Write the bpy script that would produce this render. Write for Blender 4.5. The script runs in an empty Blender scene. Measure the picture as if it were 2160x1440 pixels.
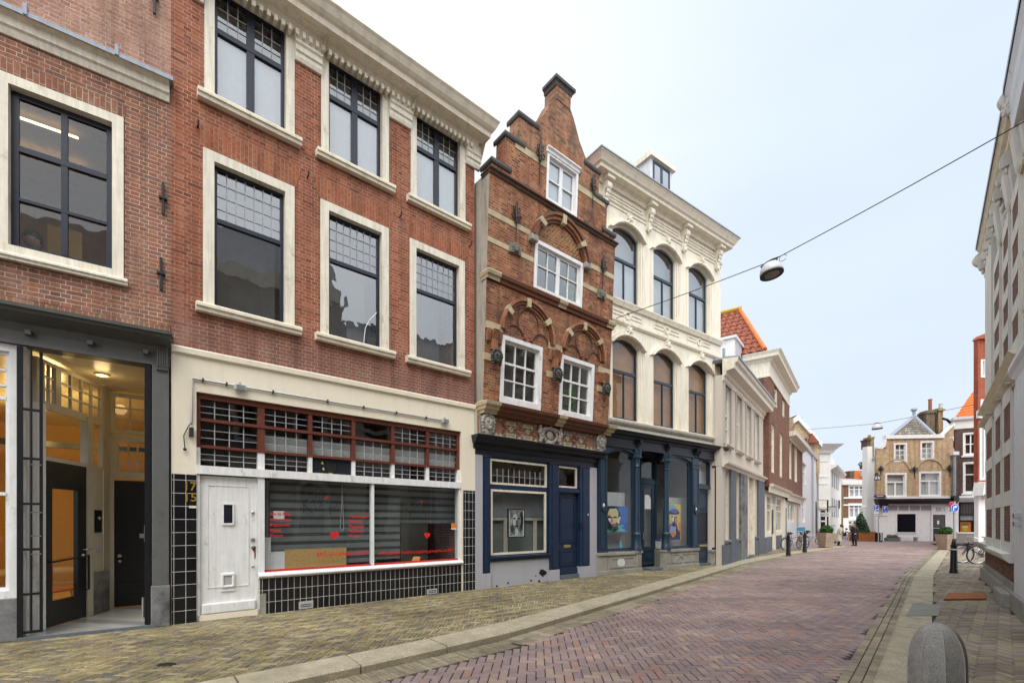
import bpy, bmesh, math, random
from mathutils import Vector, Matrix
R = math.radians
random.seed(11)
sc = bpy.context.scene
COL = sc.collection
FPX, CX, HY, CAMH = 970.0, 1080.0, 1100.0, 1.6

# ------------------------------------------------------------------ camera
cd = bpy.data.cameras.new('camera'); cam = bpy.data.objects.new('camera', cd); COL.objects.link(cam)
cam.location = (0, 0, CAMH); cam.rotation_euler = (R(90), 0, 0)
cd.sensor_fit = 'HORIZONTAL'; cd.sensor_width = 36.0; cd.lens = FPX / 2160 * 36
cd.shift_y = (HY - 720) / 2160; cd.clip_start = 0.05; cd.clip_end = 3000
sc.camera = cam

def gpt(x, y, z=0.0):
    Y = FPX * (CAMH - z) / (y - HY)
    return Vector(((x - CX) / FPX * Y, Y, z))
def at(x, y, Y):
    return Vector(((x - CX) / FPX * Y, Y, CAMH - (y - HY) / FPX * Y))

# ------------------------------------------------------------------ mesh builder
class MB:
    def __init__(s): s.v = []; s.f = []
    def add(s, vs, fs):
        n = len(s.v); s.v += [tuple(v) for v in vs]; s.f += [tuple(i + n for i in f) for f in fs]; return s
    def poly(s, pts): return s.add(pts, [tuple(range(len(pts)))])
    def rect(s, u0, u1, z0, z1, y): return s.poly([(u0, y, z0), (u1, y, z0), (u1, y, z1), (u0, y, z1)])
    def box(s, x0, x1, y0, y1, z0, z1):
        v = [(x0,y0,z0),(x1,y0,z0),(x1,y1,z0),(x0,y1,z0),(x0,y0,z1),(x1,y0,z1),(x1,y1,z1),(x0,y1,z1)]
        return s.add(v, [(0,3,2,1),(4,5,6,7),(0,1,5,4),(1,2,6,5),(2,3,7,6),(3,0,4,7)])
    def sbox(s, x0, x1, y0, y1, z0, z1, k): return s.vprism([(x0 + k*y0, y0), (x1 + k*y0, y0), (x1 + k*y1, y1), (x0 + k*y1, y1)], z0, z1)
    def prism(s, pts, y0, y1):
        n = len(pts); v = [(p[0], y0, p[1]) for p in pts] + [(p[0], y1, p[1]) for p in pts]
        return s.add(v, [tuple(range(n)), tuple(range(2*n-1, n-1, -1))] + [(i, (i+1) % n, n + (i+1) % n, n + i) for i in range(n)])
    def vprism(s, pts, z0, z1):
        n = len(pts); v = [(p[0], p[1], z0) for p in pts] + [(p[0], p[1], z1) for p in pts]
        return s.add(v, [tuple(range(n-1, -1, -1)), tuple(range(n, 2*n))] + [(i, (i+1) % n, n + (i+1) % n, n + i) for i in range(n)])
    def ring(s, o, i, y0, y1, closed=True):
        n = len(o); m = n if closed else n - 1
        v = [(p[0], y0, p[1]) for p in o] + [(p[0], y0, p[1]) for p in i] + [(p[0], y1, p[1]) for p in o] + [(p[0], y1, p[1]) for p in i]
        f = []
        for k in range(m):
            j = (k + 1) % n
            f += [(k, j, n+j, n+k), (2*n+k, 3*n+k, 3*n+j, 2*n+j), (k, 2*n+k, 2*n+j, j), (n+k, n+j, 3*n+j, 3*n+k)]
        if not closed: f += [(0, n, 3*n, 2*n), (n-1, 3*n-1, 4*n-1, 2*n-1)]
        return s.add(v, f)
    def mould(s, prof, u0, u1, m0=0, m1=0, back=0.0):
        # prof: closed list of (d outwards, z); m=1 returns the profile round the end
        P = []
        for d, z in prof:
            row = []
            if m0: row.append((u0 - d*m0, back, z))
            row += [(u0 - d*m0, -d, z), (u1 + d*m1, -d, z)]
            if m1: row.append((u1 + d*m1, back, z))
            P.append(row)
        k = len(P[0]); n = len(P); v = [p for r in P for p in r]; f = []
        for i in range(n):
            j = (i + 1) % n
            for a in range(k - 1): f.append((i*k+a, i*k+a+1, j*k+a+1, j*k+a))
        f += [tuple(i*k for i in range(n)), tuple(i*k + k - 1 for i in range(n-1, -1, -1))]
        return s.add(v, f)
    def tube(s, pts, r, n=8, closed=False):
        pts = [Vector(p) for p in pts]; m = len(pts); rs = r if isinstance(r, (list, tuple)) else [r] * m
        base = len(s.v); up0 = None
        for k, p in enumerate(pts):
            if closed: t = pts[(k+1) % m] - pts[k-1]
            else: t = pts[min(k+1, m-1)] - pts[max(k-1, 0)]
            t = t.normalized() if t.length > 1e-9 else Vector((0, 0, 1))
            if up0 is None: up0 = Vector((0, 0, 1)) if abs(t.z) < .9 else Vector((1, 0, 0))
            a = t.cross(up0)
            if a.length < 1e-6: a = t.cross(Vector((0, 1, 0.01)))
            a.normalize(); b = t.cross(a).normalized(); up0 = -b if -b.dot(up0) > 0 else b
            for i in range(n):
                w = 2 * math.pi * i / n; s.v.append(tuple(p + (a * math.cos(w) + b * math.sin(w)) * rs[k]))
        for k in range(m if closed else m - 1):
            q = (k + 1) % m
            for i in range(n):
                j = (i + 1) % n; s.f.append((base+k*n+i, base+k*n+j, base+q*n+j, base+q*n+i))
        if not closed:
            s.f.append(tuple(base + i for i in range(n-1, -1, -1))); s.f.append(tuple(base + (m-1)*n + i for i in range(n)))
        return s
    def lathe(s, prof, c=(0, 0, 0), n=16, sx=1.0, sy=1.0, ph=0.0, mat=None):
        base = len(s.v); m = len(prof)
        for r, z in prof:
            for i in range(n):
                w = 2 * math.pi * i / n + ph; p = Vector((r * sx * math.cos(w), r * sy * math.sin(w), z))
                if mat is not None: p = mat @ p
                s.v.append(tuple(p + Vector(c)))
        for k in range(m - 1):
            for i in range(n):
                j = (i + 1) % n; s.f.append((base+k*n+i, base+k*n+j, base+(k+1)*n+j, base+(k+1)*n+i))
        s.f.append(tuple(base + i for i in range(n-1, -1, -1))); s.f.append(tuple(base + (m-1)*n + i for i in range(n)))
        return s
    def ball(s, c, r, n=10, m=6, sx=1, sy=1, sz=1):
        return s.lathe([(max(1e-4, r*math.sin(math.pi*k/m)), -r*math.cos(math.pi*k/m)*sz) for k in range(m+1)], c, n, sx, sy)
    def build(s, name, mat, parent=None, smooth=None, lean=None, normals=True, bevel=0.0):
        v = s.v
        if lean: v = [(x, y - lean(z), z) for x, y, z in v]
        me = bpy.data.meshes.new(name); me.from_pydata(v, [], s.f)
        if normals:
            bm = bmesh.new(); bm.from_mesh(me); bmesh.ops.recalc_face_normals(bm, faces=bm.faces); bm.to_mesh(me); bm.free()
        if smooth is not None:
            me.polygons.foreach_set('use_smooth', [True] * len(me.polygons)); me.set_sharp_from_angle(angle=R(smooth))
        o = bpy.data.objects.new(name, me); COL.objects.link(o)
        if mat: me.materials.append(mat)
        if parent: o.parent = parent
        if bevel:
            b = o.modifiers.new('bevel', 'BEVEL'); b.width = bevel; b.segments = 2; b.limit_method = 'ANGLE'; b.angle_limit = R(40)
        return o

def tag(o, label=None, cat=None, group=None, kind=None):
    if label: o['label'] = label
    if cat: o['category'] = cat
    if group: o['group'] = group
    if kind: o['kind'] = kind
    return o
def empty(name, loc, rz=0.0, label=None, cat=None, group=None, rot=None):
    o = bpy.data.objects.new(name, None); COL.objects.link(o); o.location = loc; o.rotation_euler = rot or (0, 0, rz)
    o.empty_display_size = .3
    return tag(o, label, cat, group)
def kids(o): return [c for c in bpy.data.objects if c.parent == o]
def copy_tree(o, parent=None):
    c = o.copy(); COL.objects.link(c); c.parent = parent
    for ch in kids(o): copy_tree(ch, c)
    return c
def text_mb(txt, size, thick=0.0, bold=.012):
    cu = bpy.data.curves.new('lettering', 'FONT'); cu.body = txt; cu.size = size; cu.extrude = thick; cu.resolution_u = 2; cu.offset = size*bold
    ob = bpy.data.objects.new('lettering', cu); COL.objects.link(ob)
    dg = bpy.context.evaluated_depsgraph_get(); me = bpy.data.meshes.new_from_object(ob.evaluated_get(dg))
    vs = [tuple(v.co) for v in me.vertices]; fs = [tuple(p.vertices) for p in me.polygons]
    COL.objects.unlink(ob); bpy.data.objects.remove(ob); bpy.data.curves.remove(cu); bpy.data.meshes.remove(me)
    return vs, fs
def put_text(mb, txt, u, z, size, y, width=None):
    vs, fs = text_mb(txt, size)
    if not vs: return
    k = 1.0
    if width:
        w = max(v[0] for v in vs) - min(v[0] for v in vs); k = width / w
    mb.add([(u + v[0]*k, y, z + v[1]) for v in vs], fs)

# ------------------------------------------------------------------ facade frames
class Fac:
    def __init__(s, A, B, lean=None):
        s.O = Vector((A[0], A[1])); d = Vector((B[0]-A[0], B[1]-A[1])); s.L = d.length; s.u = d.normalized(); s.n = Vector((-s.u.y, s.u.x))
        s.rz = math.atan2(s.u.y, s.u.x); s.lean = lean
    def ut(s, x, d=0.0):
        k = (x - CX) / FPX; o = s.O - s.n * d
        # t*k = ox + w*ux ; t = oy + w*uy
        w = (k * o.y - o.x) / (s.u.x - k * s.u.y); return w, o.y + w * s.u.y
    def U(s, x, d=0.0): return s.ut(x, d)[0]
    def uz(s, x, y, d=0.0):
        w, t = s.ut(x, d); z = CAMH - (y - HY) / FPX * t
        if s.lean:
            for _ in range(4):
                w, t = s.ut(x, d + s.lean(z)); z = CAMH - (y - HY) / FPX * t
        return w, z
    def Z(s, x, y, d=0.0): return s.uz(x, y, d)[1]
    def r(s, xl, xr, tl, bl, tr=None, br=None, d=0.0):
        u0, zt = s.uz(xl, tl, d); _, zb = s.uz(xl, bl, d); u1 = s.uz(xr, tl if tr is None else tr, d)[0]
        if tr is not None: zt = (zt + s.Z(xr, tr, d)) / 2
        if br is not None: zb = (zb + s.Z(xr, br, d)) / 2
        return u0, u1, zb, zt
    def root(s, name, label, cat, group=None): return empty(name, (s.O.x, s.O.y, 0), s.rz, label, cat, group)
    def world(s, u, y, z): p = s.O + s.u * u + s.n * y; return Vector((p.x, p.y, z))
def pl(pA, vp, xB):   # ground line through pixel pA towards vanishing point vp -> facade ends
    a = gpt(*pA); yB = pA[1] + (HY - pA[1]) * (xB - pA[0]) / (vp - pA[0]); return a, gpt(xB, yB)

def arch_pts(u0, u1, zs, rise, n=12):   # from right spring to left spring over the top
    w = (u1 - u0) / 2; c = (u0 + u1) / 2
    if rise <= 1e-4: return [(u1, zs), (u0, zs)]
    r = (w*w + rise*rise) / (2*rise); zc = zs + rise - r; a = math.asin(min(1, w / r))
    if rise > w: a = math.pi - a
    return [(c + r*math.sin(a - 2*a*k/n), zc + r*math.cos(a - 2*a*k/n)) for k in range(n + 1)]
def outline(u0, u1, z0, z1, rise=0.0, n=12):
    return [(u0, z0), (u1, z0)] + arch_pts(u0, u1, z1 - rise, rise, n)

def wall(root, name, mat, u0, u1, z0, z1, holes=(), y=0.0, dep=.25, lean=None, mb=None, top=None):
    m = mb or MB()
    hs = [h for h in holes if h[1] > u0 + 1e-4 and h[0] < u1 - 1e-4 and h[3] > z0 + 1e-4 and h[2] < z1 - 1e-4]
    us = sorted({u0, u1} | {max(u0, min(u1, v)) for h in hs for v in h[:2]})
    zs = sorted({z0, z1} | {max(z0, min(z1, v)) for h in hs for v in h[2:4]})
    if lean:
        k = max(1, int((z1 - z0) / 1.5)); zs = sorted(set(zs) | {z0 + (z1 - z0) * i / k for i in range(k + 1)})
    for a, b in zip(us, us[1:]):
        for c, d in zip(zs, zs[1:]):
            mu, mz = (a + b) / 2, (c + d) / 2
            if any(h[0] < mu < h[1] and h[2] < mz < h[3] for h in hs) or b - a < 1e-5 or d - c < 1e-5: continue
            m.rect(a, b, c, d, y)
    for h in hs:
        a, b, c, d = h[:4]; rise = h[4] if len(h) > 4 else 0
        pts = outline(a, b, c, d, rise); n = len(pts)
        for i in range(n):
            p, q = pts[i], pts[(i+1) % n]
            m.poly([(p[0], y, p[1]), (q[0], y, q[1]), (q[0], y+dep, q[1]), (p[0], y+dep, p[1])])
        if rise:
            ar = pts[2:]
            for p, q in zip(ar, ar[1:]): m.poly([(p[0], y, p[1]), (q[0], y, q[1]), (q[0], y, d), (p[0], y, d)])
    for uu in (u0, u1): m.poly([(uu, y, z0), (uu, y+dep, z0), (uu, y+dep, z1), (uu, y, z1)])
    for zz in (z0, z1):
        for a, b in zip(us, us[1:]):
            if not any(h[0] < (a+b)/2 < h[1] and h[2] < zz + .01 and h[3] > zz - .01 for h in hs): m.poly([(a, y, zz), (b, y, zz), (b, y+dep, zz), (a, y+dep, zz)])
    if mb is None: return m.build(name, mat, root, lean=lean, normals=False)

def window(root, holes, u0, u1, z0, z1, cas=.1, cas_m=None, cp=.03, dep=.1, sash_m=None, sw=.05, bars=(), leads=(), rise=0.0,
           sill=None, glass=None, backs=(), lead_m=None, lean=None, name='window', casb=None, label=None, y=0.0):
    """bars: ('v',frac,width,zf0,zf1) / ('h',frac,width,xf0,xf1) as fractions of the glazed opening; backs: (mat,dist,zf0,zf1[,xf0,xf1])"""
    holes.append((u0, u1, z0, z1, rise))
    casb = cas if casb is None else casb
    i0, i1, j0, j1 = u0 + cas, u1 - cas, z0 + casb, z1 - cas
    ir = rise * (i1 - i0) / (u1 - u0)
    m = MB(); m.ring(outline(u0, u1, z0, z1, rise), outline(i0, i1, j0, j1, ir), y - cp, y + dep + .06)
    w = m.build(name, cas_m, root, lean=lean)
    if label: w['label'] = label
    s0, s1, t0, t1 = i0 + sw, i1 - sw, j0 + sw, j1 - sw; sr = ir * (s1 - s0) / (i1 - i0)
    m = MB(); m.ring(outline(i0 + .001, i1 - .001, j0 + .001, j1 - .001, ir), outline(s0, s1, t0, t1, sr), y + dep, y + dep + .05)
    W, H = s1 - s0, t1 - t0
    for k, b in enumerate(bars):
        e = .001 * (k % 5)
        if b[0] == 'v':
            c = s0 + W * b[1]; m.box(c - b[2]/2, c + b[2]/2, y + dep - .006 + e, y + dep + .046 + e, t0 + H*b[3] - .004, t0 + H*b[4] + .004 - (0 if b[4] < 1 or not rise else sr * (2*b[1]-1)**2))
        else:
            c = t0 + H * b[1]; m.box(s0 + W*b[3] - .004, s0 + W*b[4] + .004, y + dep - .012 + e, y + dep + .047 + e, c - b[2]/2, c + b[2]/2)
    m.build('sash', sash_m, w, lean=lean)
    MB().poly([(p[0], y + dep + .028, p[1]) for p in outline(s0 - .01, s1 + .01, t0 - .01, t1 + .01, sr)]).build('window_pane', glass, w, lean=lean, normals=False)
    if leads:
        m = MB()
        for x0, x1, a0, a1, nx, nz in leads:
            for k in range(1, nx): c = s0 + W*(x0 + (x1-x0)*k/nx); m.box(c - .007, c + .007, y + dep + .016, y + dep + .033, t0 + H*a0, t0 + H*a1)
            for k in range(1, nz): c = t0 + H*(a0 + (a1-a0)*k/nz); m.box(s0 + W*x0, s0 + W*x1, y + dep + .017, y + dep + .034, c - .005, c + .005)
        m.build('leading', lead_m, w, lean=lean)
    if sill:
        sm, sh, so, sp = sill
        MB().mould([(-.01, z0 - sh), (sp*.75, z0 - sh), (sp*.8, z0 - sh*.55), (sp, z0 - sh*.5), (sp, z0 - .02), (sp*.9, z0), (-.01, z0 + .012)], u0 - so, u1 + so).build('sill', sm, w, lean=lean)
    for b in backs:
        x0, x1 = (b[4], b[5]) if len(b) > 4 else (-.12, 1.12)
        yy = y + dep + b[1]
        MB().rect(s0 + W*x0, s0 + W*x1, t0 + H*b[2], t0 + H*b[3], yy).build('curtain', b[0], w, lean=lean, normals=False)
    return w

def shell(root, u0, u1, z1, dep, mat, roof_m, y0=.26, side_name='side_wall', e=.004, z0=0.0):
    m = MB(); m.box(u0 + e, u0 + .2, y0, dep, z0, z1); m.box(u1 - .2, u1 - e, y0, dep, z0, z1); m.box(u0 + .2, u1 - .2, dep - .2, dep, z0, z1)
    m.build(side_name, mat, root)
    MB().box(u0 + .01, u1 - .01, .02, dep - .01, z1, z1 + .12).build('flat_roof', roof_m, root)
# ------------------------------------------------------------------ materials
def _new(name):
    m = bpy.data.materials.new(name); m.use_nodes = True; nt = m.node_tree; p = nt.nodes['Principled BSDF']; return m, nt, p
def N(nt, t, **k):
    n = nt.nodes.new('ShaderNode' + t)
    for a, b in k.items(): setattr(n, a, b)
    return n
def inp(n, d):
    for k, v in d.items():
        if isinstance(k, str) and k not in n.inputs: continue
        n.inputs[k].default_value = v
def c4(c): return (c[0], c[1], c[2], 1)
def mixc(nt, mode, fac, a, b):
    m = N(nt, 'Mix', data_type='RGBA', blend_type=mode)
    for s, v in ((0, fac), (6, a), (7, b)):
        if hasattr(v, 'links') or hasattr(v, 'is_output'): nt.links.new(v, m.inputs[s])
        else: m.inputs[s].default_value = v if s == 0 else c4(v)
    return m.outputs[2]
def ramp(nt, fac, stops, const=False):
    r = N(nt, 'ValToRGB'); nt.links.new(fac, r.inputs[0]); e = r.color_ramp.elements
    if const: r.color_ramp.interpolation = 'CONSTANT'
    while len(e) > 1: e.remove(e[0])
    e[0].position = stops[0][0]; e[0].color = c4(stops[0][1])
    for p, c in stops[1:]: q = e.new(p); q.color = c4(c)
    return r.outputs[0]
def noise(nt, vec, scale, detail=4, rough=.55):
    n = N(nt, 'TexNoise'); inp(n, {'Scale': scale, 'Detail': detail, 'Roughness': rough}); nt.links.new(vec, n.inputs['Vector']); return n.outputs['Fac']
def mapped(nt, vec, scale):
    m = N(nt, 'Mapping'); m.inputs['Scale'].default_value = scale; nt.links.new(vec, m.inputs['Vector']); return m.outputs[0]
def bump(nt, p, h, strength, dist=.01):
    b = N(nt, 'Bump'); inp(b, {'Strength': strength, 'Distance': dist}); nt.links.new(h, b.inputs['Height']); nt.links.new(b.outputs[0], p.inputs['Normal'])
def g(v): return (v, v, v)

def paint(name, col, rough=.45, var=.10, streak=.10, bm=.05, scale=6.0, spec=.4, metal=0.0):
    m, nt, p = _new(name); tc = N(nt, 'TexCoord').outputs['Object']
    n1 = noise(nt, tc, scale, 6, .65); n2 = noise(nt, mapped(nt, tc, (7, 7, .5)), 3.0, 5, .6)
    a = ramp(nt, n1, [(.3, g(1 - var)), (.7, g(1 + var*.3))]); b = ramp(nt, n2, [(.35, g(1 - streak)), (.65, g(1))])
    c = mixc(nt, 'MULTIPLY', 1.0, col, a); c = mixc(nt, 'MULTIPLY', 1.0, c, b)
    if bm: c = mixc(nt, 'MULTIPLY', 1.0, c, ramp(nt, noise(nt, mapped(nt, tc, (1, 1, .6)), 4.5, 8, .75), [(.30, (.62, .58, .50)), (.44, g(1))]))
    nt.links.new(c, p.inputs['Base Color']); inp(p, {'Roughness': rough, 'Specular IOR Level': spec, 'Metallic': metal})
    if bm: bump(nt, p, noise(nt, tc, 45, 4), bm, .01)
    return m
def plaster(name, col, bm=.35, scale=70, dirt=.15, dcol=(.45, .40, .33)):
    m, nt, p = _new(name); tc = N(nt, 'TexCoord').outputs['Object']
    st = noise(nt, mapped(nt, tc, (2.5, 2.5, .35)), 2.2, 6, .65); st2 = noise(nt, tc, 9, 5, .7)
    f = ramp(nt, st, [(.48, g(0)), (.75, g(dirt*2.2))]); f2 = ramp(nt, st2, [(.5, g(0)), (.85, g(dirt))])
    c = mixc(nt, 'MIX', f, col, dcol); c = mixc(nt, 'MIX', f2, c, dcol)
    nt.links.new(c, p.inputs['Base Color']); inp(p, {'Roughness': .8, 'Specular IOR Level': .2})
    bump(nt, p, noise(nt, tc, scale, 3), bm, .012); return m
def brick(name, cols, mortar, bw=.215, rh=.0625, mort=.011, vertical=False, cross=True, dirt=.25, dcol=(.10, .07, .06), low=None, bm=.6, dscale=1.2):
    m, nt, p = _new(name); tc = N(nt, 'TexCoord').outputs['Object']
    sx = N(nt, 'SeparateXYZ'); nt.links.new(tc, sx.inputs[0])
    ad = N(nt, 'Math', operation='ADD'); nt.links.new(sx.outputs[0], ad.inputs[0]); nt.links.new(sx.outputs[1], ad.inputs[1])
    cx = N(nt, 'CombineXYZ')
    a, b = (ad.outputs[0], sx.outputs[2]) if not vertical else (sx.outputs[2], ad.outputs[0])
    nt.links.new(a, cx.inputs[0]); nt.links.new(b, cx.inputs[1])
    # slight wobble of the courses
    wb = N(nt, 'TexNoise'); inp(wb, {'Scale': 2.5, 'Detail': 2}); nt.links.new(cx.outputs[0], wb.inputs['Vector'])
    wv = N(nt, 'Vector' + 'Math', operation='MULTIPLY_ADD'); nt.links.new(wb.outputs['Color'], wv.inputs[0]); wv.inputs[1].default_value = (.016, .016, 0); nt.links.new(cx.outputs[0], wv.inputs[2])
    br = N(nt, 'TexBrick'); br.offset = .5; br.offset_frequency = 2; br.squash = .5 if cross else 1.0; br.squash_frequency = 2
    inp(br, {'Color1': c4(g(0)), 'Color2': c4(g(1)), 'Mortar': c4(g(.5)), 'Scale': 1.0, 'Mortar Size': mort/2, 'Mortar Smooth': .25, 'Bias': 0, 'Brick Width': bw, 'Row Height': rh})
    nt.links.new(wv.outputs[0], br.inputs['Vector'])
    k = len(cols); bc = ramp(nt, br.outputs['Color'], [(i / (k - 1) if k > 1 else 0, c) for i, c in enumerate(cols)])
    n1 = noise(nt, tc, 25, 4, .7); bc = mixc(nt, 'MULTIPLY', 1.0, bc, ramp(nt, n1, [(.3, g(.72)), (.75, g(1.18))]))
    if low:
        lf = N(nt, 'MapRange'); inp(lf, {1: low[0], 2: low[1], 3: 1.0, 4: 0.0}); nt.links.new(sx.outputs[2], lf.inputs[0])
        nz = noise(nt, tc, 3, 4); mu = N(nt, 'Math', operation='MULTIPLY_ADD'); nt.links.new(nz, mu.inputs[0]); mu.inputs[1].default_value = 1.4; mu.inputs[2].default_value = -.7
        a2 = N(nt, 'Math', operation='ADD', use_clamp=True); nt.links.new(mu.outputs[0], a2.inputs[0]); nt.links.new(lf.outputs[0], a2.inputs[1])
        m2 = N(nt, 'Math', operation='MULTIPLY', use_clamp=True); nt.links.new(a2.outputs[0], m2.inputs[0]); m2.inputs[1].default_value = .8
        m3 = N(nt, 'Math', operation='MULTIPLY'); nt.links.new(m2.outputs[0], m3.inputs[0]); nt.links.new(lf.outputs[0], m3.inputs[1])
        bc = mixc(nt, 'MIX', m3.outputs[0], bc, low[2])
    mo = mixc(nt, 'MULTIPLY', 1.0, mortar, ramp(nt, noise(nt, tc, 3.0, 4), [(.3, g(.55)), (.7, g(1.1))]))
    c = mixc(nt, 'MIX', br.outputs['Fac'], bc, mo)
    d = ramp(nt, noise(nt, mapped(nt, tc, (1.4, 1.4, .8)), dscale, 6, .65), [(.5, g(0)), (.78, g(dirt*2))])
    c = mixc(nt, 'MIX', d, c, dcol)
    c = mixc(nt, 'MIX', ramp(nt, noise(nt, tc, 1.9, 6, .7), [(.52, g(0)), (.75, g(.28))]), c, mortar)
    c = mixc(nt, 'MULTIPLY', 1.0, c, ramp(nt, noise(nt, mapped(nt, tc, (4, 4, .22)), 1.3, 5, .65), [(.34, g(.68)), (.56, g(1.03))]))
    nt.links.new(c, p.inputs['Base Color']); inp(p, {'Roughness': .88, 'Specular IOR Level': .2})
    h = N(nt, 'Math', operation='MULTIPLY_ADD'); nt.links.new(br.outputs['Fac'], h.inputs[0]); h.inputs[1].default_value = -1.0; nt.links.new(noise(nt, tc, 40, 3), h.inputs[2])
    bump(nt, p, h.outputs[0], bm, .012); return m
def stone(name, col, var=.25, scale=8, bm=.25, rough=.8, dcol=None, dirt=.4, fine=0.0):
    m, nt, p = _new(name); tc = N(nt, 'TexCoord').outputs['Object']
    c = mixc(nt, 'MULTIPLY', 1.0, col, ramp(nt, noise(nt, tc, scale, 6, .7), [(.3, g(1 - var)), (.7, g(1 + var*.5))]))
    if fine: c = mixc(nt, 'MULTIPLY', 1.0, c, ramp(nt, noise(nt, tc, 140, 2, .8), [(.35, g(1 - fine)), (.65, g(1 + fine))]))
    if dcol: c = mixc(nt, 'MIX', ramp(nt, noise(nt, tc, 1.7, 6, .7), [(.47, g(0)), (.72, g(dirt))]), c, dcol)
    nt.links.new(c, p.inputs['Base Color']); inp(p, {'Roughness': rough, 'Specular IOR Level': .25}); bump(nt, p, noise(nt, tc, scale*6, 5), bm, .015); return m
def island(name, cols, rough=.75, moss=None, spec=.3, dark=.6):   # pavers: a colour per brick
    m, nt, p = _new(name); ge = N(nt, 'NewGeometry'); tc = N(nt, 'TexCoord').outputs['Object']
    k = len(cols); c = ramp(nt, ge.outputs['Random Per Island'], [(i / k, q) for i, q in enumerate(cols)], True)
    c = mixc(nt, 'MULTIPLY', 1.0, c, ramp(nt, noise(nt, tc, 60, 4, .7), [(.3, g(.75)), (.7, g(1.15))]))
    c = mixc(nt, 'MULTIPLY', 1.0, c, ramp(nt, noise(nt, tc, .9, 5, .65), [(.32, g(dark)), (.62, g(1.08))]))
    c = mixc(nt, 'MULTIPLY', 1.0, c, ramp(nt, noise(nt, tc, .28, 6, .7), [(.36, g(.80)), (.62, g(1.06))]))
    mp = N(nt, 'Mapping'); mp.inputs['Rotation'].default_value = (0, 0, R(-46)); mp.inputs['Scale'].default_value = (.10, 1.1, 1); nt.links.new(tc, mp.inputs['Vector'])
    c = mixc(nt, 'MULTIPLY', 1.0, c, ramp(nt, noise(nt, mp.outputs[0], 1.0, 4, .6), [(.38, g(.84)), (.6, g(1.05))]))
    if moss: c = mixc(nt, 'MIX', ramp(nt, noise(nt, tc, 2.3, 6, .75), [(.55, g(0)), (.8, g(.5))]), c, moss)
    nt.links.new(c, p.inputs['Base Color']); inp(p, {'Roughness': rough, 'Specular IOR Level': spec}); bump(nt, p, noise(nt, tc, 90, 4), .35, .006); return m
def glass(name, tint=(.85, .88, .88), base=.07, wav=.02, power=3.2, ws=1.1, k=.9):
    m, nt, p = _new(name); nt.nodes.remove(p); out = nt.nodes['Material Output']; tc = N(nt, 'TexCoord').outputs['Object']
    lw = N(nt, 'LayerWeight'); lw.inputs[0].default_value = .5
    pw = N(nt, 'Math', operation='POWER'); nt.links.new(lw.outputs['Facing'], pw.inputs[0]); pw.inputs[1].default_value = power
    ma = N(nt, 'Math', operation='MULTIPLY_ADD', use_clamp=True); nt.links.new(pw.outputs[0], ma.inputs[0]); ma.inputs[1].default_value = k; ma.inputs[2].default_value = base
    tr = N(nt, 'BsdfTransparent'); tr.inputs[0].default_value = c4(tint); gl = N(nt, 'BsdfGlossy'); gl.inputs['Roughness'].default_value = .012; gl.inputs[0].default_value = (.92, .95, .97, 1)
    b = N(nt, 'Bump'); inp(b, {'Strength': wav, 'Distance': .5}); nt.links.new(noise(nt, tc, ws, 2), b.inputs['Height']); nt.links.new(b.outputs[0], gl.inputs['Normal'])
    mx = N(nt, 'MixShader'); nt.links.new(ma.outputs[0], mx.inputs[0]); nt.links.new(tr.outputs[0], mx.inputs[1]); nt.links.new(gl.outputs[0], mx.inputs[2]); nt.links.new(mx.outputs[0], out.inputs[0]); return m
def tiles_mat(name, col, grout, w, h, mort=.008, rough=.15, off=0.0, var=.3):
    m, nt, p = _new(name); tc = N(nt, 'TexCoord').outputs['Object']; sx = N(nt, 'SeparateXYZ'); nt.links.new(tc, sx.inputs[0])
    ad = N(nt, 'Math', operation='ADD'); nt.links.new(sx.outputs[0], ad.inputs[0]); nt.links.new(sx.outputs[1], ad.inputs[1])
    cx = N(nt, 'CombineXYZ'); nt.links.new(ad.outputs[0], cx.inputs[0]); nt.links.new(sx.outputs[2], cx.inputs[1])
    br = N(nt, 'TexBrick'); br.offset = off; br.squash = 1.0
    inp(br, {'Color1': c4(g(1 - var)), 'Color2': c4(g(1 + var)), 'Mortar': c4(g(1)), 'Scale': 1.0, 'Mortar Size': mort/2, 'Mortar Smooth': .1, 'Brick Width': w, 'Row Height': h})
    nt.links.new(cx.outputs[0], br.inputs['Vector'])
    c = mixc(nt, 'MIX', br.outputs['Fac'], mixc(nt, 'MULTIPLY', 1.0, col, br.outputs['Color']), grout)
    nt.links.new(c, p.inputs['Base Color'])
    rr = N(nt, 'Math', operation='MULTIPLY_ADD', use_clamp=True); nt.links.new(br.outputs['Fac'], rr.inputs[0]); rr.inputs[1].default_value = .6; rr.inputs[2].default_value = rough; nt.links.new(rr.outputs[0], p.inputs['Roughness'])
    h_ = N(nt, 'Math', operation='SUBTRACT'); h_.inputs[0].default_value = 1; nt.links.new(br.outputs['Fac'], h_.inputs[1]); bump(nt, p, h_.outputs[0], .5, .004); return m
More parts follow.
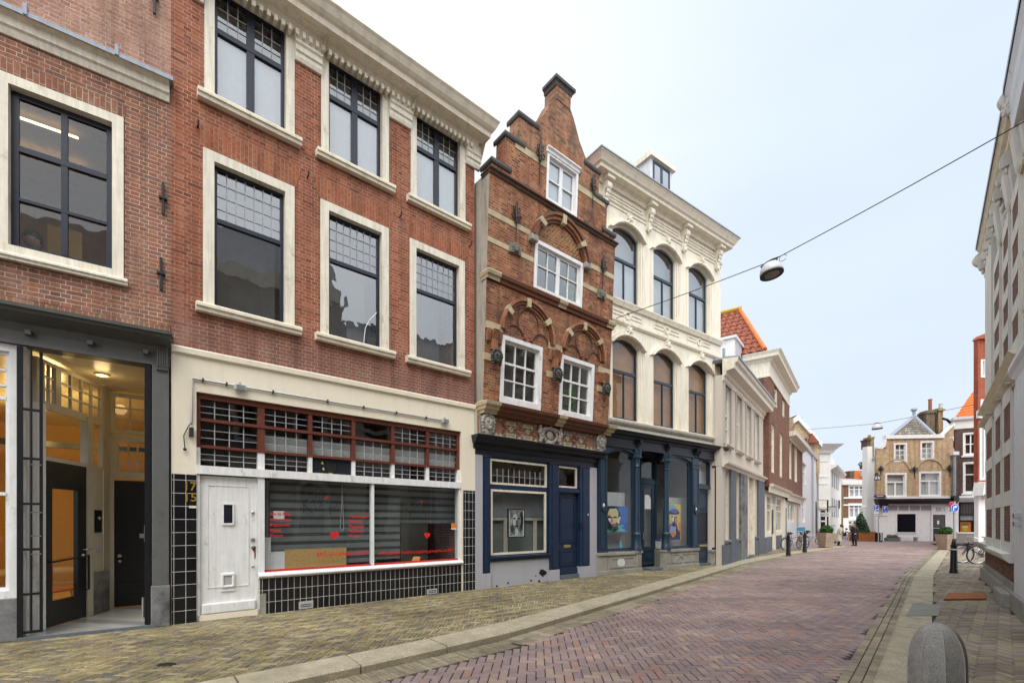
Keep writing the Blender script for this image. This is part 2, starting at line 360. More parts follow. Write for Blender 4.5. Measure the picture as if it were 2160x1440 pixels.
def stripes(name, a, b, period, duty=.5, rough=.6, axis=2, wob=0.0):
    m, nt, p = _new(name); tc = N(nt, 'TexCoord').outputs['Object']; sx = N(nt, 'SeparateXYZ'); nt.links.new(tc, sx.inputs[0])
    d = N(nt, 'Math', operation='DIVIDE'); nt.links.new(sx.outputs[axis], d.inputs[0]); d.inputs[1].default_value = period
    fr = N(nt, 'Math', operation='FRACT'); nt.links.new(d.outputs[0], fr.inputs[0]); lt = N(nt, 'Math', operation='LESS_THAN'); nt.links.new(fr.outputs[0], lt.inputs[0]); lt.inputs[1].default_value = duty
    c = mixc(nt, 'MIX', lt.outputs[0], b, a)
    c = mixc(nt, 'MULTIPLY', 1.0, c, ramp(nt, noise(nt, tc, 2.5, 4), [(.3, g(.75)), (.7, g(1.1))]))
    nt.links.new(c, p.inputs['Base Color']); p.inputs['Roughness'].default_value = rough; return m
def patchy(name, cols, scale=8, rough=.7, detail=5, const=False, bm=.2, spec=.3):
    m, nt, p = _new(name); tc = N(nt, 'TexCoord').outputs['Object']; k = len(cols)
    c = ramp(nt, noise(nt, tc, scale, detail, .65), [(.3 + .4*i/(k-1), q) for i, q in enumerate(cols)], const)
    nt.links.new(c, p.inputs['Base Color']); inp(p, {'Roughness': rough, 'Specular IOR Level': spec}); bump(nt, p, noise(nt, tc, scale*5, 4), bm, .01); return m
def leaf(name, cols):
    m, nt, p = _new(name); ge = N(nt, 'NewGeometry'); k = len(cols)
    c = ramp(nt, ge.outputs['Random Per Island'], [(i / (k-1), q) for i, q in enumerate(cols)])
    nt.links.new(c, p.inputs['Base Color']); inp(p, {'Roughness': .5, 'Specular IOR Level': .35}); return m
def emit(name, col, s):
    m, nt, p = _new(name); inp(p, {'Base Color': c4(col), 'Emission Color': c4(col), 'Emission Strength': s}); return m
def plain(name, col, rough=.5, metal=0.0, spec=.5):
    return paint(name, col, rough, .08, .05, 0.0, 8, spec, metal)

M = {}
M['trim'] = paint('cream_paint', (.80, .745, .61), .5, .10, .20, .06)
M['trim_grey'] = plaster('weathered_cream_paint', (.76, .70, .565), .1, 60, .2, (.3, .27, .2))
M['white'] = paint('white_paint', (.82, .82, .81), .4, .07, .13, .03)
M['whitegrey'] = paint('pale_grey_paint', (.66, .68, .71), .45, .08, .1, .03)
M['navy'] = paint('navy_sash_paint', (.018, .022, .04), .35, .2, .1, .03)
M['brick2'] = brick('red_brick', [(.20, .062, .04), (.33, .10, .055), (.38, .125, .065), (.27, .085, .052), (.43, .16, .085)], (.45, .33, .23), low=(4.6, 5.6, (.22, .105, .095)), dirt=.12)
M['brick1'] = brick('brown_red_brick', [(.20, .095, .07), (.31, .135, .085), (.27, .115, .08), (.36, .15, .085), (.22, .12, .095)], (.55, .45, .35), dirt=.15)
M['brick1p'] = brick('pale_pink_brick', [(.38, .20, .14), (.45, .25, .18), (.33, .17, .12), (.42, .22, .17)], (.5, .42, .34), dirt=.12)
M['brick3'] = brick('orange_old_brick', [(.12, .05, .035), (.29, .10, .052), (.36, .13, .06), (.22, .075, .045), (.46, .20, .10), (.14, .06, .045)], (.42, .31, .2), dirt=.5, dcol=(.085, .055, .045), dscale=1.1)
M['brick3b'] = brick('weathered_gable_brick', [(.13, .075, .055), (.34, .14, .075), (.42, .2, .11), (.2, .11, .08)], (.36, .29, .2), dirt=.6, dcol=(.10, .085, .06), dscale=1.8)
M['brick6'] = brick('brown_brick', [(.20, .085, .055), (.26, .11, .065), (.16, .07, .05), (.29, .13, .08)], (.26, .2, .15), dirt=.15)
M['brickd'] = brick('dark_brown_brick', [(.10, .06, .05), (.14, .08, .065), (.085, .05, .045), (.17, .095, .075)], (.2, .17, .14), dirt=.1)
M['brickR'] = brick('right_row_brick', [(.16, .075, .05), (.24, .11, .07), (.12, .06, .045), (.28, .14, .09)], (.3, .24, .18), dirt=.2)
M['brickred'] = brick('bright_red_brick', [(.36, .085, .045), (.42, .10, .05), (.3, .07, .04)], (.35, .2, .14), dirt=.1)
M['brickE'] = brick('yellow_old_brick', [(.52, .38, .21), (.60, .46, .27), (.44, .31, .18), (.54, .33, .19), (.62, .50, .33)], (.56, .49, .36), dirt=.5, dcol=(.40, .17, .09), dscale=.9, cross=False)
M['strek'] = brick('red_arch_brick', [(.34, .105, .055), (.40, .135, .07), (.29, .09, .05)], (.42, .3, .2), vertical=True, dirt=.08, mort=.009)
M['strek1'] = brick('brown_soldier_brick', [(.27, .115, .075), (.34, .15, .09), (.22, .095, .07)], (.5, .4, .3), vertical=True, cross=False, dirt=.1)
M['strek3'] = brick('orange_arch_brick', [(.36, .12, .055), (.42, .16, .07), (.24, .085, .05)], (.4, .3, .2), vertical=True, dirt=.3, dcol=(.08, .055, .045))
M['plaster2'] = plaster('cream_render', (.80, .735, .585), .5, 60, .10, (.5, .43, .32))
M['cream4'] = plaster('cream_stucco', (.78, .73, .61), .12, 50, .22, (.42, .37, .28))
M['beige5'] = plaster('beige_render', (.56, .505, .43), .2, 60, .12, (.35, .3, .25))
M['beige5d'] = plaster('beige_surround', (.48, .425, .355), .15, 60, .12, (.3, .26, .2))
M['white8'] = plaster('white_render', (.72, .73, .76), .15, 40, .15, (.4, .41, .43))
M['white9'] = plaster('clean_white_render', (.78, .77, .74), .1, 40, .2, (.46, .44, .4))
M['whiteR'] = plaster('grey_white_stone_paint', (.70, .685, .64), .12, 40, .22, (.4, .38, .33))
M['grey_side'] = plaster('grey_cement_render', (.42, .39, .33), .4, 40, .5, (.2, .18, .15))
M['lilac'] = plaster('lilac_grey_render', (.40, .395, .43), .15, 60, .12, (.25, .25, .27))
M['greyshop'] = paint('grey_shop_paint', (.115, .117, .113), .5, .12, .1, .05)
M['black'] = paint('black_paint', (.010, .011, .013), .35, .3, .1, .04)
M['iron'] = paint('wrought_iron', (.012, .012, .014), .5, .3, .1, .2, 20)
M['bluestone'] = stone('grey_base_stone', (.21, .21, .21), .35, 6, .2, .75, (.03, .03, .032), .95)
M['plinth4'] = stone('grey_sandstone', (.33, .315, .275), .25, 7, .2, .8, (.12, .11, .09), .5)
M['plinthblue'] = stone('dark_bluestone', (.13, .145, .165), .2, 7, .15, .7, (.07, .075, .08), .4)
M['blue3'] = paint('navy_shop_paint', (.015, .030, .068), .35, .2, .12, .03)
M['blue4'] = paint('slate_blue_paint', (.022, .045, .075), .35, .2, .12, .03)
M['black4'] = paint('black_blue_paint', (.012, .016, .024), .38, .2, .1, .03)
M['brownframe'] = paint('oxblood_frame_paint', (.15, .042, .025), .45, .2, .15, .04)
M['sandstone'] = stone('yellow_sandstone', (.50, .42, .27), .2, 6, .2, .85, (.16, .12, .08), .5)
M['carve'] = stone('carved_grey_stone', (.36, .33, .285), .25, 9, .25, .85, (.12, .11, .10), .7)
M['carved'] = stone('carved_dark_stone', (.07, .065, .06), .4, 9, .3, .7)
M['brownstone'] = paint('brown_moulded_brick', (.17, .062, .028), .6, .35, .2, .15, 12)
M['darkcap'] = stone('dark_lead_cap', (.075, .075, .07), .3, 6, .2, .55)
M['lead'] = paint('zinc_lead', (.30, .34, .40), .45, .15, .15, .05, 5, .5)
M['roofing'] = patchy('dark_roofing', [(.06, .06, .065), (.1, .1, .105)], 4)
M['oranget'] = patchy('orange_pantiles', [(.50, .13, .035), (.62, .19, .05), (.40, .10, .035)], 5, .65)
M['redt'] = patchy('red_pantiles', [(.22, .065, .035), (.30, .09, .045), (.18, .055, .035), (.33, .12, .05)], 6, .65)
M['slate'] = patchy('grey_slate', [(.22, .20, .18), (.32, .30, .27), (.18, .17, .16)], 5, .7)
M['slated'] = patchy('dark_slate', [(.11, .11, .12), (.17, .17, .185)], 4, .6)
M['lichen'] = patchy('yellow_lichen', [(.35, .22, .03), (.5, .35, .05), (.25, .13, .05)], 14)
M['glass'] = glass('window_glass', base=.07, power=3.4)
M['glassup'] = glass('upper_window_glass', base=.16, k=1.0, power=2.6, wav=.012)
M['glassold'] = glass('old_wavy_glass', base=.20, wav=.014, k=1.0, power=2.4, ws=1.7)
M['glass4'] = glass('cream_house_glass', base=.05, k=.55, power=3.0)
M['glassdisp'] = glass('display_glass', base=.035, wav=.01, k=.6, power=3.6)
M['glassshop'] = glass('shop_glass', base=.055, wav=.012, k=.9, power=3.6)
M['leadcame'] = plain('lead_came', (.36, .38, .41), .5)
M['leaddark'] = plain('dark_lead_came', (.25, .26, .28), .5)
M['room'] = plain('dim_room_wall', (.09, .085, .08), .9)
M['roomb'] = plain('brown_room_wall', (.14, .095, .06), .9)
M['frost'] = plain('pale_grey_blind', (.46, .47, .50), .8)
M['greycurt'] = plain('grey_curtain', (.30, .30, .31), .9)
M['whitecurt'] = plain('white_curtain', (.62, .63, .60), .9)
M['woodblind'] = stripes('wooden_slat_blind', (.52, .25, .085), (.32, .145, .05), .035, .7)
M['venetian'] = stripes('pale_venetian_blind', (.50, .49, .47), (.28, .27, .27), .05, .65)
M['duoblind'] = stripes('grey_duo_roller_blind', (.175, .19, .19), (.045, .05, .05), .155, .6)
M['osb'] = patchy('chipboard', [(.42, .25, .09), (.58, .38, .15), (.50, .31, .12), (.36, .2, .07)], 30, .8, 3)
M['btile'] = tiles_mat('black_glazed_tile', (.009, .009, .011), (.50, .49, .46), .103, .207)
M['btile2'] = tiles_mat('black_square_glazed_tile', (.009, .009, .011), (.50, .49, .46), .152, .205)
M['gold'] = plain('gold_lettering', (.55, .36, .06), .35, .6)
M['red'] = plain('red_lettering', (.70, .012, .01), .5)
M['redline'] = plain('red_trim', (.55, .02, .015), .5)
M['blacklet'] = plain('black_lettering', (.004, .004, .005), .6)
M['steel'] = plain('brushed_steel', (.55, .55, .55), .3, .9)
M['brass'] = plain('worn_brass', (.45, .36, .2), .4, .7)
M['plastic_grey'] = plain('grey_plastic', (.45, .46, .47), .5)
M['plastic_white'] = plain('white_plastic', (.8, .8, .79), .4)
M['orangeplastic'] = plain('orange_plastic', (.75, .22, .02), .4)
M['redchair'] = plain('orange_red_chair', (.62, .11, .03), .45)
M['tabletop'] = plain('beech_table', (.55, .36, .15), .4)
M['warmwall'] = plain('ochre_wall', (.70, .42, .10), .8)
M['porchceil'] = paint('cream_porch_ceiling', (.70, .62, .44), .3, .05, .03)
M['floortile'] = tiles_mat('pale_floor_tile', (.42, .42, .40), (.1, .1, .09), .3, .3)
M['pole'] = plain('galvanised_pole', (.42, .43, .44), .45, .5)
M['kerb'] = stone('granite_kerb', (.38, .335, .245), .22, 4, .4, .85, (.16, .15, .085), .55, .6)
M['bollardstone'] = stone('hardstone', (.31, .30, .275), .35, 5, .35, .85, (.12, .118, .105), .8, .3)
M['cable'] = plain('black_cable', (.02, .02, .022), .6)
M['lampgrey'] = plain('lamp_grey', (.55, .56, .57), .35)
M['rust'] = patchy('rusty_steel', [(.20, .065, .02), (.30, .11, .03), (.14, .045, .02)], 7, .75)
M['wood'] = stripes('planter_boards', (.36, .26, .19), (.24, .17, .12), .2, .93, .7)
M['bush'] = leaf('box_leaves', [(.02, .07, .012), (.045, .13, .02), (.03, .10, .015)])
M['conifer'] = leaf('conifer_leaves', [(.012, .035, .015), (.03, .075, .03), (.05, .10, .05)])
M['houseplant'] = leaf('house_plant_leaves', [(.06, .2, .02), (.12, .34, .04), (.04, .13, .02)])
M['weed'] = leaf('weed_leaves', [(.06, .2, .02), (.1, .28, .03)])
M['signblue'] = plain('sign_blue', (.01, .09, .55), .4)
M['signnavy'] = plain('street_sign_navy', (.01, .03, .13), .4)
M['signwhite'] = plain('sign_white', (.8, .8, .82), .4)
M['signred'] = plain('sign_red', (.55, .02, .02), .4)
M['bark'] = stone('bark', (.09, .06, .04), .3, 20, .4)
M['soil'] = plain('soil', (.03, .02, .015), .95)
M['tyre'] = plain('tyre_rubber', (.012, .012, .012), .7)
M['rim'] = plain('bright_rim', (.6, .6, .6), .3, .7)
M['skin'] = plain('skin', (.52, .30, .22), .5)
M['hair'] = plain('dark_hair', (.02, .013, .01), .6)
M['p_mid'] = plain('grey_green_panel', (.22, .25, .23), .7)
# ------------------------------------------------------------------ sky, sun
w = bpy.data.worlds.new('World'); sc.world = w; w.use_nodes = True; nt = w.node_tree
bg = nt.nodes['Background']; SUN_EL, SUN_AZ = R(56), R(190)
sky = N(nt, 'TexSky', sky_type='NISHITA', sun_disc=False, sun_elevation=SUN_EL, sun_rotation=SUN_AZ, air_density=1.4, dust_density=4.0)
tcw = N(nt, 'TexCoord').outputs['Generated']
def wdot(v):
    d = N(nt, 'VectorMath', operation='DOT_PRODUCT'); nt.links.new(tcw, d.inputs[0]); d.inputs[1].default_value = Vector(v).normalized(); return d.outputs['Value']
def mrange(x, a, b, c, d_):
    r = N(nt, 'MapRange', interpolation_type='SMOOTHSTEP'); nt.links.new(x, r.inputs[0])
    for i, q in enumerate((a, b, c, d_)): r.inputs[i+1].default_value = q
    return r.outputs[0]
cl = mixc(nt, 'MIX', mrange(wdot((-.55, .55, .62)), .45, 1.0, 0, 1), (.625, .71, .83), (.87, .90, .94))    # overcast: paler towards the left
cl = mixc(nt, 'MIX', mrange(wdot((0, 0, 1)), .0, .25, 1, 0), cl, (.63, .685, .765))
cl = mixc(nt, 'MIX', mrange(wdot((.2, -.8, .55)), .05, .8, 0, 1), cl, (.70, .72, .75))
over = N(nt, 'Math', operation='MULTIPLY'); nt.links.new(mrange(wdot((.15, -.75, .75)), .15, 1.0, 1.0, 2.6), over.inputs[0]); over.inputs[1].default_value = 1.0
cl2 = N(nt, 'VectorMath', operation='SCALE'); nt.links.new(cl, cl2.inputs[0]); nt.links.new(over.outputs[0], cl2.inputs['Scale'])
sk = N(nt, 'VectorMath', operation='SCALE'); nt.links.new(sky.outputs[0], sk.inputs[0]); sk.inputs['Scale'].default_value = .012
ad = N(nt, 'VectorMath', operation='ADD'); nt.links.new(cl2.outputs[0], ad.inputs[0]); nt.links.new(sk.outputs[0], ad.inputs[1])
nz = noise(nt, mapped(nt, tcw, (1.5, 1.5, 4)), 1.6, 4, .5)
fin = mixc(nt, 'MULTIPLY', 1.0, ad.outputs[0], ramp(nt, nz, [(.3, g(.965)), (.7, g(1.035))]))
nt.links.new(fin, bg.inputs[0]); bg.inputs[1].default_value = .80
ld = bpy.data.lights.new('sun', 'SUN'); ld.energy = 1.5; ld.angle = R(40); ld.color = (1.0, .955, .88)
lo = bpy.data.objects.new('sun', ld); COL.objects.link(lo)
sd = Vector((math.sin(SUN_AZ) * math.cos(SUN_EL), math.cos(SUN_AZ) * math.cos(SUN_EL), math.sin(SUN_EL)))
lo.rotation_euler = sd.to_track_quat('Z', 'Y').to_euler(); lo.location = (0, 0, 30)
sc.view_settings.view_transform = 'Standard'; sc.view_settings.look = 'None'; sc.view_settings.exposure = .6; sc.view_settings.gamma = 1
sc.cycles.max_bounces = 8; sc.cycles.transparent_max_bounces = 12; sc.cycles.diffuse_bounces = 4; sc.cycles.caustics_reflective = False; sc.cycles.caustics_refractive = False

# ------------------------------------------------------------------ ground
def inside(p, poly):
    x, y = p; c = False; n = len(poly)
    for i in range(n):
        x0, y0 = poly[i][:2]; x1, y1 = poly[i-1][:2]
        if (y0 > y) != (y1 > y) and x < (x1-x0)*(y-y0)/(y1-y0) + x0: c = not c
    return c
kin_px = [(428, 1438), (600, 1407), (1000, 1327), (1376, 1229), (1537, 1186), (1644, 1166), (1768, 1150.5)]
kin = [gpt(*p) for p in kin_px]; kin = [kin[0] + (kin[0] - kin[1]).normalized() * 9] + kin
def offset(line, d):
    out = []
    for i, p in enumerate(line):
        t = (line[min(i+1, len(line)-1)] - line[max(i-1, 0)]).normalized(); out.append(p + Vector((t.y, -t.x, 0)) * d)
    return out
KW = .50
kout = offset(kin, KW)
rk = [gpt(1840, 1440), gpt(1930, 1210), gpt(1988, 1151)]
rk = [rk[0] + (rk[0] - rk[1]).normalized() * 9] + rk
rkin = offset(rk, .42)
RZ = -.09      # road level below the pavements
facl = [(-13, 3.2), gpt(-150, 1369), gpt(361, 1317), gpt(1001, 1243), gpt(1260, 1214), gpt(1520, 1191), gpt(1612, 1165.6), gpt(1655, 1153), gpt(1722, 1134)]
facl = [Vector((p[0], p[1], 0)) for p in facl]
frx = [gpt(2131, 1282) + (gpt(2131, 1282) - gpt(2067, 1217)).normalized() * 14, gpt(2131, 1282), gpt(2067, 1217), gpt(2067, 1217) + Vector((14.5, 13.5, 0))]

M['pavebase'] = patchy('mossy_joint_sand', [(.025, .03, .012), (.05, .048, .03), (.03, .055, .012)], 7, .95)
M['roadbase'] = patchy('dark_joint_sand', [(.022, .02, .018), (.045, .04, .035), (.03, .034, .02)], 5, .95)
M['pavers'] = island('yellow_clinkers', [(.28, .235, .12), (.33, .28, .15), (.24, .205, .125), (.30, .245, .13), (.215, .175, .13), (.37, .32, .185), (.27, .21, .105), (.19, .165, .135)], .8, (.16, .175, .045))
M['paversr'] = island('mixed_clinkers', [(.33, .275, .19), (.28, .235, .205), (.37, .31, .20), (.26, .22, .195), (.31, .25, .215), (.40, .345, .22)], .8, (.2, .19, .09))
M['setts'] = island('mauve_road_bricks', [(0.308, 0.222, 0.209), (0.279, 0.206, 0.204), (0.331, 0.237, 0.214), (0.285, 0.217, 0.214), (0.314, 0.222, 0.204), (0.251, 0.196, 0.198), (0.353, 0.258, 0.224), (0.296, 0.217, 0.204), (0.325, 0.243, 0.219), (0.274, 0.206, 0.198), (0.353, 0.212, 0.172), (0.285, 0.212, 0.209), (0.376, 0.284, 0.219), (0.302, 0.222, 0.209)], .7, None, .3, .8)
M['gutter'] = island('pale_gutter_bricks', [(.33, .28, .19), (.29, .25, .18), (.36, .31, .21), (.26, .22, .16)], .8, (.2, .18, .1))
M['farbrick'] = patchy('far_road_bricks', [(.20, .155, .15), (.25, .19, .18), (.22, .165, .16)], 1.2, .75, 6, False, .05)

def rz(y): return RZ*(1 - max(0.0, min(1.0, (y - 15)/14)))
def bricks(mb, P, ang, L, W, gap, tests, zt, jit=.0025, origin=(0, 0), tilt=.006, bev=.004):
    n = max(2, round(L / W)); L = n * W; c, s = math.cos(ang), math.sin(ang)
    xs = [p[0] for p in P]; ys = [p[1] for p in P]
    cor = [((x - origin[0])*c + (y - origin[1])*s, -(x - origin[0])*s + (y - origin[1])*c) for x in (min(xs), max(xs)) for y in (min(ys), max(ys))]
    y0 = int(min(q[1] for q in cor)/W) - n - 1; y1 = int(max(q[1] for q in cor)/W) + n + 1; x0 = min(q[0] for q in cor)/W; x1 = max(q[0] for q in cor)/W
    for t in range(y0, y1):
        k0 = int((x0 - t) / (2*n)) - 2; k1 = int((x1 - t) / (2*n)) + 2
        for k in range(k0, k1):
            for (a, b, la, lb) in ((t + 2*n*k, t, n, 1), (t - 1 + 2*n*k, t, 1, n)):
                cx_, cy_ = (a + la/2)*W, (b + lb/2)*W; wx, wy = origin[0] + cx_*c - cy_*s, origin[1] + cx_*s + cy_*c
                if not all(f(wx, wy) for f in tests): continue
                hx, hy = la*W/2 - gap/2 - random.random()*.0015, lb*W/2 - gap/2 - random.random()*.0015
                r_ = random.gauss(0, .008); c2, s2 = math.cos(ang + r_), math.sin(ang + r_)
                tx, ty = random.gauss(0, tilt), random.gauss(0, tilt); z = (zt(wy) if callable(zt) else zt) + random.uniform(-jit, jit)
                vs = []
                for (e, dz) in ((bev, 0), (0, -bev), (0, -.022)):
                    for (qx, qy) in ((-hx+e, -hy+e), (hx-e, -hy+e), (hx-e, hy-e), (-hx+e, hy-e)):
                        vs.append((wx + qx*c2 - qy*s2, wy + qx*s2 + qy*c2, z + dz + qx*tx + qy*ty))
                mb.add(vs, [(0,1,2,3), (4,5,1,0), (5,6,2,1), (6,7,3,2), (7,4,0,3), (8,9,5,4), (9,10,6,5), (10,11,7,6), (11,8,4,7)])
def seen(x, y): return y > 1.2 and -1.16 < x / y < 1.16
def strip(a, b): return list(a) + list(b)[::-1]
# base sheets
MB().poly([(-400, -120, RZ-.03), (400, -120, RZ-.03), (400, 900, RZ-.03), (-400, 900, RZ-.03)]).build('ground', M['farbrick'], normals=False)['kind'] = 'structure'
def sheet(name, line_a, line_b, z, mat):
    m = MB(); n = min(len(line_a), len(line_b))
    for i in range(n - 1): m.poly([(*line_a[i][:2], z), (*line_a[i+1][:2], z), (*line_b[i+1][:2], z), (*line_b[i][:2], z)])
    return m
# left pavement
PL = strip(kin, [p + Vector((-.4, .4, 0)) for p in facl])
base = MB(); base.vprism([(p.x, p.y) for p in PL], -.3, -.012)
o = base.build('pavement_bed', M['pavebase'], normals=True); o['kind'] = 'structure'
m = MB(); bricks(m, [(p.x, p.y) for p in PL if p.y < 34], R(-5), .20, .05, .007, [seen, lambda x, y: y < 27 and inside((x, y), PL)], 0.0, .004, (kin[1].x, kin[1].y), .012, .006)
m.build('left_pavement', M['pavers'], normals=False)['kind'] = 'structure'
farp = [p for p in PL if p.y > 26]
m = MB(); m.vprism([(p.x, p.y) for p in [kin[-2], kin[-1], facl[-1], facl[-3]]], -.3, -.002); m.build('far_left_pavement', M['farbrick'])['kind'] = 'structure'
# kerbs
def kerb(name, line_in, line_out, ztop, zlow, step, mat):
    m = MB()
    def walk(line):
        ds = [0]
        for a, b in zip(line, line[1:]): ds.append(ds[-1] + (b - a).length)
        def f(t):
            s_ = t * ds[-1]
            for i in range(len(line) - 1):
                if s_ <= ds[i+1] + 1e-6: return line[i].lerp(line[i+1], (s_ - ds[i]) / (ds[i+1] - ds[i]))
            return line[-1]
        return f, ds[-1]
    fa, la = walk(line_in); fb, lb = walk(line_out); n = int(la / step); e = .009 / la
    for k in range(n):
        t0, t1 = k/n + e, (k+1)/n - e; a0, a1, b0, b1 = fa(t0), fa(t1), fb(t0), fb(t1); z = ztop + random.uniform(-.004, .004); i_ = .03
        q0, q1 = b0.lerp(a0, i_ / KW), b1.lerp(a1, i_ / KW)
        for P_, zz in (((a0, a1, q1, q0), z),): pass
        vs = [(a0.x, a0.y, z), (a1.x, a1.y, z), (q1.x, q1.y, z), (q0.x, q0.y, z), (b0.x, b0.y, z - .022), (b1.x, b1.y, z - .022), (b0.x, b0.y, zlow), (b1.x, b1.y, zlow), (a0.x, a0.y, zlow), (a1.x, a1.y, zlow)]
        m.add(vs, [(0,1,2,3), (3,2,5,4), (4,5,7,6), (0,3,4,6,8), (1,9,7,5,2), (0,8,9,1)])
    o = m.build(name, mat); o['kind'] = 'structure'; return o
kerb('left_kerb', kin, kout, .006, -.3, 1.15, M['kerb'])
kerb('right_kerb', rkin, rk, .004, -.3, .95, M['kerb'])
# road
PR = strip(kout, rk)
PRb = strip(offset(kout, .38), offset(rk, -.30))
m = MB(); bricks(m, [(p.x, p.y) for p in PRb if p.y < 34], R(-3), .205, .1025, .009, [seen, lambda x, y: y < 30 and inside((x, y), PRb)], rz, .0035, (0, 0), .010, .006)
m.build('road', M['setts'], normals=False)['kind'] = 'structure'
def xat(line, y):
    for a_, b_ in zip(line, line[1:]):
        if y <= b_.y or b_ is line[-1]: return a_.x + (b_.x - a_.x)*(y - a_.y)/(b_.y - a_.y)
m = MB(); ys = [-3 + i for i in range(35)]
for y0_, y1_ in zip(ys, ys[1:]): m.poly([(xat(kout, y0_), y0_, rz(y0_) - .014), (xat(rk, y0_) + .05, y0_, rz(y0_) - .014), (xat(rk, y1_) + .05, y1_, rz(y1_) - .014), (xat(kout, y1_), y1_, rz(y1_) - .014)])
m.build('road_bed', M['roadbase'], normals=False)['kind'] = 'structure'
MB().poly([(p.x, p.y, -.006) for p in [Vector((xat(kout, 29.8), 29.8, 0)), kout[-1] + Vector((-6, 0, 0)), Vector((14, 47, 0)), Vector((14, 85, 0)), Vector((60, 85, 0)), Vector((60, 34, 0)), Vector((xat(rk, 29.8) + 3, 34, 0)), Vector((xat(rk, 29.8), 29.8, 0))]]).build('square', M['farbrick'], normals=False)['kind'] = 'structure'
# gutters: bricks laid across along the left kerb, two courses along the right
def gutter(line, d0, rows, L, W, along, z, name):
    m = MB()
    for r_ in range(rows):
        ln = offset(line, d0 + (r_ + .5) * (W if along else L) * (1 if d0 >= 0 else 1)); s_ = 0.0
        for a, b in zip(ln, ln[1:]):
            t = (b - a).normalized(); nrm = Vector((t.y, -t.x, 0)); st = L if along else W; q = (L/2 if r_ % 2 else 0); ll = (b - a).length
            while q < ll:
                p = a + t * (q + st/2); q += st
                if not seen(p.x, p.y) or p.y > 32: continue
                hx, hy = st/2 - .004, (W if along else L)/2 - .004; zz = rz(p.y) + .002 + random.uniform(-.003, .003); vs = []
                for e, dz in ((.004, 0), (0, -.005), (0, -.02)):
                    for x_, y_ in ((-hx+e, -hy+e), (hx-e, -hy+e), (hx-e, hy-e), (-hx+e, hy-e)): v = p + t*x_ + nrm*y_; vs.append((v.x, v.y, zz + dz))
                m.add(vs, [(0,1,2,3), (4,5,1,0), (5,6,2,1), (6,7,3,2), (7,4,0,3), (8,9,5,4), (9,10,6,5), (10,11,7,6), (11,8,4,7)])
    m.build(name, M['gutter'], normals=False)['kind'] = 'structure'
gutter(kout, .005, 2, .195, .05, False, RZ + .002, 'left_gutter')
gutter(rk, -.31, 3, .21, .1, True, RZ + .002, 'right_gutter')
# right pavement
PRP = strip(rkin + [rkin[-1] + Vector((2, 8, 0))], frx[::-1] if False else [frx[3], frx[2], frx[1], frx[0]][::-1])
m = MB(); m.vprism([(p.x, p.y) for p in PRP], -.3, -.012); m.build('right_pavement_bed', M['pavebase'])['kind'] = 'structure'
m = MB(); bricks(m, [(p.x, p.y) for p in PRP if p.y < 40], R(-2), .20, .05, .007, [seen, lambda x, y: y < 24 and inside((x, y), PRP)], 0.0, .004, (rkin[1].x, rkin[1].y), .012, .006)
m.build('right_pavement', M['paversr'], normals=False)['kind'] = 'structure'
m = MB(); m.vprism([(p.x, p.y) for p in [rkin[-2].lerp(rkin[-1], .58), rkin[-1], Vector((45, 33, 0)), frx[3], frx[2].lerp(frx[3], .55)]], -.3, -.002); m.build('far_right_pavement', M['farbrick'])['kind'] = 'structure'
def lathe_box(*a): pass
def heart(mb, u, z, s, y):
    pts = []
    for k in range(20):
        t = 2*math.pi*k/20; pts.append((u + s*.5*(16*math.sin(t)**3)/16, y, z + s*.5*(13*math.cos(t) - 5*math.cos(2*t) - 2*math.cos(3*t) - math.cos(4*t))/16))
    mb.poly(pts[::-1])
def anchor_plain(F, x, y0, y1, host_label, d=.0):
    u, z1 = F.uz(x, y0); z0 = F.Z(x, y1); p = F.world(u, 0, z0); h = z1 - z0
    r = empty('wall_anchor', p, F.rz, host_label, 'wall anchor', 'straight iron wall anchors')
    MB().box(-.018, .018, -.05, -.015, 0, h).build('bar', M['iron'], r, bevel=.004)
    MB().box(-.05, .05, -.065, .0, h*.48, h*.54).build('wedge', M['iron'], r)
    return r
# =================================================================== house 1 (far left, grey shopfront)
A1 = gpt(0, 1354); F1 = Fac(A1, gpt(361, 1317)); uL1, uR1 = F1.U(-170) - 3.6, F1.U(361)
H1 = F1.root('brick_house', 'brown brick house with a grey shopfront and a black folding gate at its porch', 'house', 'houses along the left side')
h1 = []
zc1 = F1.Z(330, 712); zf1 = F1.Z(322, 770)
# window
u0, u1, z0, z1 = F1.r(-18, 261, 137, 510, 250, 590)
u0 = F1.U(-12)
window(H1, h1, u0, u1, F1.Z(261, 592), F1.Z(261, 250), .13, M['trim'], .02, .10, M['navy'], .075,
       [('v', .5, .07, 0, 1), ('h', .655, .075, 0, 1), ('h', .31, .04, 0, 1)], glass=M['glass'], sill=(M['trim'], .09, .05, .10))
ra, rb_, rz0, rz1 = uL1 + .3, uR1 - .3, F1.Z(261, 592) - .3, F1.Z(261, 250) + .12
MB().rect(ra, rb_, rz0, rz1, 3.4).poly([(ra, .3, rz1), (rb_, .3, rz1), (rb_, 3.4, rz1), (ra, 3.4, rz1)]).poly([(ra, .3, rz0), (rb_, .3, rz0), (rb_, 3.4, rz0), (ra, 3.4, rz0)]).rect(ra, ra, rz0, rz1, 1).poly([(rb_, .3, rz0), (rb_, 3.4, rz0), (rb_, 3.4, rz1), (rb_, .3, rz1)]).build('upper_room', paint('amber_room_wall', (.5, .33, .14), .9), H1, normals=False)
M['strip'] = emit('lit_strip_lamp', (1, .82, .5), 1.6)
for q in (.9, 1.7): MB().box(rb_ - 2.9, rb_ - .9, q, q + .03, rz1 - .10, rz1 - .075).build('strip_lamp', M['strip'], H1)
MB().box(uR1 - 1.6, uR1 - 1.2, 1.2, 1.6, rz0, rz0 + 1.4).build('yellow_cabinet', M['warmwall'], H1)
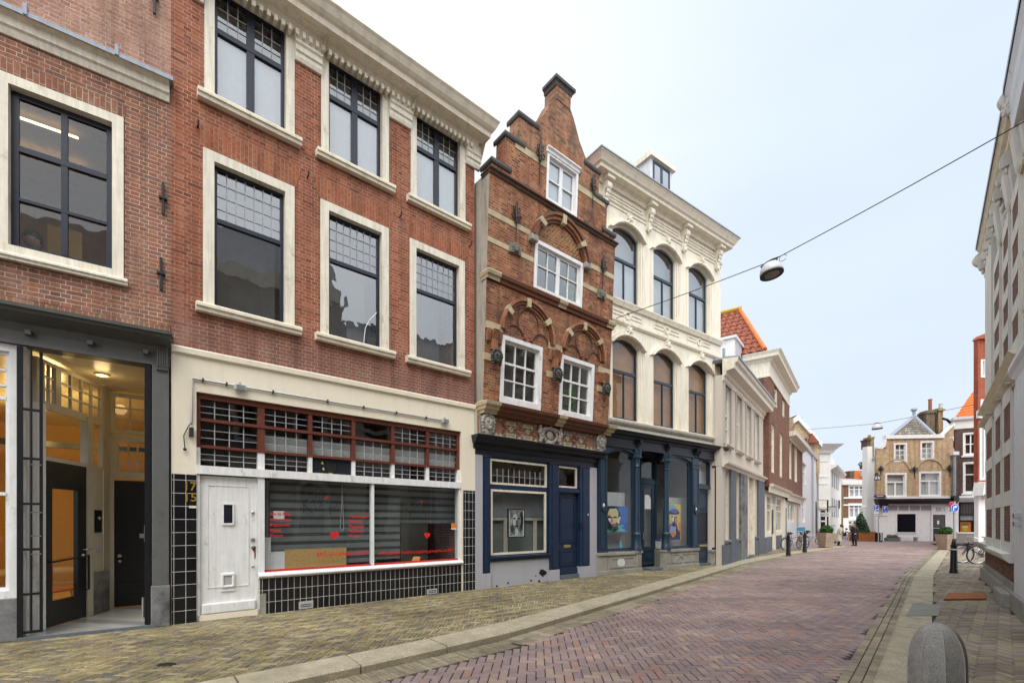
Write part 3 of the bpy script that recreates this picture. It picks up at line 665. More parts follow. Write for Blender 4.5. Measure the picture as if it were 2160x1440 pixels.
window(H1, h1, u0 - 3.0, u0 - 1.2, F1.Z(261, 592), F1.Z(261, 250), .13, M['trim'], .02, .10, M['navy'], .075, [('v', .5, .07, 0, 1), ('h', .655, .075, 0, 1), ('h', .31, .04, 0, 1)], glass=M['glass'], sill=(M['trim'], .09, .05, .10))
zt1 = F1.Z(330, 212); ztop1 = zt1 + 3.4
wall(H1, 'wall', M['brick1'], uL1, uR1, F1.Z(358, 690), zt1, h1)
wall(H1, 'upper_wall', M['brick1p'], uL1, uR1, zt1, ztop1, [], y=.01)
MB().box(u0 - .12, u1 + .02, -.006, .05, F1.Z(261, 250) + .002, F1.Z(261, 250) + .20).build('window_arch', M['strek1'], H1)
MB().box(uL1, uR1 - .01, -.006, .05, zc1 + .01, zc1 + .19).build('soldier_course', M['strek1'], H1)
zca = F1.Z(358, 222) + .02; zcb = zca + .27
MB().mould([(0, zca), (.03, zca), (.06, zca + .08), (.09, zca + .10), (.10, zca + .2), (.17, zcb - .03), (.17, zcb), (0, zcb + .02)], uL1, uR1 - .02).build('cornice', M['trim'], H1)
MB().mould([(0, zcb + .10), (0, zcb + .021), (.185, zcb + .001), (.19, zcb - .04), (.20, zcb - .04), (.20, zcb + .02)], uL1, uR1 + .03).build('flashing', M['lead'], H1)
for x in (62, 250):
    u, z = F1.uz(x, 45 + .41 * x)
    MB().box(u - .02, u + .02, -.215, -.02, zcb - .03, zcb + .12).build('flashing_clip', M['lead'], H1)
shell(H1, uL1, uR1, ztop1, 9, M['brick1p'], M['roofing'])
# shopfront of house 1
zfa = zf1
MB().mould([(0, zc1 - .25), (.02, zc1 - .25), (.06, zc1 - .15), (.20, zc1 - .10), (.30, zc1 - .07), (.33, zc1), (0, zc1 + .04)], uL1, uR1 + .0).build('shop_cornice', M['greyshop'], H1)
MB().mould([(0, zc1 + .06), (.0, zc1 + .042), (.345, zc1 + .006), (.35, zc1 - .03), (.36, zc1 - .03), (.36, zc1 + .018)], uL1, uR1 + .02).build('shop_flashing', M['darkcap'], H1)
uu = uL1 + .2
while uu < uR1 - .3: MB().box(uu, uu + .06, -.12, -.02, zc1 - .30, zc1 - .24).build('modillion', M['greyshop'], H1); uu += .62
MB().box(uL1, uR1 - .01, -.02, .22, zfa, zc1 - .24).build('fascia', M['greyshop'], H1)
MB().box(uL1, uR1 - .012, -.035, .0, zfa, zfa + .05).build('fascia_bead', M['greyshop'], H1)
up0, up1 = F1.U(321), F1.U(357); zb = F1.Z(340, 1233)
MB().box(up0, up1, -.06, .22, zb, zfa + .001).build('pilaster', M['greyshop'], H1, bevel=.008)
MB().box(up0 - .012, up1 + .012, -.085, .22, 0, zb).build('pilaster_base', M['bluestone'], H1, bevel=.012)
uc0, uc1 = F1.U(331), F1.U(355); zk1, zk0 = F1.Z(340, 724), F1.Z(340, 782)
m = MB(); m.box(uc0 - .02, uc1 + .02, -.09, -.02, zk1 - .06, zk1); m.box(uc0, uc1, -.075, -.02, zk0, zk1)
for i in range(5): a = uc0 + (uc1-uc0)*(i+.2)/5; m.box(a, a + (uc1-uc0)*.11, -.095, -.06, zk0 + .04, zk1 - .08)
for i in range(6): a = uc0 + (uc1-uc0)*(i)/6; m.box(a, a + (uc1-uc0)*.1, -.1, -.06, zk0 - .01, zk0 + .03)
m.build('pilaster_capital', M['greyshop'], H1)
# left display window (mostly out of frame)
uw1 = F1.U(41); uw0 = uL1 + .1; zs = F1.Z(20, 1262)
MB().box(uw0, uw1, -.03, .25, 0, zs).build('shop_base', M['bluestone'], H1, bevel=.01)
sh = []
zlt = F1.Z(20, 845); zmid = F1.Z(20, 1048)
H = (zfa) - (zs + .002)
window(H1, sh, uw0, uw1 - .002, zs + .002, zfa - .002, .10, M['white'], -.03, .08, M['white'], .045,
       [('h', (zlt - zs - .1) / (H - .29), .05, 0, 1), ('h', (zmid - zs - .1) / (H - .29), .045, 0, 1)] + [('h', ((zlt + (zfa - .15 - zlt)*i/3) - zs - .14)/(H - .29), .028, 0, 1) for i in (1, 2)] + [('v', i/20, .028, (zlt - zs - .1)/(H - .29), 1) for i in range(1, 20)] + [('v', .33, .06, 0, 1), ('v', .66, .06, 0, 1)],
       glass=M['glassshop'], name='display_window')
# porch
PD = 2.15
uq0, uq1 = F1.U(41) + .03, F1.U(321)
ur1 = F1.U(361)
pA = Vector((uq0 + .04, .36)); pB = Vector((ur1 - .98, 1.86)); pC = Vector((pB.x + .02, PD)); pD = Vector((uq1 + .05, PD))
FS = Fac(F1.world(pA.x, pA.y, 0), F1.world(pB.x, pB.y, 0)); tS = lambda x: max(0.0, min(1.0, FS.U(x) / FS.L))
MB().vprism([(uq0 - .04, -.05), (uq1 + .06, -.05), (uq1 + .06, PD + .1), (uq0 - .04, PD + .1)], -.05, .035).build('porch_floor', M['floortile'], H1)
MB().box(uq0 - .05, uq1 + .05, -.09, -.05, -.05, .045).build('threshold', M['plinthblue'], H1)
MB().box(uq0 - .02, uq1 + .1, .0, PD + .2, zfa + .002, zfa + .08).build('porch_ceiling', M['porchceil'], H1)
MB().box(uq1, uq1 + .12, .22, PD + .1, 0, zfa).build('porch_side_wall', M['trim'], H1)
MB().box(F1.U(41) - .0, F1.U(41) + .05, .05, .36, 0, zfa).build('porch_post', M['white'], H1)
def glazed(name, a, b, zlo, zhi, mat, gmat, fw, hs=(), vs=(), nx=0, nz=0, th=.06, bw=.025):
    """a screen between plan points a,b of the facade frame"""
    d = (b - a); L = d.length; d = d / L; n_ = Vector((-d.y, d.x))
    def T(mb): mb.v = [(a.x + d.x*x + n_.x*y, a.y + d.y*x + n_.y*y, z) for x, y, z in mb.v]; return mb
    m = MB(); m.ring([(0, zlo), (L, zlo), (L, zhi), (0, zhi)], [(fw, zlo+fw), (L-fw, zlo+fw), (L-fw, zhi-fw), (fw, zhi-fw)], -th/2, th/2)
    for i in range(1, nx): x = fw + (L-2*fw)*i/nx; m.box(x-bw/2, x+bw/2, -th/2+.01, th/2-.011, zlo+fw, zhi-fw)
    for i in range(1, nz): z = zlo + fw + (zhi-zlo-2*fw)*i/nz; m.box(fw, L-fw, -th/2+.012, th/2-.012, z-bw/2, z+bw/2)
    o = T(m).build(name, mat, H1)
    if gmat: T(MB().rect(fw-.01, L-fw+.01, zlo+fw-.01, zhi-fw+.01, 0)).build('window_pane', gmat, o, normals=False)
    return o, T, L
zr1, zr2, zr3 = 2.48, 3.15, zfa      # door head, glazing head, ceiling
ABd = (pB - pA); LAB = ABd.length
def onAB(t): return pA + ABd * t
M['porchtrim'] = paint('porch_cream_paint', (.56, .52, .43), .45, .08, .08, .03)
glazed('fanlight', onAB(0), onAB(.26), 3.31, zfa - .03, M['porchtrim'], M['glassshop'], .05, nx=3, nz=3)
glazed('fanlight', onAB(.26), onAB(.93), 3.31, zfa - .03, M['porchtrim'], M['glassshop'], .06, nx=4, nz=3)
glazed('door_light', onAB(.07), onAB(.68), 2.50, 3.31, M['porchtrim'], M['glassshop'], .06)
glazed('side_light', onAB(.71), onAB(.93), 2.50, 3.31, M['porchtrim'], M['glassshop'], .05)
d_ = ABd / LAB; n_ = Vector((-d_.y, d_.x))
def TAB(mb, t0=0.0): mb.v = [(pA.x + d_.x*(x + t0*LAB) + n_.x*y, pA.y + d_.y*(x + t0*LAB) + n_.y*y, z) for x, y, z in mb.v]; return mb
TAB(MB().box(0, LAB*.085, -.05, .05, .04, 3.31)).build('boarding', M['white'], H1)
# black glazed door
DW = LAB * .555
dr = TAB(MB().ring([(0, .05), (DW, .05), (DW, 2.5), (0, 2.5)], [(.15, .42), (DW - .2, .42), (DW - .2, 2.1), (.15, 2.1)], -.03, .03), .09).build('front_door', M['black'], H1)
TAB(MB().rect(.14, DW - .19, .41, 2.11, 0), .09).build('door_pane', M['glassshop'], dr, normals=False)
TAB(MB().tube([(DW - .09, -.04, 1.15), (DW - .09, -.1, 1.15), (DW + .02, -.1, 1.15)], .014).ball((DW - .09, -.04, 1.05), .03), .09).build('door_handle', M['steel'], dr, smooth=40)
TAB(MB().box(0, LAB*.085, -.05, .06, .04, 3.33), .65).build('door_post', M['porchtrim'], H1)
pan = TAB(MB().box(0, LAB*.19, -.02, .05, .75, 2.52), .735).build('bell_panel', M['porchtrim'], H1)
TAB(MB().box(LAB*.02, LAB*.115, -.045, -.02, 1.42, 1.80), .76).build('intercom', M['black'], pan)
TAB(MB().ball((LAB*.07, -.05, 1.66), .028), .76).build('intercom_button', M['steel'], pan, smooth=40)
TAB(MB().box(LAB*.045, LAB*.085, -.045, -.02, 1.08, 1.17), .76).build('door_bell', M['plastic_grey'], pan)
TAB(MB().box(-.01, LAB*.27, -.05, .07, .04, .75), .735).build('stone_base', M['bluestone'], H1, bevel=.01)
MB().vprism([(pB.x - .03, pB.y - .03), (pC.x, pC.y - .06), (pC.x + .02, pC.y + .1), (pB.x - .05, pB.y + .1)], .04, zfa).build('corner_post', M['porchtrim'], H1)
# back door with two small-paned lights
q0, q1 = pC + Vector((.0, .0)), pD
glazed('fanlight', q0, q1, 3.22, zfa - .03, M['porchtrim'], M['glassshop'], .07, nx=3, nz=3)
glazed('door_light', q0, q1, 2.40, 3.20, M['porchtrim'], M['glassshop'], .12, nx=4, nz=3)
m = MB(); m.box(q0.x + .06, q1.x - .01, PD - .03, PD + .03, .05, 2.36)
o2 = m.build('back_door', M['black'], H1)
m = MB()
for i in range(9): x = q0.x + .09 + (q1.x - q0.x - .12) * i / 9; m.box(x, x + (q1.x - q0.x)*.1, PD - .042, PD - .03, .5, 2.3) if i not in () else None
m.box(q0.x + .07, q1.x - .02, PD - .05, PD - .03, 1.40, 1.42); m.box(q0.x + .07, q1.x - .02, PD - .05, PD - .03, .42, .48); m.box(q0.x + .07, q1.x - .02, PD - .05, PD - .03, .05, .30)
m.build('door_boards', M['black'], o2)
MB().box(q0.x + .42, q1.x - .02, PD - .06, PD - .04, 1.30, 1.38).build('letter_plate', M['steel'], o2)
MB().box(q0.x + .55, q1.x - .2, PD - .066, PD - .06, 1.322, 1.358).build('letter_slot', M['red'], o2)
MB().ball((q0.x + .14, PD - .09, .98), .035).build('door_knob', M['steel'], o2, smooth=40); MB().ball((q0.x + .14, PD - .05, .88), .03).build('lock', M['steel'], o2, smooth=40)
MB().box(q0.x - .0, q0.x + .06, PD - .05, PD + .05, .03, 2.42).build('door_post', M['porchtrim'], H1)
# porch lamp and warm room behind the glazing
uP, zP = F1.uz(270, 789); 
pl_ = MB().lathe([(.07, 0), (.095, .0), (.10, .03), (.02, .03)], (F1.U(361) - .93, 1.0, zfa - .025), 20).build('ceiling_lamp', M['porchceil'], H1, smooth=40)
M['lampon'] = emit('lit_lamp', (1.0, .72, .25), 5.0)
MB().lathe([(.005, 0), (.068, .0), (.068, .012), (.005, .012)], (F1.U(361) - .93, 1.0, zfa - .028), 20).build('lit_disc', M['lampon'], pl_)
def point(name, p, e, col, r=.1):
    l = bpy.data.lights.new(name, 'POINT'); l.energy = e; l.color = col; l.shadow_soft_size = r; o = bpy.data.objects.new(name, l); COL.objects.link(o); o.location = p; return o
point('porch_lamp_light', F1.world(F1.U(361) - .93, 1.0, zfa - .12), 1.6, (1, .72, .32))
rm = MB(); ry = 7.5
rm.rect(uL1 + .2, uR1 - .2, .04, zfa + .1, ry).poly([(uL1 + .2, .3, .03), (uR1 - .2, .3, .03), (uR1 - .2, ry, .03), (uL1 + .2, ry, .03)]).poly([(uL1 + .21, .3, .03), (uL1 + .21, ry, .03), (uL1 + .21, ry, zfa), (uL1 + .21, .3, zfa)]).poly([(uR1 - .21, PD + .12, .03), (uR1 - .21, ry, .03), (uR1 - .21, ry, zfa), (uR1 - .21, PD + .12, zfa)])
rm.build('shop_room', M['warmwall'], H1, normals=False)
MB().poly([(uL1 + .2, .24, zfa + .09), (uR1 - .2, .24, zfa + .09), (uR1 - .2, ry, zfa + .09), (uL1 + .2, ry, zfa + .09)]).build('shop_ceiling', M['porchceil'], H1, normals=False)
for q in ((uL1 + 4.2, 3.2), (uR1 - 2.6, 4.4)):
    b = MB().lathe([(.02, 0), (.12, .02), (.14, .12), (.02, .14)], (q[0], q[1], zfa - .3), 16).build('room_lamp', M['lampon'], H1, smooth=40)
    point('room_lamp_light', F1.world(q[0], q[1], zfa - .5), 30, (1, .66, .24), .15)
MB().box(uL1 + .4, uR1 - .6, 5.2, 5.28, zfa - .75, zfa - .62).build('room_beam', M['black'], H1)
# table and chairs seen through the door
def chair_in(u, y, rz, label):
    r = empty('chair', F1.world(u, y, .035), F1.rz + rz, label, 'chair', 'orange chairs in the lit room')
    MB().box(-.21, .21, -.21, .21, .43, .46).build('seat', M['redchair'], r, bevel=.02)
    m = MB(); m.box(-.21, .21, .19, .22, .52, .86); m.build('backrest', M['redchair'], r, bevel=.03)
    for sx in (-1, 1):
        for sy in (-1, 1): MB().tube([(sx*.17, sy*.17, .43), (sx*.21, sy*.21, 0)], .011, 6).build('leg', M['steel'], r)
    return r
tb = empty('table', F1.world(pA.x - .35, 2.3, .035), F1.rz, 'beech table behind the glass of the grey shop', 'table')
MB().box(-.9, .75, -.4, .4, .70, .74).build('tabletop', M['tabletop'], tb)
for sx in (-.8, .65):
    for sy in (-.3, .3): MB().tube([(sx, sy, .7), (sx, sy, 0)], .02, 6).build('leg', M['steel'], tb)
chair_in(pA.x - .05, 1.55, 2.6, 'orange chair seen through the pane of the black glazed door')
chair_in(pA.x - 1.0, 1.5, 3.3, 'orange chair at the left end of the table behind the display window')
# folding gate: two folded leaves
gt = F1.root('folding_gate', 'black iron folding gate folded open at the left of the porch', 'gate'); gt.location = F1.world(F1.U(43), -.02, 0); gt.rotation_euler = (0, 0, F1.rz + R(14))
zg1, zg0 = F1.Z(43, 732) - .02, .08
L1 = (F1.U(88) - F1.U(43))
MB().box(-.03, .03, -.03, .03, .03, zg1 + .02).build('hinge_post', M['iron'], gt)
MB().tube([(L1*.5, 0, zg0), (L1*.5, 0, zg1)], .016, 6).build('gate_bar', M['iron'], gt)
MB().box(L1 - .022, L1 + .012, -.02, .02, zg0, zg1).build('gate_bar', M['iron'], gt)
for fy in (864, 967, 1062, 1158, 1252, 1338):
    z = max(.1, F1.Z(64, fy)); MB().box(0, L1, -.015, .015, z - .016, z + .016).build('gate_rail', M['iron'], gt)
for fy in (979, 1130, 1168, 1080): z = F1.Z(60, fy); MB().box(.1, .2 if fy != 1080 else L1, -.05, -.035, z - .008, z + .008).build('gate_hook', M['steel'], gt)
gp = F1.root('gate_post', 'black iron gate leaf folded against the right side of the porch', 'gate'); gp.location = F1.world(uq1 - .05, .0, 0)
MB().box(-.04, .035, -.02, .30, .05, zfa - .01).build('leaf', M['black'], gp)
MB().box(-.05, -.04, .05, .09, 1.3, 1.55).build('pull_handle', M['steel'], gp)
MB().tube([(-.06, .06, .15), (-.06, .06, .45)], .02, 6).build('shoot_bolt', M['steel'], gp)
hr = empty('handrail', F1.world(F1.U(88), -.02, 0), F1.rz, 'black tubular push bar across the glazed porch door', 'rail')
ph = [F1.world(F1.U(88), 0, 0), None]
e0 = onAB(.12); e1 = onAB(.63); b0 = Vector((F1.U(88), -.02))
MB().tube([(e0.x - b0.x - n_.x*.06, e0.y - b0.y - n_.y*.06, 1.0), (e1.x - b0.x - n_.x*.08, e1.y - b0.y - n_.y*.08, 1.05), (e1.x - b0.x - n_.x*.08, e1.y - b0.y - n_.y*.08, .5), (e1.x - b0.x - .1 - n_.x*.08, e1.y - b0.y - n_.y*.08, .47)], .016, 8).build('bar', M['iron'], hr, smooth=40)
anchor_plain(F1, 344, 388, 455, 'straight black wall anchor beside the middle of the big window of the brown brick house')
anchor_plain(F1, 340, 545, 614, 'straight black iron wall anchor low on the brown brick house, above the grey shop cornice')
anchor_plain(F1, 326, -40, 34, 'straight black iron wall anchor on the pale pink brick above the lead flashing')

# =================================================================== house 2 (red brick, closed takeaway)
P1 = gpt(361, 1317); F2 = Fac(*pl((361, 1317), 2230, 1001)); u2L, u2R = 0.0, F2.L
H2 = F2.root('brick_house', 'red brick house with cream window frames and a closed takeaway with black tiles below', 'house', 'houses along the left side')
h2 = []
zpl = (F2.Z(361, 722) + F2.Z(1000, 858)) / 2       # top of the cream render
zband = zpl + .02
SILL = lambda: (M['trim_grey'], .13, .10, .14)
W1 = [(428, 621, 314, 645, 393, 699), (675.5, 820, 419, 704, 478, 744), (864, 980, 499, 753, 541, 781)]
tr1 = [(453, 456, 463, 344, 650), (691, 536, 542, 442, 706), (875, 599, 604, 518, 752)]
zz0 = sum(F2.Z(a[0], a[3]) for a in W1) / 3; zz1 = sum(F2.Z(a[0], a[2]) for a in W1) / 3
for i, a in enumerate(W1):
    ul, ur = F2.U(a[0]), F2.U(a[1]); t = tr1[i]
    it, ib, tt = F2.Z(t[0], t[3], -.08), F2.Z(t[0], t[4], -.08), F2.Z(t[0], (t[1] + t[2]) / 2, -.08)
    f = (tt - ib - .055) / (it - ib - .11)
    backs = [(M['frost'], .5, .3, 1.1)] if False else [(M['greycurt'], .9, -.1, 1.1)]
    wd = window(H2, h2, ul, ur, zz0, zz1, .155, M['trim'], .015, .10, M['navy'], .055, [('h', f, .07, 0, 1)], casb=.03,
                leads=[(0, 1, f, 1, 7, 4)], sill=SILL(), glass=M['glassold'], backs=backs, lead_m=M['leadcame'])
    # splayed brick lintel
    s = .10; z = zz1
    MB().prism([(ul - .03, z + .004), (ur + .03, z + .004), (ur + .03 + s, z + .40), (ul - .03 - s, z + .40)], -.008, .05).build('flat_arch', M['strek'], wd)
    if i == 1:
        ck = [F2.uz(x, y, -.09) for x, y in ((768, 727), (770, 705), (772, 690), (780, 675), (796, 658))]
        MB().tube([(u, .115, z) for u, z in ck], .007, 4).build('cracked_glass', M['signwhite'], wd)
W2 = [(431, 621, 197, 302), (677, 820, 319, 397), (866, 981, 409, 470)]
tr2 = [(456, 70, 80, -8, 206), (696, 206, 212, 132, 329), (881, 307, 313, 241, 416)]
zy0 = (F2.Z(620, 303) + F2.Z(677, 320) + F2.Z(820, 398) + F2.Z(866, 410) + F2.Z(981, 472)) / 5
zy1 = (F2.Z(696, 132, -.08) + F2.Z(881, 241, -.08) + F2.Z(806, 195, -.08) + F2.Z(967, 291, -.08)) / 4 + .10
for i, a in enumerate(W2):
    ul, ur = F2.U(a[0]), F2.U(a[1]); t = tr2[i]
    ib, tt = F2.Z(t[0], t[4], -.08), F2.Z(t[0], (t[1] + t[2]) / 2, -.08); f = .655
    window(H2, h2, ul, ur, zy0, zy1, .14, M['trim'], .015, .10, M['navy'], .055,
           [('h', f, .085, 0, 1), ('v', .5, .12, 0, 1)], casb=.03, leads=[(0, .46, f, 1, 3, 3), (.54, 1, f, 1, 3, 3)], sill=SILL(), glass=M['glassup'],
           backs=[(M['frost'], .06, -.05, f), (M['greycurt'], .5, f, 1.1)], lead_m=M['leadcame'])
zwt = zy1 + .62
wall(H2, 'wall', M['brick2'], u2L, u2R, zpl - .02, zy1 + .02, h2)
MB().box(u2L, u2R, .0, .25, zy1 + .02, zwt).build('parapet', M['trim'], H2)
# entablature: architrave over the windows, dentils, cornice
zc2 = F2.Z(1022, 232, .60)
MB().mould([(.0, zy1 + .0), (.03, zy1 + .0), (.03, zy1 + .10), (.055, zy1 + .11), (.055, zy1 + .2), (.08, zy1 + .23), (0, zy1 + .24)], u2L + .01, u2R - .01).build('architrave', M['trim'], H2)
ztp = F2.Z(1065, 263, .62); zso = ztp - .32
MB().mould([(.0, zso - .10), (.10, zso - .10), (.16, zso), (.40, zso + .015), (.42, zso + .11), (.47, zso + .13), (.52, zso + .17), (.58, zso + .26), (.62, zso + .30), (.62, ztp), (.0, ztp + .04)], u2L - .1, u2R - .05, 0, .55, .3).build('cornice', M['trim_grey'], H2)
m = MB(); uu = u2L + .05
while uu < u2R - .1: m.box(uu, uu + .055, -.16, -.03, zso - .20, zso - .105); uu += .115
m.build('dentils', M['trim_grey'], H2)
MB().box(u2L, u2R, -.05, .25, zy1 + .23, zso).build('frieze', M['trim'], H2)
# big stepped consoles on the wall piers
for xa, xb in ((365, 431), (615, 690), (818, 880), (975, 1023)):
    ua, ub = F2.U(xa, .1) + (.0), F2.U(xb, .1) - .05
    if xa == 365: ua = F2.U(361) + .03; ub = F2.U(432) - .02
    if xa == 615: ua, ub = F2.U(621) + .0, F2.U(677) - .0
    if xa == 818: ua, ub = F2.U(820), F2.U(866)
    if xa == 975: ua, ub = F2.U(981), F2.U(1010)
    zb0 = zy1 - .62
    MB().mould([(-.01, zb0), (.05, zb0), (.07, zb0 + .06), (.07, zb0 + .13), (.10, zb0 + .15), (.10, zb0 + .24), (.13, zb0 + .27), (.13, zb0 + .30), (.10, zb0 + .32), (.10, zb0 + .72), (.14, zb0 + .76), (.16, zb0 + .84), (.30, zb0 + .95), (.30, zso), (-.01, zso)], ua, ub).build('console', M['trim'], H2)
shell(H2, u2L, u2R, ztp - .2, 9, M['brick2'], M['roofing'], z0=0)
# small black hooks between the arches
for x, y in ((417, 270), (648, 375), (843, 458), (990, 520)):
    u, z = F2.uz(x, y); MB().tube([(u, .0, z), (u, -.08, z), (u, -.09, z + .07)], .014, 6).build('hook', M['iron'], H2)
# cream rendered ground floor
uo0, uo1 = F2.U(414), F2.U(972); zo1 = (F2.Z(415, 826) + F2.Z(972, 910)) / 2; zti = F2.Z(387, 1000)
zdr = .10
zl1, zl0 = (F2.Z(413, 984) + F2.Z(972, 1015)) / 2, (F2.Z(413, 998) + F2.Z(972, 1030)) / 2     # white lintel
ud1 = F2.U(548)
wall(H2, 'render', M['plaster2'], u2L + .0, u2R, 0.0, zpl, [(uo0, uo1, -.1, zo1)], y=-.02, dep=.27)
MB().mould([(0, zpl - .13), (.02, zpl - .13), (.065, zpl - .10), (.07, zpl - .02), (0, zpl + .015)], u2L, u2R).build('render_lip', M['plaster2'], H2)
MB().box(u2L + .005, uo0, -.032, 0, 0.0, zti).build('tile_pier', M['btile2'], H2)
MB().box(F2.U(976), u2R - .01, -.032, 0, 0.0, F2.Z(985, 1034)).build('tile_pier', M['btile'], H2)
# tall glazed screen: three rows of leaded lights
cols = [(421, 542), (557, 648), (658, 740), (748, 823), (831, 896), (904, 962)]
zr = [zl1, (F2.Z(421, 941) + F2.Z(960, 986)) / 2, (F2.Z(421, 885) + F2.Z(960, 946)) / 2, zo1]
scr = MB().box(uo0, uo1, .04, .16, zo1 - .09, zo1 - .002).build('window_screen', M['brownframe'], H2)
m = MB()
ub_ = [uo0] + [(F2.U(a[1], -.1) + F2.U(b[0], -.1)) / 2 for a, b in zip(cols, cols[1:])] + [uo1]
wds = [.07] + [.11] + [.07]*4 + [.07]
for i, u in enumerate(ub_):
    a, b = (u, u + .06) if i == 0 else ((u - .07, u) if i == len(ub_)-1 else (u - wds[i]/2, u + wds[i]/2))
    m.box(a, b, .05, .15, zr[1] - .02, zo1 - .09)
for z, h_ in ((zr[2], .05), (zr[1], .045)): m.box(uo0 + .06, uo1 - .07, .035, .14, z - h_/2, z + h_/2)
m.build('brown_frame', M['brownframe'], scr)
m = MB()
for i, u in enumerate(ub_):
    a, b = (u, u + .06) if i == 0 else ((u - .07, u) if i == len(ub_)-1 else (u - wds[i]/2, u + wds[i]/2))
    m.box(a, b, .05, .151, zl1 - .01, zr[1] - .021)
m.box(uo0, uo1, -.03, .152, zl0, zl1 + .001); m.build('white_frame', M['white'], scr)
m = MB(); gl = MB()
for i in range(6):
    a, b = ub_[i] + .05, ub_[i+1] - .05
    for r_ in range(3):
        z0, z1 = zr[r_] + .02, zr[r_+1] - .03
        if r_ == 2: z1 = zo1 - .09
        if r_ == 0 and i == 2: continue
        gl.rect(a, b, z0, z1, .105)
        if r_ == 2 and i == 3: continue
        nx = 4
        for k in range(1, nx): x = a + (b - a)*k/nx; m.box(x - .007, x + .007, .092, .108, z0, z1)
        for k in range(1, 3): z = z0 + (z1 - z0)*k/3; m.box(a, b, .093, .109, z - .005, z + .005)
m.build('leading', M['leadcame'], scr); gl.build('window_pane', M['glass'], scr, normals=False)
bd = MB(); 
for i in range(1, 6):
    z0, z1 = zr[1] + .02, zr[2] - .03; bd.rect(ub_[i] + .02, ub_[i+1] - .02, z0, z0 + (z1 - z0)*.78, .17)
bd.build('white_blind', M['whitecurt'], scr, normals=False)
# panel with a vent hole
a, b = ub_[2] + .04, ub_[3] - .04; vp = MB().box(a, b, .095, .12, zl1, zr[1] - .02).build('vent_panel', M['black4'], scr)
uc, zc = F2.uz(699, 984, -.09); rr = .105
MB().ring([(uc + (rr+.012)*math.cos(t*math.pi/12), zc + (rr+.012)*math.sin(t*math.pi/12)) for t in range(24)], [(uc + rr*math.cos(t*math.pi/12), zc + rr*math.sin(t*math.pi/12)) for t in range(24)], .085, .10).build('vent_ring', M['black4'], vp)
MB().poly([(uc + rr*math.cos(-t*math.pi/12), .09, zc + rr*math.sin(-t*math.pi/12)) for t in range(24)]).build('vent_hole', M['blacklet'], vp, normals=False)
m = MB()
for (da, dl, dw) in ((-.19, .08, .05), (-.17, .08, -.06), (-.05, .16, -.135)): m.poly([(uc + da, .094, zc + dw), (uc + da + dl*.5, .094, zc + dw - .02), (uc + da + dl*.5, .094, zc + dw + .01), (uc + da + .02, .094, zc + dw + .045)])
M['yellow'] = plain('yellow_paint_smear', (.6, .5, .03), .6); m.build('paint_smear', M['yellow'], vp, normals=False)
# white door
udl, udr = uo0 + .045, ud1 - .03
MB().box(uo0, uo0 + .045, .0, .15, 0, zl0).build('door_post', M['white'], H2)
MB().box(ud1 - .03, ud1 + .075, -.0, .15, 0, zl0).build('door_post', M['white'], H2)
MB().box(uo0, ud1, .0, .2, 0, .095).build('door_step', M['plaster2'], H2)
dr = MB().box(udl + .004, udr - .004, .05, .10, .10, zl0 - .02).build('front_door', M['white'], H2)
za, zb2 = F2.Z(450, 1240), F2.Z(450, 1022); ua, ub = F2.U(438), F2.U(526)
MB().ring([(ua, za), (ub, za), (ub, zb2), (ua, zb2)], [(ua + .012, za + .012), (ub - .012, za + .012), (ub - .012, zb2 - .012), (ua + .012, zb2 - .012)], .042, .05).build('door_moulding', M['white'], dr)
u0, u1, z0, z1 = F2.r(469, 495, 1061, 1107); MB().ring([(u0, z0), (u1, z0), (u1, z1), (u0, z1)], [(u0+.025, z0+.035), (u1-.025, z0+.035), (u1-.025, z1-.02), (u0+.025, z1-.02)], .03, .05).build('spy_window', M['white'], dr)
MB().rect(u0+.02, u1-.02, z0+.03, z1-.015, .046).build('spy_pane', M['black4'], dr, normals=False)
u0, u1, z0, z1 = F2.r(467, 496, 1209, 1240); MB().ring([(u0, z0), (u1, z0), (u1, z1), (u0, z1)], [(u0+.04, z0+.04), (u1-.04, z0+.04), (u1-.04, z1-.05), (u0+.04, z1-.05)], .015, .05).build('cat_flap', M['plastic_white'], dr, bevel=.015)
MB().rect(u0+.035, u1-.035, z0+.035, z1-.045, .035).build('flap', M['plastic_grey'], dr, normals=False)
MB().box(u0, u1, .03, .05, z0 - .06, z0 - .03).build('flap_sill', M['plastic_white'], dr)
MB().box(udl + .03, udr - .03, .0, .05, .10, .27).build('kick_board', M['white'], dr, bevel=.02)
uk = F2.U(534)
for zz, r_ in ((F2.Z(534, 1137), .036), (F2.Z(534, 1152), .03), (F2.Z(536, 1080), .025), (F2.Z(536, 1193), .022)):
    MB().lathe([(r_*.9, 0), (r_, .01), (r_*.9, .03), (r_*.3, .04)], (uk, .05, zz), 12, mat=Matrix.Rotation(R(90), 3, 'X')).build('lock', M['steel'], dr, smooth=40)
MB().poly([(uk - .02, .048, F2.Z(534, 1155)), (uk + .05, .048, F2.Z(534, 1152)), (uk + .05, .048, F2.Z(534, 1175)), (uk + .03, .048, F2.Z(534, 1181)), (uk + .025, .048, F2.Z(534, 1165))]).build('rust_stain', M['brownstone'], dr, normals=False)
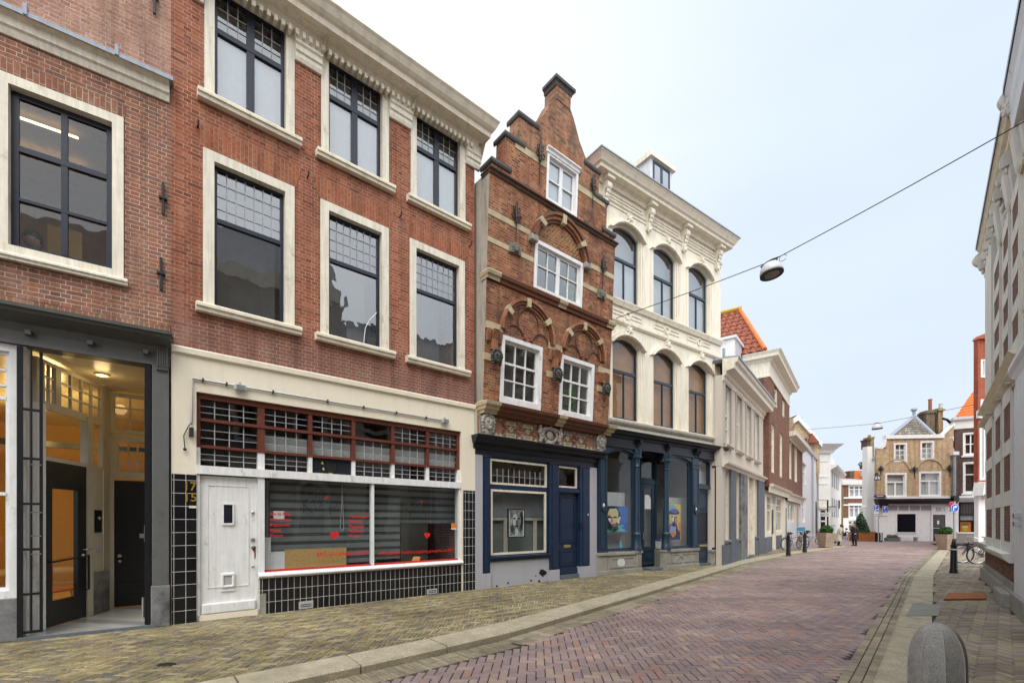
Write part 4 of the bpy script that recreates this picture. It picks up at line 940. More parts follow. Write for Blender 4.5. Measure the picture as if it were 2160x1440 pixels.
# shop window
us0, us1 = ud1 + .075, uo1; zsl = (F2.Z(550, 1208) + F2.Z(968, 1186)) / 2
MB().mould([(-.15, zsl - .06), (.06, zsl - .06), (.09, zsl - .03), (.09, zsl - .01), (.03, zsl + .03), (-.15, zsl + .04)], ud1 - .03, uo1 + .02).build('window_sill', M['white'], H2)
MB().box(ud1 + .0, uo1 + .0, -.03, .12, 0, zsl - .06).build('tile_plinth', M['btile'], H2)
MB().box(ud1 + .0, ud1 + .09, -.034, -.028, .0, .36).build('bare_tile', M['plinth4'], H2)
um = F2.U(786.5)
sf = MB().box(um - .028, um + .028, .0, .1, zsl + .04, zl0).build('shop_window', M['white'], H2)
MB().box(uo1 - .055, uo1, .0, .12, zsl + .04, zl0).build('window_post', M['white'], sf)
MB().rect(us0, uo1 - .05, zsl + .03, zl0 + .01, .05).build('window_pane', M['glassshop'], sf, normals=False)
MB().box(us0, um - .03, .035, .046, zsl + .038, zsl + .075).box(um + .03, uo1 - .056, .035, .046, zsl + .038, zsl + .075).build('red_line', M['redline'], sf)
# things in the shop window
def thing2(name, label, cat, mb, mat, group=None, **k):
    o = mb.build(name, mat, None, **k); o.location = (F2.O.x, F2.O.y, 0); o.rotation_euler = (0, 0, F2.rz); tag(o, label, cat, group); return o
u0, u1, z0, z1 = F2.r(575, 731, 1010, 1163, d=-.2)
thing2('roller_blind', 'grey striped roller blind over the left half of the left shop pane', 'blind', MB().rect(u0 - .03, u1, z0, zl0, .24), M['duoblind'], 'roller blinds in the takeaway window', normals=False)
MB_ = MB().box(u0 - .03, u1, .215, .245, z0 - .035, z0); thing2('blind_rail', 'white bottom rail of the raised striped blind above the chipboard', 'rail', MB_, M['plastic_white'])
u0, u1, z0, z1 = F2.r(731, 784, 1010, 1187, d=-.2)
thing2('roller_blind', 'narrow grey striped roller blind beside the white mullion, pulled almost down', 'blind', MB().rect(u0 + .004, u1 + .1, z0, zl0, .245), M['duoblind'], 'roller blinds in the takeaway window', normals=False)
u0, u1, z0, z1 = F2.r(790, 846, 1012, 1180, d=-.2)
thing2('roller_blind', 'grey striped roller blind in the left part of the right shop pane', 'blind', MB().rect(u0 - .02, u1, z0, zl0, .25), M['duoblind'], 'roller blinds in the takeaway window', normals=False)
u0, u1, z0, z1 = F2.r(880, 963, 1030, 1103, d=-.25)
thing2('roller_blind', 'grey striped roller blind half raised at the right end of the right shop pane', 'blind', MB().rect(u0 - .6, u1 + .2, z0, zl0, .40), M['duoblind'], 'roller blinds in the takeaway window', normals=False)
u0, u1, z0, z1 = F2.r(601, 731, 1168, 1198, d=-.15)
thing2('chipboard', 'chipboard sheet standing behind the lower left shop pane', 'board', MB().box(u0, u1, .16, .18, zsl + .04, z1 + .08), M['osb'])
u0, u1, z0, z1 = F2.r(556, 603, 1133, 1203, d=-.15)
m = MB(); m.box(u0 - .05, u0 + .12, .165, .185, zsl + .04, z1); m.box(u0 + .12, u1, .165, .185, zsl + .04, F2.Z(575, 1165, -.15)); thing2('white_board', 'white board at the lower left corner of the shop window', 'board', m, M['plastic_white'])
m = MB()
for i in range(5): m.lathe([(.02, 0), (.02, 1.3)], (F2.U(560, -.3) + .045*i - .06, .30 + .02*(i % 2), 1.05), 6)
thing2('curtain', 'bunch of drab folded curtain at the left end of the shop window', 'curtain', m, M['greycurt'])
m = MB(); uu, zz = F2.uz(724, 1116, -.15)
pts = [(uu, .2, zl0)] + [(uu - .005, .2, zl0 - .25)] + [(uu - .035, .2, zz + .09), (uu - .045, .2, zz + .02), (uu - .02, .2, zz - .02), (uu + .01, .2, zz - .02), (uu + .03, .2, zz + .02), (uu + .025, .2, zz + .1), (uu + .005, .2, zl0 - .25)]
thing2('cord', 'pale looped blind cord hanging in the left shop pane', 'cord', MB().tube(pts, .006, 5), M['plastic_grey'])
u0, z0 = F2.uz(882, 1183, -.12)
m = MB(); m.poly([(u0 - .12, .2, zsl + .05), (u0 + .02, .1, zsl + .05), (u0 + .08, .16, zsl + .15), (u0 - .05, .24, zsl + .15)]); m.poly([(u0 + .08, .16, zsl + .15), (u0 - .05, .24, zsl + .15), (u0 + .08, .3, zsl + .05), (u0 + .2, .22, zsl + .05)])
thing2('flyer', 'folded orange flyer lying at the foot of the right shop pane', 'flyer', m, M['orangeplastic'], normals=False)
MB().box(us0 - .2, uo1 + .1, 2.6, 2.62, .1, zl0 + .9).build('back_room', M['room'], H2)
m = MB(); u0 = F2.U(846, -.9); m.box(u0 + .35, u0 + 1.1, 1.6, 1.66, .4, 1.55); thing2('counter_front', 'pale counter front standing inside behind the right shop pane', 'counter', m, M['whitecurt'])
m = MB(); m.box(u0 - .2, u0 + .18, 1.5, 1.56, .1, 2.15); thing2('inner_door', 'dark inner door frame behind the right shop pane', 'door', m, M['black4'])
# window lettering
def hrt(u, z, s_, y_): m_ = MB(); heart(m_, u, z, s_, y_); m_.build('heart', M['red'], sf, normals=False)
def wl(txt, x, y, h_px, xend=None):
    u, z = F2.uz(x, y, -.04); w_ = None
    if xend: w_ = F2.U(xend, -.04) - u
    lt = MB(); put_text(lt, txt, u, z, (F2.Z(x, y - h_px, -.04) - z) * 1.42, .044, w_); o = lt.build('lettering', M['red'], sf, normals=False); return o
for i, (tx, x1) in enumerate((('van de BBQ', 613), ('kip spiesen', 613), ('spare-ribs', 611), ('saté', 592), ('worst', 597))):
    y = (1085.5, 1098, 1109.5, 1121, 1132)[i] ; wl(tx, 570 if i == 0 else 577, y, 6.5, x1)
    if i: hrt(*F2.uz(572.5, y - 3.4, -.04), .055, .044)
for i, (tx, x1) in enumerate((('Hamburgers', 781), ('runder', 764), ('speciaal', 768), ('kipburger', 768), ('vega', 757))):
    y = (1091, 1101.5, 1112, 1122, 1131.5)[i] - .0; wl(tx, 736 if i == 0 else 742.5, y, 6, x1)
    if i: hrt(*F2.uz(739, y - 3.2, -.04), .05, .044)
wl('BBQ-specialiteiten bij KIP!', 668, 1173, 8, 777); wl('Ambachtelijk houtskool gegrild gevogelte, bij KIP!', 799, 1169.5, 7, 956)
hrt(*F2.uz(706, 1128, -.04), .17, .044); hrt(*F2.uz(901.5, 1128, -.04), .155, .044)
hrt(*F2.uz(687.5, 1049, -.04), .065, .043); hrt(*F2.uz(889, 1057.5, -.04), .06, .043)
for (xk, xp, yt, yb, cx0, cy0, sc_) in ((641, 697, 1053, 1081, 672, 1052, 1.0), (855, 898, 1061, 1086, 880, 1060, .82)):
    bl = MB(); u, zt = F2.uz(xk, yt, -.04); zb_ = F2.Z(xk, yb, -.04); w_ = .13 * sc_
    bl.tube([(u, .043, zb_), (u, .043, zt)], .007, 4); bl.tube([(u + w_, .043, zt), (u + .01, .043, (zt+zb_)/2 + .02), (u + w_*1.2, .043, zb_)], .007, 4)
    u2, zt2 = F2.uz(xp, yt + 3, -.04); zb2_ = F2.Z(xp, yb + 2, -.04); hh = zt2 - zb2_
    bl.tube([(u2, .043, zb2_), (u2, .043, zt2), (u2 + w_*.6, .043, zt2 - .005), (u2 + w_*.95, .043, zt2 - hh*.2), (u2 + w_*.75, .043, zt2 - hh*.48), (u2, .043, zt2 - hh*.56)], .007, 4)
    cu_, cz_ = F2.uz(cx0, cy0, -.04); q = .14 * sc_
    bl.tube([(cu_ + q*.6*math.cos(t*.5), .043, cz_ + q*.75 + q*.5*math.sin(t*.5)) for t in range(-1, 9)], .005, 4)
    bl.tube([(cu_ + a*q, .043, cz_ + b*q) for a, b in ((-.25, .5), (-.3, .1), (-.05, -.2), (-.45, -.5), (-.6, -.9), (-.2, -1.1), (-.5, -1.4), (-.3, -1.7), (.0, -1.5), (.7, -1.6))], .006, 4)
    bl.tube([(cu_ + a*q, .043, cz_ + b*q) for a, b in ((.1, .4), (.05, -.1), (.25, -.6), (.1, -1.1), (.7, -.5), (.95, -.2))], .006, 4)
    bl.tube([(cu_ + .75*q + .33*q*math.cos(t*.6), .043, cz_ + .0*q + .33*q*math.sin(t*.6)) for t in range(0, 8)], .006, 4); bl.build('logo', M['blacklet'], sf)

st = MB(); u0, u1, z0, z1 = F2.r(577, 600, 1077, 1094, d=-.04); st.rect(u0, u1, z0, z1, .047); thing2('sticker', 'small grey notice sticker on the left of the shop window', 'sticker', st, M['plastic_grey'], normals=False)
st = MB(); u0, u1, z0, z1 = F2.r(952, 963, 1103, 1116, d=-.04); st.rect(u0, u1, z0 + .03, z1, .044); thing2('sticker', 'small orange and white sticker at the right edge of the shop window', 'sticker', st, M['orangeplastic'], normals=False)
st = MB(); st.rect(u0, u1, z0, z0 + .028, .0435); o = st.build('white_strip', M['plastic_white'], bpy.data.objects['sticker.001'], normals=False)
# house numbers
nm = MB(); u, z = F2.uz(386, 1033, .03); w_ = F2.U(409, .03) - u; put_text(nm, '17', u, z, .19, -.036, w_); u, z = F2.uz(386, 1056, .03); put_text(nm, '15', u, z, .19, -.036, w_)
thing2('house_number', 'gold house numbers 17 and 15 on the black tile pier', 'number', nm, M['gold'], normals=False)
u0, u1, z0, z1 = F2.r(398, 414, 1066, 1071); thing2('name_plate', 'small cream name plate on the black tile pier under the numbers', 'plate', MB().box(u0, u1, -.045, -.032, z0, z1), M['trim'])
for nmx, x0, x1, y0, y1 in (('left', 629, 659, 1268, 1285), ('right', 899, 920, 1242, 1254)):
    u0, u1, z0, z1 = F2.r(x0, x1, y0, y1); v = thing2('vent_grille', 'grey vent grille in the black tile plinth, towards the %s end' % nmx, 'vent', MB().box(u0, u1, -.045, -.03, max(.02, z0), z1), M['plastic_grey'], 'vent grilles in the tile plinth')
    MB().box(u0 + .03, u1 - .03, -.05, -.044, z0 + .05, z0 + .06).box(u0 + .03, u1 - .03, -.05, -.044, z0 + .085, z0 + .095).build('slots', M['black'], v)
# conduit with two floodlights
cb = F2.root('cable_conduit', 'grey metal conduit running over the cream render above the takeaway window', 'conduit')
pc = [F2.uz(403, 893), F2.uz(405, 799), F2.uz(935, 888)]
MB().tube([(u, -.05, z) for u, z in pc], .016, 8).build('pipe', M['pole'], cb, smooth=50)
m = MB()
for t in (.03, .1, .25, .45, .6, .75, .9): u = pc[1][0] + (pc[2][0]-pc[1][0])*t; z = pc[1][1] + (pc[2][1]-pc[1][1])*t; m.box(u - .012, u + .012, -.075, -.02, z - .025, z + .025)
m.build('clips', M['cable'], cb)
jb = MB().box(F2.U(398), F2.U(407), -.11, -.02, F2.Z(402, 921), F2.Z(402, 903)).build('junction_box', M['cable'], cb)
ju, jz = F2.uz(400, 921); MB().tube([(F2.U(404), -.05, F2.Z(404, 893)), (ju - .02, -.06, F2.Z(402, 900)), (ju - .08, -.06, jz), (F2.U(389), -.06, F2.Z(389, 945))], .008, 5).ball((F2.U(389), -.06, F2.Z(389, 948)), .025).build('loose_cord', M['cable'], cb)
for i, (x, y, lb) in enumerate(((505, 818, 'small grey floodlight hanging from the conduit above the white door'), (935, 888, 'small grey floodlight at the right end of the conduit'))):
    u, z = F2.uz(x, y); r_ = empty('floodlight', F2.world(u, -.07, z), F2.rz, lb, 'floodlight', 'floodlights on the conduit')
    MB().box(-.085, .085, -.05, .03, -.06, .04).build('housing', M['plastic_grey'], r_, bevel=.015); MB().box(-.06, .06, -.06, -.05, -.045, .025).build('lens', M['glass'], r_); MB().box(-.015, .015, -.01, .06, .03, .075).build('bracket', M['pole'], r_)
# ------------------------------------------------------------------ ornament helpers
def head(mb, u, y, z, s):          # carved mask: skull, hair curls, brow, nose, chin
    mb.ball((u, y, z), s*.5, 12, 8, .78, .62, 1.0); mb.ball((u, y - s*.30, z - s*.04), s*.10, 6, 4, .7, 1, 1.6)
    mb.ball((u, y - s*.22, z - s*.30), s*.15, 8, 5); mb.ball((u - s*.15, y - s*.24, z + s*.14), s*.12, 6, 4); mb.ball((u + s*.15, y - s*.24, z + s*.14), s*.12, 6, 4)
    for k in range(9):
        t = math.pi * k / 8; mb.ball((u + s*.46*math.cos(t), y - s*.05, z + s*.10 + s*.46*math.sin(t)), s*.15, 6, 4)
    for sx in (-1, 1):
        for k in range(3): mb.ball((u + sx*s*(.45 - .04*k), y - s*.02, z - s*(.1 + .2*k)), s*.13, 6, 4)
def floret(mb, u, y, z, s):        # acanthus key ornament
    mb.ball((u, y, z), s*.3, 8, 6, .8, .7, 1.6)
    for a, b, r in ((-.35, .35, .2), (.35, .35, .2), (-.45, -.05, .2), (.45, -.05, .2), (-.25, -.45, .18), (.25, -.45, .18), (0, .65, .18), (0, -.75, .15)): mb.ball((u + a*s, y + .02, z + b*s), r*s, 6, 4)
def scroll_console(mb, u0, u1, z0, z1, proj):
    h = z1 - z0; pr = [(-.01, z0), (.04, z0)]
    for t in range(9): a = math.pi*t/8; pr.append((.04 + .10*proj/.35 + .05*math.sin(a) * proj/.35 - .02, z0 + h*.06 + h*.16*t/8))
    pr += [(.06*proj/.35 + .02, z0 + h*.27), (.10*proj/.35 + .02, z0 + h*.5), (.2*proj/.35, z0 + h*.66)]
    for t in range(9): a = -math.pi*.4 + math.pi*.9*t/8; pr.append((proj*.72 + proj*.28*math.cos(a), z0 + h*.80 + h*.17*math.sin(a)))
    pr += [(proj*.8, z1), (-.01, z1)]
    mb.mould(pr, u0, u1)
    c = (u0 + u1)/2; w = u1 - u0
    for k in range(4): mb.ball((c, -.05 - proj*(.18 + .17*k), z0 + h*(.25 + .16*k)), w*.34, 8, 5, 1.2, .7, 1.3)
    mb.ball((c, -.08, z0 + h*.02), w*.42, 8, 5); mb.ball((c, -proj*.35, z0 + h*.12), w*.3, 8, 5)
def fancy_anchor(F, x, y0, y1, label, lean=None):
    u, z1 = F.uz(x, y0); u, z0 = F.uz(x, y1); d = F.lean(z0) if F.lean else 0; d2 = F.lean(z1) if F.lean else 0
    r = empty('wall_anchor', F.world(u, -d, z0), F.rz, label, 'wall anchor', 'ornate black iron wall anchors'); h = z1 - z0; sh = (d2 - d)
    m = MB()
    m.tube([(0, -.05, 0), (0, -.05 - sh*.55, h*.55)], .014, 6); m.build('rod', M['iron'], r)
    m = MB(); T = lambda a, b: (a, -.055 - sh*b, h*b)
    m.tube([T(0, .5), T(-.015, .75), T(0, 1.0)], [.03, .045, .012], 8)
    s = h * .12
    for sx in (-1, 1):
        m.tube([T(0, .56), T(sx*s*.9, .58), T(sx*s*1.2, .65), T(sx*s*.8, .70), T(sx*s*.4, .66)], .014, 6)
        m.tube([T(0, .74), T(sx*s*.7, .76), T(sx*s*.9, .82), T(sx*s*.5, .86), T(sx*s*.3, .82)], .012, 6)
    m.ball(T(0, .93), .03, 8, 5).ball(T(0, .62), .05, 8, 5)
    m.build('scrollwork', M['iron'], r, smooth=50); return r
def pantile(mb, a, b, c, d, ncol, nrow, amp=.035, step=.03, sub=6):
    """a,b eave left/right, c,d top left/right"""
    a, b, c, d = map(Vector, (a, b, c, d)); nrm = (b - a).cross(c - a if (c - a).length > .01 else d - a).normalized()
    for r in range(nrow):
        v0, v1 = r/nrow, (r + 1.12)/nrow; l0, r0 = a.lerp(c, v0), b.lerp(d, v0); l1, r1 = a.lerp(c, min(1, v1)), b.lerp(d, min(1, v1)); W = (b - a).length
        vs = []; n = ncol * sub
        for (L_, R_, off) in ((l0, r0, step), (l1, r1, 0), ):
            for i in range(n + 1):
                t = i / n; p = L_.lerp(R_, t); ph = ((p - a).dot((b - a).normalized()) / W * ncol) % 1.0
                h = amp * (math.sin(ph * 2*math.pi) + .35*math.sin(ph*4*math.pi + .6)); vs.append(p + nrm * (h + off))
        for i in range(n + 1): vs.append(vs[i] - nrm * (step * 1.1))
        mb.add(vs, [(i, i+1, n+2+i, n+1+i) for i in range(n)] + [(2*n+2+i, 2*n+3+i, i+1, i) for i in range(n)])

# =================================================================== house 3 (old stepped gable)
LEAN3 = lambda z: (.22 + .05*(z - 4.4)) if z > 3.95 else 0.0
F3 = Fac(*pl((1001, 1242.7), 2260, 1258), lean=LEAN3); L3 = F3.L
H3 = F3.root('gabled_house', 'old narrow brick house with a stepped gable, carved frieze and navy blue shopfront', 'house', 'houses along the left side')
h3 = []; ln = LEAN3
uz = F3.uz
eL, eR = (uz(1035, 400)[0] + uz(1017, 800)[0])/2, (uz(1300, 520)[0] + uz(1280, 900)[0])/2
uc = (eL + eR)/2; hw = (eR - eL)/2; eL, eR = uc - hw, uc + hw
zL3 = (uz(1022, 850)[1] + uz(1286, 902)[1])/2; zL3b = (uz(1015, 873)[1] + uz(1280, 918)[1])/2
zS2 = (uz(1040, 573)[1] + uz(1299, 692)[1])/2; zG = (uz(1040, 362)[1] + uz(1302, 519)[1])/2
# windows of the first floor
for tl, tr, bl_, br_ in (((1057, 706), (1144, 732.5), (1054, 846), (1138.6, 868)), ((1181.4, 747), (1252, 769), (1178.5, 875), (1249.4, 891.5))):
    a, b = (uz(*tl)[0] + uz(*bl_)[0])/2, (uz(*tr)[0] + uz(*br_)[0])/2; zb, zt = (uz(*bl_)[1] + uz(*br_)[1])/2, (uz(*tl)[1] + uz(*tr)[1])/2
    w_ = window(H3, h3, a, b, zb, zt, .10, M['white'], .03, .06, M['white'], .055, [('v', 1/3, .03, 0, 1), ('v', 2/3, .03, 0, 1), ('h', .63, .05, 0, 1), ('h', .31, .03, 0, 1)], casb=.14,
           glass=M['glass'], backs=[(M['room'], 1.0, -.2, 1.2, -.5, 1.5)], lean=ln)
    w_.children[0]
# second floor window with a latticed tympanum
a, b = (uz(1128, 503)[0] + uz(1125, 607)[0])/2, (uz(1229, 557)[0] + uz(1226, 654)[0])/2; zb, zt = (uz(1125, 607)[1] + uz(1226, 654)[1])/2, (uz(1128, 503)[1] + uz(1229, 557)[1])/2
w2a, w2b, w2z = a, b, zt
window(H3, h3, a, b, zb, zt, .09, M['white'], .03, .05, M['white'], .06, [('v', .5, .13, 0, 1), ('v', .24, .025, 0, 1), ('v', .76, .025, 0, 1), ('h', .55, .025, 0, 1)], glass=M['glassup'], backs=[(M['greycurt'], .9, -.2, 1.2, -.4, 1.4)], lean=ln)
# attic window
a, b = (uz(1153, 316)[0] + uz(1152.5, 420)[0])/2, (uz(1219, 367)[0] + uz(1216, 461)[0])/2; zb, zt = (uz(1152.5, 420)[1] + uz(1216, 461)[1])/2, (uz(1153, 316)[1] + uz(1219, 367)[1])/2
at0, at1, atb, att = a, b, zb, zt
window(H3, h3, a, b, zb, zt, .07, M['white'], .02, .06, M['white'], .06, [('v', .5, .12, 0, 1), ('h', .5, .03, 0, .46), ('h', .5, .03, .54, 1)], glass=M['glassup'], backs=[(M['frost'], .06, -.3, 1.3)], lean=ln)
MB().mould([(.0, att - .02), (.04, att - .02), (.05, att + .04), (.09, att + .07), (.09, att + .10), (0, att + .11)], a - .03, b + .03).build('attic_lintel', M['white'], H3, lean=ln)
MB().box(a - .1, b + .1, -.006, .05, att + .11, att + .32).build('soldier_course', M['strek3'], H3, lean=ln)
wall(H3, 'wall', M['brick3'], eL, eR, zL3b, zG, h3, lean=ln)
MB().poly([(eL - .003, 0, zL3b), (eL - .003, .45, zL3b), (eL - .003, .6, zG), (eL - .003, 0, zG)]).build('rendered_flank', M['grey_side'], H3, lean=ln, normals=False)
# gable: stepped shoulders and concave top
def half(l, r_): return ((uc - uz(*l)[0]) + (uz(*r_)[0] - uc)) / 2
kk4 = ((uc - uz(1041, 341)[0]) + (uz(1303, 506)[0] - uc))/2 - .06; kk3 = ((uc - uz(1065, 299)[0]) + (uz(1284, 435)[0] - uc))/2 - .04; kk2 = ((uc - uz(1094, 257)[0]) + (uz(1268, 373)[0] - uc))/2 - .04
z4 = (uz(1045, 335)[1] + uz(1285, 493)[1])/2; z3 = (uz(1076, 285)[1] + uz(1266, 418)[1])/2; z2 = (uz(1105, 243)[1] + uz(1246, 352)[1])/2
kk4w = .52; kk3w = .55; kk2w = .60
zn0, znt = uz(1187, 218)[1], uz(1182, 166)[1] - .05; nk = (uz(1204, 213)[0] - uz(1171, 211)[0])/2 - .02; un = (uz(1204, 213)[0] + uz(1171, 211)[0])/2
wall(H3, 'gable', M['brick3'], uc - kk4, uc + kk4, zG, z4, h3, dep=.35, lean=ln)
wall(H3, 'gable', M['brick3'], uc - kk3, uc + kk3, z4, z3, h3, dep=.35, lean=ln)
wall(H3, 'gable', M['brick3b'], uc - kk2, uc + kk2, z3, z2, h3, dep=.35, lean=ln)
# concave cheeks from the upper step to the chimney-like neck
hws = [(1.2, -1.22), (1.08, -1.1), (.97, -.98), (.8, -.8), (.64, -.6), (.50, -.33), (.40, -.15), (nk + .02, .0)]
R_ = [(uc + (un - uc)*max(0, 1 + z/1.2) + h_, zn0 + z) for h_, z in hws]; L_ = [(uc + (un - uc)*max(0, 1 + z/1.2) - h_, zn0 + z) for h_, z in hws]
m = MB(); m.prism(R_ + L_[::-1], -.004, .35); m.build('gable_top', M['brick3b'], H3, lean=ln)
MB().box(un - nk, un + nk, -.02, .42, zn0 - .02, znt - .2).build('pinnacle', M['brick3b'], H3, lean=ln)
def cap(u0, u1, zt, h_=.11, o=.045, nm='step_cap'):
    MB().mould([(0, zt - h_), (.03, zt - h_), (.05, zt - h_*.6), (o, zt - h_*.45), (o, zt - h_*.1), (0, zt)], u0, u1, 1, 1, .42).build(nm, M['darkcap'], H3, lean=ln)
cap(un - nk, un + nk, znt, .20, .10)
for s_ in (-1, 1):
    for c_, w_, z_ in ((kk4, kk4w, z4), (kk3, kk3w, z3), (kk2, kk2w, z2)):
        x0, x1 = (uc - c_, uc - c_ + w_) if s_ < 0 else (uc + c_ - w_, uc + c_); cap(x0, x1, z_ + .03)
    za, zb_ = uz(1109, 312)[1], uz(1109, 325)[1]
    x0, x1 = (uc - kk3 + .3, at0 - .02) if s_ < 0 else (at1 + .02, uc + kk3 - .1)
    MB().box(x0, x1, -.012, .05, za - .16, za).build('stone_band', M['sandstone'], H3, lean=ln)
M['ledge3'] = stone('blackened_brick_ledge', (.10, .065, .045), .4, 8, .3)
MB().mould([(0, zG - .07), (.03, zG - .07), (.05, zG - .02), (.10, zG + .0), (.10, zG + .03), (0, zG + .06)], eL, eR, .5, .5, .3).build('gable_ledge', M['ledge3'], H3, lean=ln)
pr2 = [(0, zS2 - .16), (.05, zS2 - .16), (.06, zS2 - .09), (.11, zS2 - .07), (.13, zS2), (.12, zS2 + .03), (0, zS2 + .08)]
pr3 = [(0, zL3b), (.08, zL3b), (.10, zL3b + .06), (.18, zL3b + .09), (.19, zL3b + .15), (.26, zL3b + .18), (.28, zL3 + .0), (0, zL3 + .06)]
for prf, nm in ((pr2, 'string_course'), (pr3, 'lower_cornice')):
    MB().mould(prf, eL, eR, .3, .3, .2).build(nm, M['brownstone'], H3, lean=ln)
    for f0, f1 in ((0.0, .075), (.50, .565), (.935, 1.0)):
        x0, x1 = eL + (eR - eL)*f0, eL + (eR - eL)*f1
        MB().mould([(d + (.012 if d > 0 else 0), z) for d, z in prf], x0 - (.0 if f0 else .0), x1, .3 if f0 == 0 else 0, .3 if f1 == 1 else 0, .2).build('stone_block', M['sandstone'], H3, lean=ln)
# pale stone bands
for la, lb, ra, rb in (((1038, 443), (1038, 455), (1230, 555), (1230, 563)), ((1035, 500), (1035, 511), (1228, 601), (1228, 609))):
    zt_, zb_ = uz(*la)[1], uz(*lb)[1]
    MB().box(eL - .004, w2a - .02, -.012, .05, zb_, zt_).build('stone_band', M['sandstone'], H3, lean=ln); MB().box(w2b + .02, eR + .004, -.012, .05, zb_, zt_).build('stone_band', M['sandstone'], H3, lean=ln)
# big arch of the second floor with a diamond lattice
def arch_ring(u0, u1, zs, rise, steps, mat_list, nm, n=20):
    w_, grp = steps[0][0], None
    for k, (win, wout, yo, yi) in enumerate(steps):
        o_ = arch_pts(u0 - wout, u1 + wout, zs, rise + wout, n); i_ = arch_pts(u0 - win, u1 + win, zs, rise + win, n)
        MB().ring(o_, i_, yo, yi, False).build(nm, mat_list[k], H3, lean=ln)
def arch_stones(u0, u1, zs, rise, win, wout, yo, fr, n=40):
    o_ = arch_pts(u0 - wout, u1 + wout, zs, rise + wout, n); i_ = arch_pts(u0 - win, u1 + win, zs, rise + win, n)
    for f in fr:
        k = int(f*n); MB().ring(o_[k:k+3], i_[k:k+3], yo, .02, False).build('arch_stone', M['sandstone'], H3, lean=ln)
zsp = w2z + .02; rise = uz(1155, 458)[1] - zsp - .04; 
arch_ring(w2a + .05, w2b - .05, zsp, rise, [(.0, .07, -.05, .05), (.07, .15, -.10, .05), (.15, .22, -.15, .05)], [M['brownstone'], M['strek3'], M['brownstone']], 'window_arch')
arch_stones(w2a + .05, w2b - .05, zsp, rise, -.005, .225, -.155, (.16, .48, .80))
for u_ in (w2a - .10, w2b + .10): MB().box(u_ - .12, u_ + .12, -.14, .05, zsp - .16, zsp).build('arch_impost', M['carve'], H3, lean=ln, bevel=.03)
ty = arch_pts(w2a + .05, w2b - .05, zsp, rise, 20)
tym = MB().poly([(p[0], .03, p[1]) for p in ty]).build('tympanum', M['carved'], H3, lean=ln, normals=False)
m = MB(); cc = (w2a + w2b)/2; q = .115
for i in range(-9, 10):
    for j in range(0, 9):
        x, z = cc + i*q + (q/2 if j % 2 else 0), zsp + .09 + j*q*.62
        half_w = (w2b - w2a)/2 - .10
        t = (x - cc)/half_w
        if abs(t) < 1 and z + q*.4 < zsp + rise*math.sqrt(max(0, 1 - t*t))*1.0: m.add([(x - q*.36, .02, z), (x, .02, z - q*.44), (x + q*.36, .02, z), (x, .02, z + q*.44), (x, -.03, z)], [(0,1,4), (1,2,4), (2,3,4), (3,0,4)])
M['lattice'] = plain('ochre_lattice', (.42, .33, .14), .7); m.build('diamond_lattice', M['lattice'], tym, lean=ln, normals=False)['kind'] = 'stuff'
# first floor blind arches with tracery
for (lx, ly), (rx, ry_), (ax, ay) in (((1055, 686), (1163, 727), (1106, 629)), ((1184, 727), (1271, 762), (1227.5, 680))):
    a, b = uz(lx, ly)[0] + .18, uz(rx, ry_)[0] - .14; zs_ = (uz(lx, ly)[1] + uz(rx, ry_)[1])/2 - .06; rs = uz(ax, ay)[1] - zs_ - .22
    arch_ring(a, b, zs_, rs, [(.0, .06, -.03, .05), (.06, .13, -.07, .05), (.13, .20, -.11, .05)], [M['strek3'], M['brownstone'], M['strek3']], 'blind_arch')
    arch_stones(a, b, zs_, rs, -.003, .205, -.115, (.2, .5, .78))
    m = MB(); c_ = (a + b)/2; w_ = (b - a)/2; Q = lambda x, z: (c_ + x*w_, -.02, zs_ + z*rs)
    for s_ in (-1, 1):
        m.tube([Q(s_*1.0, .05), Q(s_*.85, .22), Q(s_*.6, .28), Q(s_*.35, .18), Q(s_*.16, -.06)], .013, 6); m.tube([Q(s_*.16, -.06), Q(s_*.42, .22), Q(s_*.52, .5), Q(s_*.42, .75), Q(s_*.2, .92), Q(0, .97)], .013, 6)
        m.ball(Q(s_*.16, -.08), .055, 8, 6)
    m.build('tracery', M['brownstone'], H3, lean=ln, smooth=60)
    m = MB()
    for k in range(9):
        for s_ in (-1, 1): t = .05 + .1*k; m.box(c_ + s_*w_*.98*math.cos(t) - .07, c_ + s_*w_*.98*math.cos(t) + .07, -.012, .02, zs_ + rs*math.sin(t)*.96 - .02, zs_ + rs*math.sin(t)*.96 + .012)
    m.build('arch_toothing', M['brick3b'], H3, lean=ln)
# corbelled pilaster stubs ending in carved heads, with stone blocks
for x, yh, yb1, yb2 in ((1040, 757, 688, 748), (1168, 793, 732, 790), (1271, 823, 781, 836)):
    u, z = uz(x, yh); zb1 = uz(x, yb1)[1]; u = max(eL + .13, min(eR - .13, u))
    MB().box(u - .25, u + .25, -.04, .05, zb1 - .09, zb1 + .07).build('stone_band', M['sandstone'], H3, lean=ln)
    m = MB(); m.mould([(0, z + .2), (.07, z + .2), (.07, zb1 - .3), (.10, zb1 - .2), (.14, zb1 - .1), (0, zb1 - .1)], u - .09, u + .09)
    for s_ in (-1, 1): m.mould([(0, zb1 - .38), (.04, zb1 - .36), (.08, zb1 - .1), (0, zb1 - .1)], u + s_*.17 - .05, u + s_*.17 + .05)
    m.build('corbel', M['strek3'], H3, lean=ln)
    MB().box(u - .27, u + .27, -.015, .05, z - .06, z + .1).build('stone_band', M['sandstone'], H3, lean=ln)
    m = MB(); head(m, u, -.14, z, .30); m.build('carved_head', M['carved'], H3, lean=ln, smooth=60)
M['carveg'] = stone('carved_mid_stone', (.2, .185, .155), .3, 9, .3)
